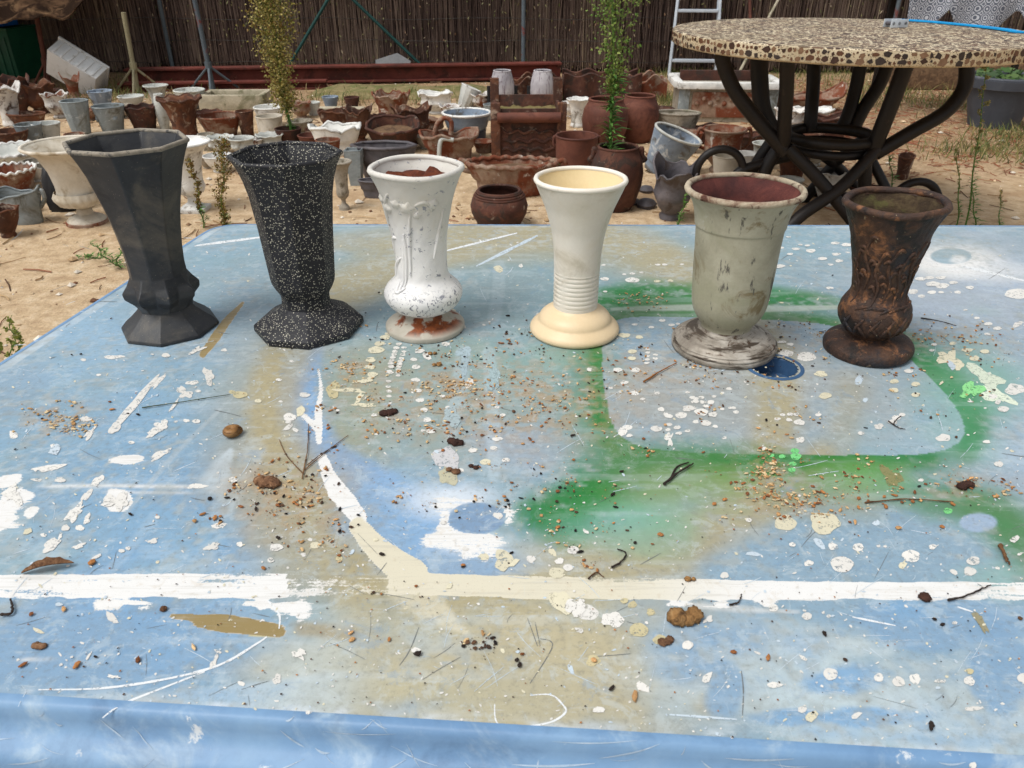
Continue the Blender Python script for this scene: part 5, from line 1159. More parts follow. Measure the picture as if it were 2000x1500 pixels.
    nt.links.new(mathn(nt, 'ADD', mathn(nt, 'MULTIPLY', n2, .3), .30), b.inputs['Roughness']); b.inputs['Specular IOR Level'].default_value = .42
    bump(nt, b, mathn(nt, 'ADD', n2, mathn(nt, 'MULTIPLY', n1, .3)), .12, .002)
    return m_
me.materials.append(table_mat()); me.shade_smooth(); set_attr(top, img.reshape(-1,3), alpha=np.clip(1-.85*gmask,0,1).ravel())
fa_ = me.color_attributes.new('film', 'FLOAT_COLOR', 'POINT'); fa_.data.foreach_set('color', np.concatenate([film_c, film_a[...,None]], -1).astype(np.float32).ravel())
# moulded skirt round the edge
loop = [(X[0,i],Y[0,i]) for i in range(0,NX+1,6)] + [(X[j,NX],Y[j,NX]) for j in range(6,NY+1,6)] + [(X[NY,i],Y[NY,i]) for i in range(NX-6,-1,-6)] + [(X[j,0],Y[j,0]) for j in range(NY-6,5,-6)]
lp_ = [loop[0]]
for p in loop[1:]:
    if math.hypot(p[0]-lp_[-1][0], p[1]-lp_[-1][1]) > .004: lp_.append(p)
loop = lp_; n = len(loop); nor = []
for i in range(n):
    a, b = loop[i-1], loop[(i+1) % n]; d = Vector((b[0]-a[0], b[1]-a[1])).normalized(); nor.append((d.y, -d.x))
sk = [(-.006,.0004),(.001,.0006),(.004,-.001),(.007,-.005),(.009,-.012),(.012,-.020),(.019,-.026),(.028,-.029),(.035,-.033),(.039,-.041),(.041,-.055),(.042,-.09),(.042,-.17),(.030,-.172),(.028,-.05)]
mb = MB()
for (o_, z) in sk: mb.v += [(loop[i][0]+nor[i][0]*o_, loop[i][1]+nor[i][1]*o_, TZ+z) for i in range(n)]
mb.f = [(k*n+i, k*n+n+i, k*n+n+(i+1) % n, k*n+(i+1) % n) for k in range(len(sk)-1) for i in range(n)]
skm = worn('scuffed_blue_skirt', [cl(98,134,172), cl(112,148,184), cl(130,162,192)], [(L(156,178,196), 9, .58, .08), (L(196,204,210), 30, .66, .03), (L(86,118,152), 4, .58, .08)], 5, .5, bmp=.15, bdist=.003, spec=.42, tint=.1, streak=(L(186,204,222), (3,30,30), .66, .04))
mb.build('skirt', skm, bt, 50)
# pale scuffs rubbed into the front of the skirt
sc_ = MB(); fl_, fr_ = Vector((FL[0],FL[1])), Vector((FR[0],FR[1])); fd = (fr_-fl_).normalized(); fn_ = Vector((fd.y,-fd.x))
so_ = np.array([p[0] for p in sk[:11]]); sz_ = np.array([p[1] for p in sk[:11]]); sl_ = np.concatenate([[0],np.cumsum(np.hypot(np.diff(so_),np.diff(sz_)))])
for i in range(150):
    u0 = random.uniform(.05,(fr_-fl_).length-.1); l0 = random.uniform(.008,.075); du = random.gauss(0,.03); dl = random.gauss(0,.012); w_ = random.uniform(.0003,.0011); n_ = 7; vs = []
    for j in range(n_+1):
        t = j/n_; ll = min(.08,max(.004,l0+dl*t+.002*math.sin(t*3))); ee = w_*math.sin(math.pi*(t*.9+.05))
        for sg in (-1,1):
            q = ll+sg*ee; oo = np.interp(q,sl_,so_)+.0005; zz = np.interp(q,sl_,sz_)+.0003; p_ = fl_+fd*(u0+du*t)+fn_*oo; vs.append((p_.x,p_.y,TZ+zz))
    sc_.add(vs, [(2*j,2*j+1,2*j+3,2*j+2) for j in range(n_)])
tag(sc_.build('skirt_scuffs', worn('pale_scuffs', [L(150,176,200), L(184,200,214)], [], 40, .6), bt, 0), kind='stuff')
mb = MB(); mb.add([(loop[i][0]*.97+.01, loop[i][1]*.97+.03, TZ-.045) for i in range(n)], [tuple(range(n))]); mb.build('under_panel', skm, bt, 0)
for (cx, cy) in ((-.66,1.70),(1.28,1.68),(-.80,.68),(1.36,.52)):
    mb = MB(); tube(mb, [(cx,cy,0),(cx,cy,TZ-.046)], .03, 14); mb.build('leg', M['alu'], bt, 60)
# well: ring, wall, floor
mb = MB(); lathe(mb, [(HR+.006,.0004),(HR+.004,.0016),(HR,.0018),(HR-.001,-.002),(HR-.003,-.004),(HR-.0035,-.03),(0,-.031)], 48); o = mb.build('cup_well', worn('deep_blue_plastic', [L(52,84,120), L(66,100,138)], [(L(120,140,158), 30, .64, .05)], 12, .5, tint=.1), bt, 40); o.location = hc
# ---- paint drops and splashes: real thin films of paint
drops = MB(); DC = []
def film(pts, c, z=None):
    zz = TZ + (z if z else random.uniform(.0004,.0010)); ps = [at_z(x, y, zz) for x, y in pts]
    cen = sum(ps, Vector())/len(ps); n = len(ps)
    drops.add([cen]+ps, [(0, i+1, (i+1) % n+1) for i in range(n)]); k = random.uniform(.9,1.04); DC.extend([[c[0]*k,c[1]*k,c[2]*k]]*(n+1))
def spl(cx, cy, rx, ry, c, rot=0, jit=.05, n=16):
    ph = [random.uniform(0,6.28) for _ in range(3)]; out = []
    for i in range(n):
        a = 6.283*i/n; k = 1+jit*(math.sin(2*a+ph[0])+math.sin(3*a+ph[1])+.8*math.sin(5*a+ph[2]))+random.gauss(0,jit*.35)
        x, y = rx*k*math.cos(a), ry*k*math.sin(a); out.append((cx+x*math.cos(rot)-y*math.sin(rot), cy+x*math.sin(rot)+y*math.cos(rot)))
    film(out, c)
def drop(cx, cy, w, c): spl(cx, cy, w/2, w/2*(cy+95)*.871/1500, c, 0, random.choice((.04,.06,.1)), 14 if w < 25 else 20)
W_, C_, T_, PG_ = tuple(cl(224,222,216)), tuple(cl(218,212,186)), tuple(cl(198,188,150)), tuple(cl(120,206,128))
def batch(ox, oy, sc, items):
    for it in items: drop(ox+it[0]/sc, oy+it[1]/sc, it[2]/sc, {0:W_,1:C_,2:T_,3:PG_}[it[3] if len(it) > 3 else 0])
batch(1100,450,2.222,[(1010,80,35),(1075,88,45),(1030,62,20),(1230,62,45),(1180,55,38),(1185,103,38),(1198,132,36),(1125,122,40),(985,102,28),(945,75,28),(940,155,45),(1157,250,32),(1160,148,25),(1060,65,25),(978,28,22),(1235,95,20),
 (175,150,20),(410,148,25),(440,148,25),(515,147,20),(180,210,40),(300,215,60),(300,187,25),(265,190,20),(340,182,20),(408,220,30,1),(465,218,28,1),(182,265,20),(430,390,30),(310,408,24),(470,410,28),(382,420,26),(497,405,20),
 (1550,210,45),(1590,205,40),(1640,205,40),(1605,232,60),(1645,240,60),(1693,226,38),(1765,248,38),(1515,265,55),(1555,285,34),(1600,268,40),(1712,268,32),(1640,268,26),(1745,345,20),(1970,275,110),(1795,380,26),(1845,405,36),(1885,425,38),(1790,435,20),(1840,450,28),
 (1755,520,44,1),(1785,555,45,1),(1830,525,40,1),(1690,490,30,1),(1610,495,26),(1600,520,24),(1960,690,90),(1910,775,50),(1865,720,40),(1500,610,40),
 (235,606,42),(313,606,42),(265,660,34),(308,706,40),(207,683,20),(408,706,26),(345,732,24),(425,776,32),(512,802,52),(545,772,55),(600,788,60),(650,798,42),(575,742,28),(560,725,26),(605,745,30),(640,745,34),(575,730,26),(600,725,26),(620,762,28),(575,830,28),(620,836,46),(660,850,24),(278,855,44),(288,890,28),(405,860,50),(460,842,28),(455,865,24),(495,855,32),(502,880,28),(540,870,24),(750,788,26),(740,770,22),(725,770,20),(690,775,22),(655,720,22),(690,705,20),(540,702,22),
 (930,818,26),(985,798,28),(1012,798,26),(952,800,24),(1025,832,48),(980,822,28),(1107,800,28),(1030,908,40),(1370,850,44),(1445,812,40),(1470,800,30),(1650,900,60),(1138,717,55,1),(1435,693,42,1),(1437,655,40,1),(1530,667,40,1),(1530,713,40,1),(1118,622,55,1),(1293,880,30),(720,687,26),(1430,830,40),
 (965,535,70),(1055,548,85),(955,483,26),(985,494,30),(940,484,24),(330,463,34,1),(265,455,50,1),(300,525,40,1),(298,555,36,1),(365,515,20),(367,530,22),(366,545,22),(365,560,24),(363,575,22),(400,540,24),(400,555,24),(700,900,22),(870,945,26),(250,700,20)])
batch(1100,850,2.222,[(1890,125,42),(1552,195,24),(1210,560,100),(1510,524,78),(1066,555,40),(1170,482,44),(1280,486,50),(1603,484,34),(1780,545,56),(1765,590,55),(1885,576,20),(995,474,30),(805,368,28),(1368,480,18),(1397,482,16),(700,608,38),(42,498,50),(20,574,42),(107,770,90),(215,800,92),(328,845,80,2),(420,888,58,2),(540,910,48),(380,768,40,2),(300,735,40,2),(265,718,34,2),(912,750,40),(1058,786,42),(965,380,100,1),(1135,380,135,1),(1700,815,20),(130,978,60,2),(1670,328,40,3),(995,125,36,3),(993,150,34,3),(905,88,24,3),(950,92,30,3),(1005,68,40,3),(1010,92,50,3),(1838,28,30),(-2,728,74),(30,745,62),(-30,705,60,1)])
batch(1300,1150,2.857,[(920,475,82),(1190,495,56),(1300,518,70),(1392,503,68),(1695,513,62),(1990,498,60),(602,106,54),(788,152,54),(120,315,58),(1612,190,26),(1698,460,42,2),(1715,985,40),(880,132,20),(910,152,24),(1365,765,16),(155,795,14),(370,830,18),(1740,638,12),(640,385,16)])
batch(500,650,2.857,[(797,62,36),(783,84,38),(775,103,34),(770,120,34),(763,137,34),(757,155,34),(752,170,34),(825,82,30),(825,104,28),(818,122,32),(812,142,32),(806,158,34),(803,172,34),(797,188,34),(795,205,30),(793,222,28),(793,238,28),(755,188,38),(745,218,45),(740,270,30),(738,300,30),(742,326,34),(742,353,30),(748,392,20),
 (670,95,90,1),(640,150,60,1),(635,190,60,1),(650,232,60,1),(690,60,60,1),(720,25,60,1),(740,5,40,1),(912,100,60),(893,190,50),(880,148,40),(890,262,50),(903,322,44),(915,375,50),(938,430,46),(660,458,34),(955,485,48),(975,548,50),(932,545,26),(1040,353,30),(1070,415,30),(1345,415,30),(1378,458,32),(1208,655,48),(1325,642,40),(1280,720,60,1),(1395,710,46),(1140,768,42),(272,346,58),(188,470,78),(180,497,32),(200,158,28),(128,262,28),(138,383,24),(456,432,22),(1058,62,50),(1770,1213,66),(1693,1273,50),(1743,1310,54),(1535,1262,56),(1270,1250,60,1),(1680,1340,90,1),(113,1197,66),(330,1185,55,1),(265,1238,30),(302,1153,28),(465,1262,44,2),(82,1268,40),(1045,1058,38),(1168,1205,36),(1350,1020,55)])
batch(0,650,2.857,[(335,820,55),(445,1088,50),(243,1128,34),(485,1050,36),(365,1088,50),(678,1216,34),(714,1202,30),(1337,1180,40),(925,125,50),(733,612,34),(1040,490,36),(1095,493,45),(878,1028,30),(980,495,22),(1250,96,36),(850,120,18),(550,235,30),(1555,262,34),(1565,383,20),(1200,688,14),(300,632,44),(465,150,34),(1105,325,34),(1440,380,40,1),(1340,345,80,2),(1295,330,40,2)])
for (cx,cy,rx,ry,rot,j,c) in [(640,530,42,24,-.9,.1,W_),(755,390,170,22,-.88,.1,W_),(885,270,62,12,-.8,.15,W_),(970,405,38,9,-.95,.15,W_),(1030,335,42,26,.1,.28,W_),(1165,240,30,38,0,.25,W_),(1073,278,36,12,-.1,.1,W_),(870,548,62,18,-.35,.2,W_),(905,510,30,26,-.5,.25,W_),(480,480,36,14,-.15,.12,W_),(500,560,44,16,-.7,.3,W_),(270,755,70,18,-.15,.25,W_),(895,678,72,14,-.45,.22,W_),(545,825,42,20,-.75,.1,W_),(485,905,40,18,-.7,.1,W_),(205,820,30,9,0,.1,W_),(285,1183,58,28,-.5,.12,W_),(335,1135,24,8,-1.1,.2,W_),(485,1035,12,34,.5,.1,W_),(540,1248,28,9,-.4,.08,W_),(440,1190,32,14,-.3,.2,W_),(855,1160,30,12,-.5,.2,W_),(1185,1192,38,20,-.5,.2,W_),(1540,1197,34,15,-.25,.06,W_),(1760,1185,30,16,-.4,.12,C_),(635,135,58,10,-.1,.15,W_),(1100,856,62,12,0,.15,W_),(70,900,50,46,-.4,.3,W_),(410,1008,50,30,-.7,.3,W_),(650,940,56,50,.2,.3,W_),(430,990,40,16,-.5,.25,W_),(1100,95,36,14,-.3,.3,W_)]:
    spl(cx/2.857, 650+cy/2.857, rx/2.857, ry/2.857, c, rot, j, 26)
for (ox,oy,sc,cx,cy,rx,ry,rot,j,c) in [(500,650,2.857,432,320,36,48,0,.1,T_),(500,650,2.857,520,320,70,14,.05,.2,C_),(500,650,2.857,610,265,50,14,-.1,.2,C_),(500,650,2.857,575,365,14,34,.7,.15,C_),(500,650,2.857,605,402,64,11,0,.15,C_),(500,650,2.857,1385,1270,62,50,-.3,.14,C_),(500,650,2.857,1160,110,40,34,0,.15,tuple(cl(168,188,196))),(500,650,2.857,1162,190,24,54,.1,.15,tuple(cl(168,188,196))),(500,650,2.857,1062,700,72,66,0,.12,tuple(cl(196,196,198))),(500,650,2.857,1070,800,56,46,.3,.15,tuple(cl(190,186,160))),(500,650,2.857,1090,470,48,56,.1,.14,tuple(cl(170,186,190))),(500,650,2.857,1320,260,44,60,.1,.14,tuple(cl(168,190,194))),
  (1100,450,2.222,1680,560,52,34,.5,.25,C_),(1100,450,2.222,1770,690,34,40,.6,.3,tuple(cl(140,214,140))),(1100,450,2.222,1840,640,62,40,.5,.3,tuple(cl(216,226,206))),(1100,450,2.222,1880,715,70,26,.55,.3,tuple(cl(216,226,206))),(1100,450,2.222,460,905,16,26,.2,.3,W_),
  (1100,850,2.222,55,745,40,44,.9,.12,W_),(1100,850,2.222,630,800,26,10,-.3,.25,W_),(1100,850,2.222,1810,805,16,48,-.55,.2,tuple(cl(150,146,120))),(1100,850,2.222,1425,180,28,52,-.5,.25,tuple(cl(140,138,92))),(1300,1150,2.857,768,385,26,9,.5,.1,W_),(1300,1150,2.857,1755,185,14,66,-.5,.15,tuple(cl(146,140,112))),
  (600,1050,2.857,1420,360,50,80,-.75,.1,C_),(0,1050,2.857,1670,650,40,22,.2,.25,W_),(0,1050,2.857,1545,790,22,30,.1,.12,W_),(0,1050,2.857,1195,690,14,40,.45,.2,W_),(0,1050,2.857,630,775,28,10,.1,.2,W_),(0,1050,2.857,495,660,6,32,.6,.1,W_),(0,1050,2.857,1720,975,14,12,.1,.1,W_)]:
    spl(ox+cx/sc, oy+cy/sc, rx/sc, ry/sc, c, rot, j, 24)
def line(pts, w, c):
    P = [tuple(p)[:2] for p in spline([(x,y,0) for x,y in pts], 8)]; Lft, Rgt = [], []
    for i,(x,y) in enumerate(P):
        a, b = P[max(i-1,0)], P[min(i+1,len(P)-1)]; dx, dy = b[0]-a[0], b[1]-a[1]; l = math.hypot(dx,dy) or 1
        hw = w/2*(.45+.55*math.sin(math.pi*min(1,(i+.6)/len(P))))*random.uniform(.75,1.2); Lft.append((x-dy/l*hw,y+dx/l*hw)); Rgt.append((x+dy/l*hw,y-dx/l*hw))
    zz = TZ+random.uniform(.0003,.0005); n = len(P); ps = [at_z(x,y,zz) for x,y in Lft+Rgt]
    drops.add(ps, [(i,i+1,n+i+1,n+i) for i in range(n-1)]); DC.extend([list(c)]*(2*n))
sW, sP, sD = tuple(cl(226,230,232)), tuple(cl(196,210,220)), tuple(cl(112,116,116))
line([(75,1347),(200,1344),(330,1325),(430,1298),(500,1258),(522,1243)], 5, sW); line([(200,1402),(240,1375),(340,1335),(400,1312)], 4, sW); line([(522,1172),(545,1200),(545,1228)], 4, sW)
line([(1035,1358),(1075,1357),(1098,1375),(1104,1392),(1070,1412),(1000,1421),(970,1410),(966,1375)], 4, sW)
line([(1030,1207),(1050,1262)], 1.6, sD); line([(1045,1215),(1055,1262)], 1.6, sD); line([(1055,1247),(1079,1262),(1035,1335)], 2, sD); line([(818,1225),(800,1270),(780,1300)], 1.8, sD)
line([(1448,1310),(1452,1350),(1450,1400)], 2.5, sD);  line([(1010,455),(870,490)], 4, sW); line([(1050,460),(930,520)], 6, sP); line([(380,480),(520,462)], 5, sW); line([(1880,520),(2000,548)], 5, sW)
line([(1665,1205),(1700,1212),(1750,1222)], 4, sW); line([(1870,1185),(1900,1195)], 3, sW); line([(1300,1395),(1440,1405)], 5, sP)
for i in range(230):
    x, y = random.uniform(20,1990), 450+940*random.random()**.8; a = random.gauss(-.7,.5) if random.random() < .5 else random.uniform(-1.6,1.6); l = random.uniform(12,70)*(.4+y/1400)
    k = .35+.5*y/1500; dx, dy = l*math.cos(a), l*math.sin(a)*k
    line([(x,y),(x+dx*.5+random.gauss(0,2),y+dy*.5),(x+dx,y+dy)], random.uniform(.6,1.4), random.choice([sP,sP,sP,sD]) if random.random() < .85 else sD)
def ok(x, y): return y > 462 and y < 1355+.061*x and (x > 20 and (y-705) > -(x)*.62+12)
for i in range(1900):
    x, y = random.uniform(0,2000), 450+1000*random.random()
    if not ok(x,y): continue
    w = random.uniform(1.6,5.0)*(.5+y/1500)*(1+3*(random.random() < .04)); spl(x, y, w/2*random.uniform(.8,1.6), w/2*random.uniform(.4,.9), random.choice([W_,W_,C_,sP]), random.uniform(-1,1), .12, 7)
dm = attr_mat('paint_film', .42, .1, .4, 140, .15)
nt_ = dm.node_tree; b_ = nt_.nodes['Principled BSDF']; tc_n = [n_ for n_ in nt_.nodes if n_.type == 'TEX_COORD'][0]
chip = mathn(nt_, 'ADD', mathn(nt_, 'MULTIPLY', noise(nt_, tc_n.outputs['Object'], 130, 6, .75, .6), .7), mathn(nt_, 'MULTIPLY', noise(nt_, tc_n.outputs['Object'], 600, 3, .7), .3))
nt_.links.new(mathn(nt_, 'SUBTRACT', 1.0, mathn(nt_, 'MULTIPLY', step(nt_, chip, .54, .58), .85)), b_.inputs['Alpha'])   # flaked and rubbed thin
o = drops.build('paint_spatter', dm, bt, 0); set_attr(o, np.array(DC)); tag(o, kind='stuff')

# ---- dirt and crumbs lying on the table
mb = MB(); C = []
OR = [L(176,120,72), L(150,96,58), L(196,152,104), L(120,76,48), L(206,176,134)]; DK = [L(46,38,34), L(72,54,44), L(34,30,30), L(96,70,52)]; SA = [L(198,168,124), L(180,140,94), L(214,192,152)]
_b = bmesh.new(); bmesh.ops.create_icosphere(_b, subdivisions=1, radius=1); _b.verts.index_update(); ICO_V = [v.co.copy() for v in _b.verts]; ICO_F = [tuple(v.index for v in f.verts) for f in _b.faces]; _b.free()
def crumb(x, y, r, c, fl=.55):
    if not ok(x,y): return
    p = at_z(x, y, TZ+.0012); k = random.uniform(.75,1.2)
    if r < .0017: q_ = blob_pts(r, fl); F_ = BF
    else:
        st_x, st_a = random.uniform(.8,1.9), random.uniform(0,6.28); ca, sa = math.cos(st_a), math.sin(st_a); q_ = []; F_ = ICO_F
        for v in ICO_V:
            e = random.uniform(.72,1.15); x_, y_, z_ = v.x*r*e*st_x, v.y*r*e/st_x**.5, v.z*r*e*fl; q_.append(Vector((x_*ca-y_*sa, x_*sa+y_*ca, z_)))
    mb.add([v + p + Vector((0,0,r*fl*.6)) for v in q_], F_); C.extend([[c[0]*k,c[1]*k,c[2]*k]]*len(q_))
def heap(cx, cy, rx, ry, n, cols, r=(.0005,.0030)):
    cs = [(random.gauss(cx,rx*.5), random.gauss(cy,ry*.5)) for _ in range(max(3,n//14))]
    for i in range(int(n*1.15)):
        qx, qy = random.choice(cs) if random.random() < .7 else (random.gauss(cx,rx*.55), random.gauss(cy,ry*.55))
        crumb(random.gauss(qx,11), random.gauss(qy,6), r[0]+(r[1]-r[0])*random.random()**3.2, random.choice(cols) if random.random() < .75 else random.choice(SA), random.uniform(.3,.6))
for h in [(900,790,330,150,520,OR+DK),(1010,830,260,160,380,OR),(870,755,90,22,260,SA),(690,725,50,36,170,SA),(1060,770,110,60,220,OR),(820,800,150,60,200,OR+SA),(570,985,130,80,300,OR+DK),(525,945,60,40,130,OR+DK),(120,815,80,40,140,SA),(130,830,40,24,160,SA),
          (1492,918,56,44,190,SA+OR),(1505,925,40,36,120,SA),(1540,975,80,26,200,SA+OR),(1620,985,90,36,120,OR),(1690,940,120,50,150,OR),(1880,945,110,30,160,OR),(1300,720,220,60,240,OR+DK),(1450,740,250,110,260,OR+DK),(1700,660,260,40,220,OR+DK),(1880,660,130,26,160,SA+OR),(1830,740,180,80,170,OR+DK),(1560,640,300,40,160,DK+OR),(1240,585,60,12,90,SA),(1010,660,200,50,170,DK),(720,640,120,40,110,DK),(1120,1000,140,80,130,OR+DK),(1190,1060,160,50,60,OR+DK),(620,1060,60,40,60,OR),(760,690,200,40,90,DK+SA),(950,950,260,60,90,OR+DK),(940,1250,30,16,40,DK)]: heap(*h)
for i in range(700):
    x, y = random.uniform(0,2000), 455+1000*random.random()**.85
    crumb(x, y, random.uniform(.0004,.0014)*(1+1.4*(random.random() < .05)), random.choice(DK+OR[:2]))
for (x,y,r,cc) in [(575,982,.005,0),(380,1018,.006,2),(395,1005,.005,0),(420,1012,.006,0),(470,990,.004,1),(215,785,.004,3),(220,800,.005,0),(150,1300,.006,0),(45,1300,.005,1),(378,1265,.005,4),(515,1110,.005,0),(985,970,.004,0),(905,1105,.005,0),(1240,1360,.007,2),(1840,1030,.005,0),(1730,990,.006,0),(1860,985,.006,0),(1500,1285,.005,0),(270,1290,.005,3),(125,1190,.005,2),(62,1200,.005,3),(180,1100,.008,0),(1160,1290,.006,2),(760,1250,.004,0),(688,1250,.005,2),(686,1236,.004,2),(1020,1278,.004,3),(1290,1045,.006,0),(1755,1032,.006,2),(1395,985,.005,0),(865,880,.005,1),(1670,1020,.005,2),(1520,1005,.006,2)]:
    crumb(x, y, r*.62, OR[cc], .5)
for (x,y,r) in [(158,692,.005),(140,693,.004),(270,810,.005),(250,808,.004),(30,878,.004),(410,975,.008),(255,1005,.005),(500,995,.006),(745,1083,.006),(1610,1238,.006),(1825,1210,.005),(1840,1220,.005),(2005,1270,.004),(700,1025,.004),(1010,1290,.005),(815,1278,.008),(1015,1300,.006),(1195,1345,.006),(640,1465,.004),(215,1425,.005)]: crumb(x, y, r*.5, DK[0], .5)
o = mb.build('table_crumbs', M['grit'], None, 0); set_attr(o, np.array(C)); tag(o, 'brown sand crumbs and grit scattered over the blue table', 'crumbs', kind='stuff')
# ---- single pieces of litter
def twig(pts, r, matr, label, name='twig', cat='twig', branches=(), lift=.0):
    P = [at_z(x, y, TZ+.0012+r) for x, y in pts]; c = P[0]; rt = None
    sp = spline([p-c for p in P], 6); nn = len(sp)
    sp = [p+Vector((0,0,lift*math.sin(math.pi*i/(nn-1)))) for i, p in enumerate(sp)]
    r *= .72; mb = MB(); tube(mb, [p+Vector((random.gauss(0,r*.25),random.gauss(0,r*.25),0)) for p in sp], [r*(1.0-.45*i/(nn-1))*random.uniform(.75,1.25) for i in range(nn)], 7)
    for b in branches:
        Q = [at_z(x, y, TZ+.0012+r*.8)-c for x, y in b]; tube(mb, spline(Q, 5), [r*.8*(1-.4*i/(5*(len(Q)-1))) for i in range(5*(len(Q)-1)+1)], 6)
    o = mb.build(name, matr, None, 60); o.location = c; return tag(o, label, cat)
BR_ = worn('dry_brown_stem', [L(60,42,30), L(104,74,48), L(140,106,70)], [], 60, .85, bmp=.4)
DK_ = worn('dark_dry_stem', [L(34,28,26), L(60,48,42)], [], 60, .85, bmp=.4)
GN_ = worn('dry_green_stem', [L(70,82,70), L(96,106,88)], [], 60, .8, bmp=.3)
twig([(278,796),(360,784),(450,770)], .0016, GN_, 'thin grey-green dry stem lying straight on the blue paint')
twig([(590,935),(600,880),(603,828)], .0013, BR_, 'forked dry weed stem lying on the tan ring', branches=[[(592,925),(560,890),(545,858)],[(594,918),(640,880),(680,850)],[(600,908),(630,885),(660,868)]])
twig([(1257,745),(1290,725),(1320,709)], .0022, worn('orange_stem', [L(120,74,34), L(160,104,54)], [], 50, .8), 'orange-brown twig lying in front of the grey vase foot')
twig([(1298,945),(1325,922),(1355,905)], .0026, DK_, 'dark broken twig lying on the green paint', branches=[[(1310,935),(1322,912),(1345,903)]])
twig([(1690,982),(1770,975),(1862,980)], .0016, BR_, 'long thin curved twig lying beside the green arc')
twig([(1798,621),(1830,626),(1868,636)], .0018, DK_, 'dark straight twig lying behind the brown vase')
twig([(1852,1172),(1885,1164),(1915,1152),(1934,1142)], .0017, DK_, 'thin curved dark twig beside the dark dried seed pod')
twig([(1955,1066),(1962,1085),(1972,1102)], .0034, BR_, 'curled tan bark strip lying on green paint')
twig([(2,1200),(22,1197),(24,1180),(20,1170)], .0022, DK_, 'crooked dark twig below the white stripe')
twig([(1195,1108),(1215,1095),(1222,1080),(1205,1072)], .0016, DK_, 'hooked black stem lying over a white drop', )
twig([(1425,1182),(1443,1175),(1448,1160)], .0016, DK_, 'tiny hooked dark stalk beside the white stripe')
twig([(1735,822),(1755,835),(1768,838)], .0013, DK_, 'wiry black stalk inside the green rounded square', branches=[[(1745,828),(1752,818),(1760,812)]])
twig([(1150,1130),(1165,1118),(1180,1128)], .0015, BR_, 'small bent brown stalk on the blue disc edge')
twig([(1820,1412),(1818,1425)], .003, DK_, 'short black stub of stalk near the front edge')
def clod(px, py, size, matr, label, name='dirt_clod', cat='dirt clod', sq=.55, parts=3, rot=0):
    c = at_z(px, py, TZ); rr = size*depth(c)/FPX/2*.85; bm_ = bmesh.new()
    for k in range(parts):
        off = Vector(((k-(parts-1)/2)*rr*.75/max(1,parts-1)*1.6, random.uniform(-.25,.25)*rr, 0)) if parts > 1 else Vector()
        s = rr*random.uniform(.5,.75) if parts > 1 else rr
        r_ = bmesh.ops.create_icosphere(bm_, subdivisions=3, radius=1)
        for v in r_['verts']:
            p = v.co.copy(); e = 1+.16*wob(math.atan2(p.y,p.x)*1.0, p.z*.35, k*3+px)+.16*math.sin(p.x*9+px)*math.sin(p.y*8)*math.sin(p.z*7)+random.uniform(-.10,.10)
            v.co = off + Vector((p.x*s*e, p.y*s*e, max(-.3,p.z)*s*e*sq*1.3 + s*sq*.4))
    zmin = min(v.co.z for v in bm_.verts); me_ = bpy.data.meshes.new(name)
    for v in bm_.verts: v.co.z -= zmin
    bm_.to_mesh(me_); bm_.free(); me_.shade_smooth(); me_.materials.append(matr)
    o = bpy.data.objects.new(name, me_); COL.objects.link(o); o.location = (c.x, c.y, TZ+.0011); o.rotation_euler = (0,0,rot); return tag(o, label, cat)
CL_ = worn('sandy_clod', [L(112,80,48), L(160,120,74), L(190,152,104)], [(L(90,66,44), 60, .58, .08)], 90, .95, bmp=1, bdist=.004, fine=400)
DKC = worn('dark_clod', [L(48,30,26), L(78,52,42)], [], 90, .9, bmp=1, bdist=.004, fine=400)
MO_ = worn('moss_clump', [L(78,52,38), L(126,92,66), L(160,126,96)], [], 120, .95, bmp=1, bdist=.005, fine=500)
clod(1340,1212,64,CL_,'large crumbly sand-brown dirt clod below the white stripe', rot=.35, sq=.7)
clod(1348,1132,22,CL_,'small crumbly brown dirt clod on the white stripe', parts=2)
clod(1805,1170,26,DKC,'dark maroon dried seed pod on the white stripe','seed_pod','seed pod', parts=1)
clod(1885,952,36,DKC,'dark dried seed pod with stalk near the green arc','seed_pod','seed pod', parts=3)
clod(522,945,56,MO_,'clump of dried brown moss on the tan ring','moss_clump','moss clump', sq=.45, parts=4)
clod(890,866,32,DKC,'dark brown dirt clod in the middle of the table', parts=3)
clod(885,920,30,MO_,'brown dried leaf scrap below the dark dirt clod','leaf_scrap','leaf', sq=.3, parts=2, rot=-.4)
clod(925,913,22,DKC,'dark curled leaf scrap beside the blue-grey masked disc','leaf_scrap','leaf', sq=.35, parts=2, rot=-.6)
clod(1302,1255,34,MO_,'reddish brown bark scrap beside a cream paint drop','bark_scrap','bark', sq=.3, parts=3, rot=.3)
clod(760,808,34,DKC,'dark curled leaf scrap behind the brown crumbs','leaf_scrap','leaf', sq=.4, parts=3, rot=.7)
clod(845,692,18,CL_,'tan crumb clod in front of the white vase foot', parts=2)
clod(853,714,18,CL_,'second tan crumb clod in front of the white vase', parts=2)
clod(320,1192,16,MO_,'small brown bud husk under the white stripe','husk','husk', parts=1)
clod(78,1262,30,MO_,'brown flaky husk on the blue paint below the white stripe','husk','husk', sq=.3, parts=3)
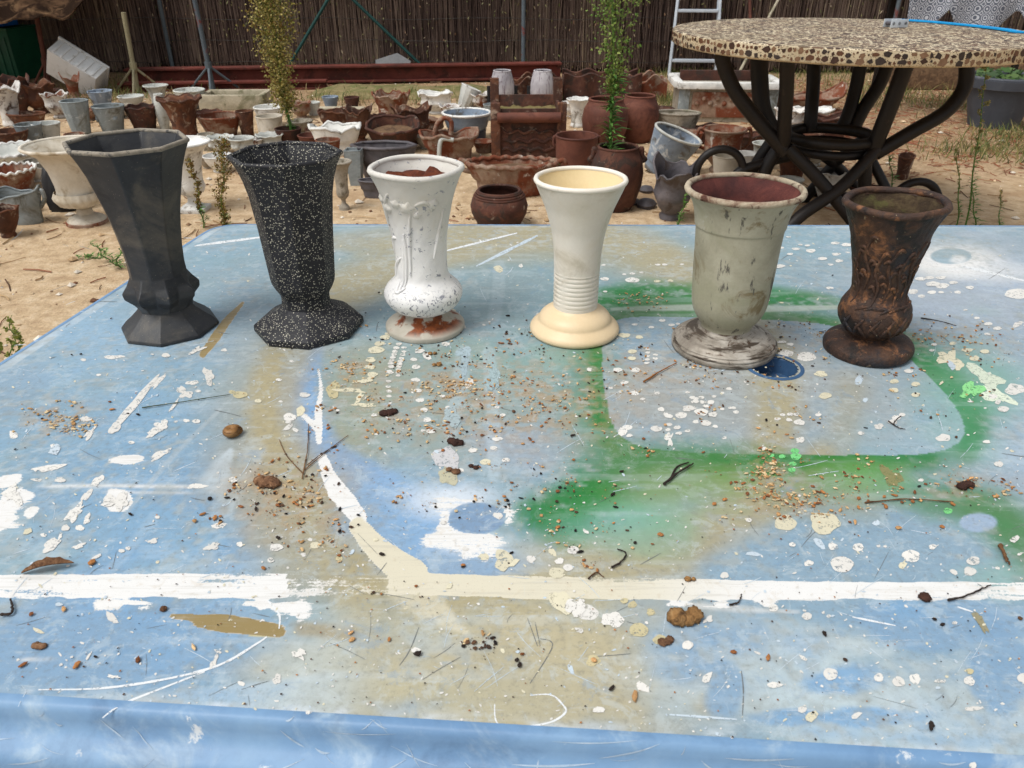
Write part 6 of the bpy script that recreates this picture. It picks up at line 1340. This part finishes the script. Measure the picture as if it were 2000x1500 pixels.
# dried leaf on the white stripe, far left
c = at_z(95,1114,TZ); mb = MB(); Ll, Wl = .054, .012; vs = []
for i in range(13):
    t = i/12; w = Wl*math.sin(math.pi*min(1,t*.96+.03))**.8*(1+.15*math.sin(i*2.3)); x = -Ll/2+Ll*t; z = .006*math.sin(t*2.6)
    vs += [(x,-w*.5,z+w*.35),(x,0,z),(x,w*.5,z+w*.45)]
nv = len(vs); vs += [(x,y,z+.0008) for x,y,z in vs]
fs = [f for i in range(12) for f in ((i*3,i*3+1,i*3+4,i*3+3),(i*3+1,i*3+2,i*3+5,i*3+4))]; fs += [tuple(nv+k for k in f[::-1]) for f in fs]
mb.add(vs, fs); o = mb.build('dry_leaf', MO_, None, 60); o.location = (c.x,c.y,TZ+.0015); o.rotation_euler = (0,0,R(14)); tag(o, 'pointed dried brown leaf lying across the white stripe edge', 'leaf')
# snail
c = at_z(455,852,TZ); sn = thing('snail', 'small striped brown snail shell on the tan and blue paint', 'snail', (c.x,c.y,TZ+.001), R(20))
snm = worn('snail_shell', [L(92,62,34), L(150,108,62), L(178,140,92)], [], 30, .45, bmp=.2, streak=(L(84,56,34), (30,30,420), .55, .06))
mb = MB(); pts = []; rs = []
for i in range(70):
    t = i/69; a = t*3.1*6.283; rr = .0125*(1-t)**.9; pts.append((rr*.62*math.cos(a), rr*.55*math.sin(a), .0065*(1-t)**.3*1.0+.0075*t)); rs.append(.0006+.0068*(1-t)**1.0)
tube(mb, pts, rs, 10); mb.build('shell', snm, sn, 80)
mb = MB(); lathe(mb, [(0,0),(.007,0),(.0085,.0015),(.007,.003),(0,.0035)], 16, None, 1.15, .8); mb.build('shell_lip', snm, sn, 60)

# ================================================================== THE SIX VASES
def vase_axis(px, py): return at_z(px, py, TZ+.0012)
def prof_px(base, pts):                   # (row of the ring's centre, half width) -> (radius, height)
    b = vase_axis(*base); out = []; wide = math.sqrt(1+.9*((base[0]-1000)/FPX)**2)   # off-axis circles look wider
    for (y, hw) in pts:
        p = at_y(base[0], y, b.y); z = p.z-b.z; d = depth((0, b.y, p.z)); out.append((hw*d/FPX/wide, max(0, z)))
    return b, out
def fine_prof(pr, n=4):
    s = spline([(r, 0, z) for r, z in pr], n); return [(max(p.x,.0005), p.z) for p in s]
def inner_of(pr, th, zmin):
    return [(max(.003, r-th), z) for r, z in pr if z > zmin][::-1]
def rim_ring(root, r, z, th, mat, seg=72, fn=None, name='rim', rot=0, facet=0, flat=.8):
    mb = MB(); pts = []
    n = facet if facet else seg
    if facet:
        for k in range(n):
            a0 = 2*math.pi*k/n+rot; a1 = 2*math.pi*(k+1)/n+rot
            for j in range(6):
                t = j/6; pts.append((r*((1-t)*math.cos(a0)+t*math.cos(a1)), r*((1-t)*math.sin(a0)+t*math.sin(a1)), z))
    else:
        for k in range(n):
            a = 2*math.pi*k/n; rr, zz = fn(r, z, a, k) if fn else (r, z); pts.append((rr*math.cos(a), rr*math.sin(a), zz))
    tube(mb, pts, th, 8, closed=True); return mb.build(name, mat, root, 60)
def on_surface(pr, lines, rad, seg=6, off=.0):
    """tubes lying on a lathe surface; each line is [(angle, height), ...]"""
    rs, zs = [p[0] for p in pr], [p[1] for p in pr]; o_ = np.argsort(zs); zs = np.array(zs)[o_]; rs = np.array(rs)[o_]
    mb = MB()
    for ln in lines:
        L3 = spline([(a, z, 0) for a, z in ln], 6); n = len(L3)
        pts = []
        for p in L3:
            r = np.interp(p.y, zs, rs)+off; pts.append((r*math.cos(p.x), r*math.sin(p.x), p.y))
        tube(mb, pts, [rad*(.35+.65*math.sin(math.pi*(i+.5)/n)) for i in range(n)], seg)
    return mb
# ---- 1: black octagonal flared vase
b, pr = prof_px((334,638), [(638,95),(633,95),(622,84),(612,70),(602,58),(596,53),(584,54),(572,58),(560,60),(548,59),(530,57),(510,57),(480,60),(450,65),(420,71),(390,79),(360,88),(330,97),(300,110),(277,122)])
V1 = worn('charcoal_glaze', [L(32,34,39), L(48,50,53), L(66,65,63)], [(L(86,81,73), 9, .60, .10), (L(28,30,36), 5, .56, .08), (L(96,90,80), 40, .68, .04)], 14, .5, bmp=.25, bdist=.003, spec=.4, fine=250, tint=.22, speck=(L(140,134,120), 220, .10))
V1r = worn('worn_pale_rim', [L(112,106,96), L(146,138,124), L(164,156,142)], [(L(74,72,70), 40, .58, .06)], 40, .7, bmp=.3, bdist=.002, fine=300)
rt = thing('flower_vase', 'tall charcoal octagonal flared vase with faceted studs above its foot', 'vase', b, R(10))
bulge = {584:1.10, 572:1.28, 560:1.27, 548:1.10}
ys = [638,633,622,612,602,596,584,572,560,548,530,510,480,450,420,390,360,330,300,277]
ap = math.cos(math.pi/8)
def oct_rows(prr, bul, seg=16):
    mb = MB(); rows = []
    def fn_factory(e):
        def f(r, z, a, k): return (r*(e if e else 1)*(1.0) if k % 2 else r*(.92 if e else 1.0), z) if e else (r*(ap if k % 2 else 1.0), z)
        return f
    return fn_factory
def octlathe(prr, es, name, mat, root, cap0=False, smooth=22):
    mb = MB(); vs = []; fs = []; n = 16
    for (r, z), e in zip(prr, es):
        for k in range(n):
            a = 2*math.pi*k/n; rr = r*(ap if k % 2 else 1.0)
            if e: rr = r*(e if k % 2 else .93)
            vs.append((rr*math.cos(a), rr*math.sin(a), z))
    for i in range(len(prr)-1):
        for k in range(n): l = (k+1) % n; fs.append((i*n+k, i*n+l, i*n+n+l, i*n+n+k))
    if cap0: fs.append(tuple(range(n))[::-1])
    mb.add(vs, fs); o = mb.build(name, mat, root, smooth); bv = o.modifiers.new('soft_edges', 'BEVEL'); bv.width = .0022; bv.segments = 3; bv.limit_method = 'ANGLE'; bv.angle_limit = R(12); o.data.shade_smooth(); return o
pr = [(r*1.035, z) for r, z in pr]
fo = pr[:6]; octlathe([(fo[0][0]*.985,0)]+fo, [0]*7, 'foot', V1, rt, True)
bo = pr[5:]; yb = ys[5:]; th = .0055
inn = inner_of(bo, th, bo[6][1]); es = [bulge.get(y,0) for y in yb]
octlathe(bo+inn+[(.004, inn[-1][1])], es+[0]*(len(inn)+1), 'body', V1, rt)
rim_ring(rt, bo[-1][0]-th*.5, bo[-1][1], th*.72, V1r, facet=8)
# ---- 2: speckled octagonal vase
b, pr = prof_px((605,637), [(637,104),(626,104),(618,92),(608,72),(600,54),(592,47),(580,46),(572,47),(562,54),(550,60),(540,62),(520,64),(500,66),(470,69),(440,72),(410,76),(380,80),(350,87),(325,96),(302,109)])
V2 = worn('speckled_black', [L(24,25,29), L(34,35,40), L(46,46,51)], [(L(24,25,30), 6, .56, .1)], 12, .6, bmp=.35, bdist=.002, spec=.35, fine=300, speck=(L(186,182,166), 360, .42), tint=.15)
rt = thing('flower_vase', 'black octagonal vase densely speckled with cream flecks', 'vase', b, R(12))
pr = [(r*1.035, z) for r, z in pr]
fo = pr[:6]; octlathe([(fo[0][0]*.985,0)]+fo, [0]*7, 'foot', V2, rt, True, 30)
bo = pr[5:]; inn = inner_of(bo, .006, bo[6][1]); octlathe(bo+inn+[(.004, inn[-1][1])], [0]*(len(bo)+len(inn)+1), 'body', V2, rt, False, 30)
rim_ring(rt, bo[-1][0]-.003, bo[-1][1], .0042, V2, facet=8)
# ---- 3: white floral vase
b, pr = prof_px((831,638), [(638,76),(633,77),(628,75),(620,60),(612,44),(606,38),(600,50),(594,62),(584,71),(574,76),(564,76),(554,70),(545,60),(535,52),(520,50.5),(500,50),(480,51),(460,53),(440,57),(420,61),(395,67),(370,75),(350,83),(336,90),(328,93)])
def white_vase_mat(foot=False):
    m_, nt, bb, v, vo, rnd = new_mat('chipped_white_vase_foot' if foot else 'chipped_white_vase')
    n1 = noise(nt, vo, 14, 7, .65); n2 = noise(nt, vo, 70, 6, .7, .5); n3_ = noise(nt, vo, 300, 4, .7)
    c = ramp(nt, n1, [(.3, L(222,222,222)), (.55, L(240,239,236)), (.75, L(230,226,214))])
    sx = nt.nodes.new('ShaderNodeSeparateXYZ'); nt.links.new(vo, sx.inputs[0])
    if not foot:   # old grey-green dirt clings under the rim; grey crackle on the bulb
        up = step(nt, mathn(nt, 'ADD', sx.outputs[2], mathn(nt, 'MULTIPLY', n1, .10)), .22, .28)
        c = mixc(nt, mathn(nt, 'MULTIPLY', up, .38), c, L(170,162,138))
        c = mixc(nt, step(nt, n2, .60, .64), c, L(150,152,160))
        low = mathn(nt, 'SUBTRACT', 1.0, step(nt, sx.outputs[2], .07, .10))
        c = mixc(nt, mathn(nt, 'MULTIPLY', low, step(nt, noise(nt, vo, 110, 6, .7, 1.2), .55, .60)), c, L(112,116,126))
        c = mixc(nt, step(nt, noise(nt, vo, 38, 4, .6), .70, .73), c, L(96,90,88))
    else:
        c = ramp(nt, n1, [(.3, L(168,162,148)), (.6, L(190,184,170))])
        rst = mathn(nt, 'MULTIPLY', step(nt, noise(nt, vo, 26, 5, .6), .47, .56), step(nt, sx.outputs[2], .007, .018))
        c = mixc(nt, mathn(nt, 'MULTIPLY', rst, 1.0), c, ramp(nt, n2, [(.3, L(74,34,20)), (.6, L(150,80,38))]))
        c = mixc(nt, step(nt, n2, .66, .69), c, L(112,84,60))
    nt.links.new(c, bb.inputs['Base Color']); bb.inputs['Roughness'].default_value = .55; bb.inputs['Specular IOR Level'].default_value = .35
    bump(nt, bb, mathn(nt, 'ADD', n2, mathn(nt, 'MULTIPLY', n3_, .3)), .3, .003); return m_
V3 = white_vase_mat(); V3f = white_vase_mat(True)
rt = thing('flower_vase', 'chipped white flower-relief vase with round bulb and rust-stained foot', 'vase', b, R(-20))
mb = MB(); lathe(mb, [(0,0),(pr[0][0]*.99,0)]+fine_prof(pr[:6],3), 64); mb.build('foot', V3f, rt, 50)
bo = fine_prof(pr[5:],4); inn = inner_of(bo, .006, pr[13][1]+.02)
def f3(r, z, a, k): return r*(1+.014*wob(a, z*4.5, 1.0)*(1 if z > .085 else .25)), z
mb = MB(); lathe(mb, bo+inn+[(0,inn[-1][1])], 128, f3); bd = mb.build('body', V3, rt, 60)
rim_ring(rt, bo[-1][0]-.003, bo[-1][1], .0052, V3, 72, lambda r, z, a, k: (r*(1+.008*math.sin(5*a)), z+.0012*math.sin(3*a+1)))
Hh = bo[-1][1]
ln = [[(-1.9,.30*Hh),(-1.86,.42*Hh),(-1.75,.62*Hh)],[(-1.78,.32*Hh),(-1.7,.5*Hh),(-1.68,.66*Hh)],[(-1.55,.4*Hh),(-1.5,.6*Hh),(-1.32,.82*Hh)],[(-2.5,.34*Hh),(-2.35,.44*Hh),(-2.0,.5*Hh)],[(-2.6,.5*Hh),(-2.4,.6*Hh),(-2.1,.62*Hh)],[(-2.5,.68*Hh),(-2.2,.82*Hh),(-1.9,.9*Hh)],[(-1.2,.84*Hh),(-.9,.86*Hh),(-.7,.8*Hh)],[(-.6,.5*Hh),(-.45,.62*Hh),(-.3,.8*Hh)],[(-2.9,.55*Hh),(-2.7,.7*Hh),(-2.6,.86*Hh)],[(-2.1,.36*Hh),(-1.95,.3*Hh),(-1.7,.33*Hh)]]
on_surface(bo, ln, .0036, 8).build('flower_stem_relief', V3, bd, 80)
mb = MB()
for (a, z, s) in [(-2.15,.80,.011),(-1.75,.84,.009),(-1.42,.82,.012),(-1.15,.78,.008),(-2.45,.84,.009),(-.7,.84,.011),(-2.75,.82,.01)]:
    r = np.interp(z*Hh, [p[1] for p in bo], [p[0] for p in bo]); c = Vector((r*math.cos(a), r*math.sin(a), z*Hh)); nr = Vector((math.cos(a), math.sin(a), 0)); tn = Vector((-math.sin(a), math.cos(a), 0)); up = Vector((0,0,1)) + nr*.35
    vs = [c+nr*s*.42]; 
    for q, k1 in ((.55,.34),(1.0,-.12)):
        for i in range(15):
            e = 6.283*i/15; rr = s*q*(1+.22*math.cos(5*e)); vs.append(c+tn*rr*math.cos(e)+up*rr*math.sin(e)+nr*s*k1)
    mb.add(vs, [(0,1+i,1+(i+1) % 15) for i in range(15)]+[(1+i,16+i,16+(i+1) % 15,1+(i+1) % 15) for i in range(15)])
mb.build('blossom_relief', V3, bd, 80)
so = MB(); sz = Hh*.915; sr = np.interp(sz, [p[1] for p in bo], [p[0] for p in bo])-.0065
lathe(so, [(sr,sz),(sr*.85,sz+.010),(sr*.5,sz+.006),(sr*.2,sz+.004),(0,sz+.006)], 40, lambda r, z, a, k: (r, z+.009*wob(a, r*14, 4)))
so.build('rusty_soil', worn('rusty_soil', [L(66,30,20), L(110,54,32), L(140,78,48)], [], 60, .95, bmp=1, bdist=.006, fine=220), rt, 80)
# ---- 4: cream ribbed vase
b, pr = prof_px((1121.5,644), [(644,84),(640,87),(634,86),(628,80),(622,72),(617,70),(611,66),(605,58),(600,48),(596,43),(560,43.5),(527,44.5),(513,45.5),(490,47),(470,49.5),(450,53),(433,58),(407,66.5),(385,76),(365,85),(350,91)])
V4b = worn('cream_white_glaze', [L(234,226,210), L(242,236,224), L(236,226,206)], [(L(206,196,176), 9, .6, .1), (L(70,64,58), 55, .735, .01)], 8, .42, bmp=.12, bdist=.002, spec=.45, fine=200, tint=.06)
V4f = worn('peach_cream_glaze', [L(232,206,164), L(238,216,180)], [(L(90,66,48), 48, .70, .015), (L(206,180,140), 14, .62, .06)], 8, .45, bmp=.15, bdist=.002, spec=.42, fine=200, tint=.07)
V4i = worn('yellow_cream_inside', [L(224,200,150), L(236,218,176)], [], 10, .45, bmp=.08, fine=200, tint=.06)
rt = thing('flower_vase', 'cream trumpet-shaped vase with ribbed stem and peach stepped foot', 'vase', b, R(0))
mb = MB(); lathe(mb, [(0,0),(pr[0][0]*.99,0)]+fine_prof(pr[:10],3), 72); mb.build('foot', V4f, rt, 50)
bo = fine_prof(pr[9:],5); zr0, zr1 = pr[9][1]+.006, pr[11][1]
dn = []
z = bo[0][1]
while z < zr1+.004: dn.append((np.interp(z,[p[1] for p in bo],[p[0] for p in bo]), z)); z += .0007
bo2 = dn+[p for p in bo if p[1] > zr1+.004]
def f4(r, z, a, k):
    if zr0 < z < zr1 and r > .02:
        q = (z-zr0)/(zr1-zr0)*7.5; g = abs(math.sin(math.pi*q)); side = 1-max(0,1-abs((a % 6.283)-4.05)/.22)
        return r*(1+.030*(g**.7-.6)*side), z
    return r, z
inn = inner_of(bo, .0055, zr1)
mb = MB(); lathe(mb, bo2, 96, f4); mb.build('body', V4b, rt, 60)
mb = MB(); lathe(mb, inn+[(0,inn[-1][1])], 72); mb.build('inside', V4i, rt, 60)
rim_ring(rt, bo[-1][0]-.0027, bo[-1][1], .0044, V4b, 72)
# ---- 5: grey-cream goblet vase
b, pr = prof_px((1412,676), [(676,101),(672,103),(664,103),(658,99),(652,90),(648,80),(645,72),(642,62),(638,52),(634,50),(628,52),(618,60),(606,68),(592,73.5),(576,76),(550,78.5),(520,81),(490,83),(460,85.5),(442,87.5),(437,90),(425,92),(405,97),(390,104),(378,112),(369,118)])
V5 = worn('grey_cream_paint', [L(146,142,122), L(172,168,148), L(188,184,166)], [(L(160,158,134), 6, .55, .1), (L(130,116,86), 16, .63, .06), (L(196,194,184), 11, .64, .06)], 9, .62, bmp=.3, bdist=.003, fine=220, tint=.14, streak=(L(96,92,84), (50,50,14), .61, .03))
V5f = worn('silver_brown_foot', [L(104,92,80), L(162,154,142), L(206,200,190)], [(L(84,64,48), 30, .58, .05), (L(92,54,36), 10, .64, .04)], 14, .5, bmp=.4, bdist=.003, fine=220, tint=.2, streak=(L(80,70,60), (14,14,160), .56, .05), metal=.25)
V5i = worn('maroon_rust_inside', [L(56,30,30), L(84,44,40), L(108,60,52)], [], 22, .85, bmp=.6, bdist=.004, fine=260)
V5r = worn('rusty_cream_rim', [L(160,148,126), L(190,178,156)], [(L(108,72,54), 11, .54, .08), (L(78,48,38), 40, .60, .05)], 12, .75, bmp=.4, bdist=.002, fine=260)
rt = thing('flower_vase', 'grey-cream goblet vase with maroon rusty inside and silver-brown foot', 'vase', b, R(0), rot=(0,R(-.5),0))
def f5(r, z, a, k): return r*(1+.012*math.sin(z*1100)*(1 if .008 < z < .035 else 0)), z
mb = MB(); lathe(mb, [(0,0),(pr[0][0]*.99,0)]+fine_prof(pr[:10],4), 72, f5); mb.build('foot', V5f, rt, 50)
bo = fine_prof(pr[9:],4); inn = inner_of(bo, .006, bo[14][1])
mb = MB(); lathe(mb, bo, 72); mb.build('body', V5, rt, 50)
mb = MB(); lathe(mb, inn+[(0,inn[-1][1])], 72); mb.build('inside', V5i, rt, 60)
rim_ring(rt, bo[-1][0]-.003, bo[-1][1]-.0005, .0052, V5r, 72, lambda r, z, a, k: (r*(1+.004*math.sin(6*a)), z))
# ---- 6: dark brown relief vase
b, pr = prof_px((1692.5,682), [(682,88),(677,90),(670,89),(664,84),(659,70),(655,50),(652,40),(648,44),(640,56),(630,65),(618,70.5),(606,72),(594,69.5),(582,62),(572,56),(560,55),(545,57),(527,61),(500,68),(473,75),(447,82.5),(425,92),(410,99),(398,104)])
V6 = worn('dark_rusted_relief', [L(34,25,22), L(66,45,34), L(104,72,50)], [(L(42,40,44), 10, .58, .06), (L(134,90,58), 30, .60, .06), (L(30,24,22), 18, .58, .06), (L(160,140,112), 60, .68, .03)], 24, .62, bmp=1.0, bdist=.006, spec=.4, fine=200, tint=.3, speck=(L(170,150,120), 120, .10))
V6i = worn('mossy_dark_inside', [L(44,34,28), L(74,60,44), L(104,90,64)], [(L(92,88,52), 14, .6, .05)], 40, .95, bmp=.9, bdist=.005, fine=240)
rt = thing('flower_vase', 'dark rusted brown vase with leaf relief and a round bulb', 'vase', b, R(0), rot=(0,R(-2.6),0))
rt.location.z += .0022
def f6(r, z, a, k): return r*(1+.02*wob(a, z*5, 7.0)+.006*math.sin(40*a)*(1 if z > .19 else 0)), z
mb = MB(); lathe(mb, [(0,0),(pr[0][0]*.99,0)]+fine_prof(pr[:7],4), 72, lambda r, z, a, k: (r*(1+.006*wob(a,z,2)), z)); mb.build('foot', V6, rt, 50)
bo = fine_prof(pr[6:],4); inn = inner_of(bo, .0065, pr[17][1])
mb = MB(); lathe(mb, bo+inn[:3], 128, f6); bd = mb.build('body', V6, rt, 60)
mb = MB(); lathe(mb, inn[1:]+[(0,inn[-1][1])], 72, lambda r, z, a, k: (r*(1+.02*wob(a,z*6,3)), z)); mb.build('inside', V6i, rt, 60)
rim_ring(rt, bo[-1][0]-.003, bo[-1][1], .0062, V6, 72, lambda r, z, a, k: (r*(1+.006*math.sin(7*a+1)), z+.0012*math.sin(4*a)))
Hh = bo[-1][1]; zs_ = lambda t: t*Hh
ln = []
for k in range(9):
    a0 = -2.9+.36*k; z0 = random.uniform(.36,.5)
    ln.append([(a0,zs_(z0)),(a0+.12,zs_(z0+.12)),(a0-.05,zs_(z0+.24)),(a0+.14,zs_(z0+.36))])
    for j in range(4):
        zz = z0+.08+.08*j; s = 1 if j % 2 else -1; ln.append([(a0+.05,zs_(zz)),(a0+.05+s*.12,zs_(zz+.05)),(a0+.05+s*.26,zs_(zz+.03))])
for k in range(8):
    a0 = -3.0+.42*k; ln.append([(a0,zs_(.14)),(a0+.12,zs_(.22)),(a0+.34,zs_(.30))]); ln.append([(a0+.1,zs_(.26)),(a0+.3,zs_(.2)),(a0+.45,zs_(.15))])
ln += [[(-2.6+.25*k,zs_(.34+.01*(k%3))),(-2.3+.25*k,zs_(.37)),(-2.0+.25*k,zs_(.36))] for k in range(8)]
on_surface(bo, ln, .0030, 7).build('leaf_relief', V6, bd, 80)
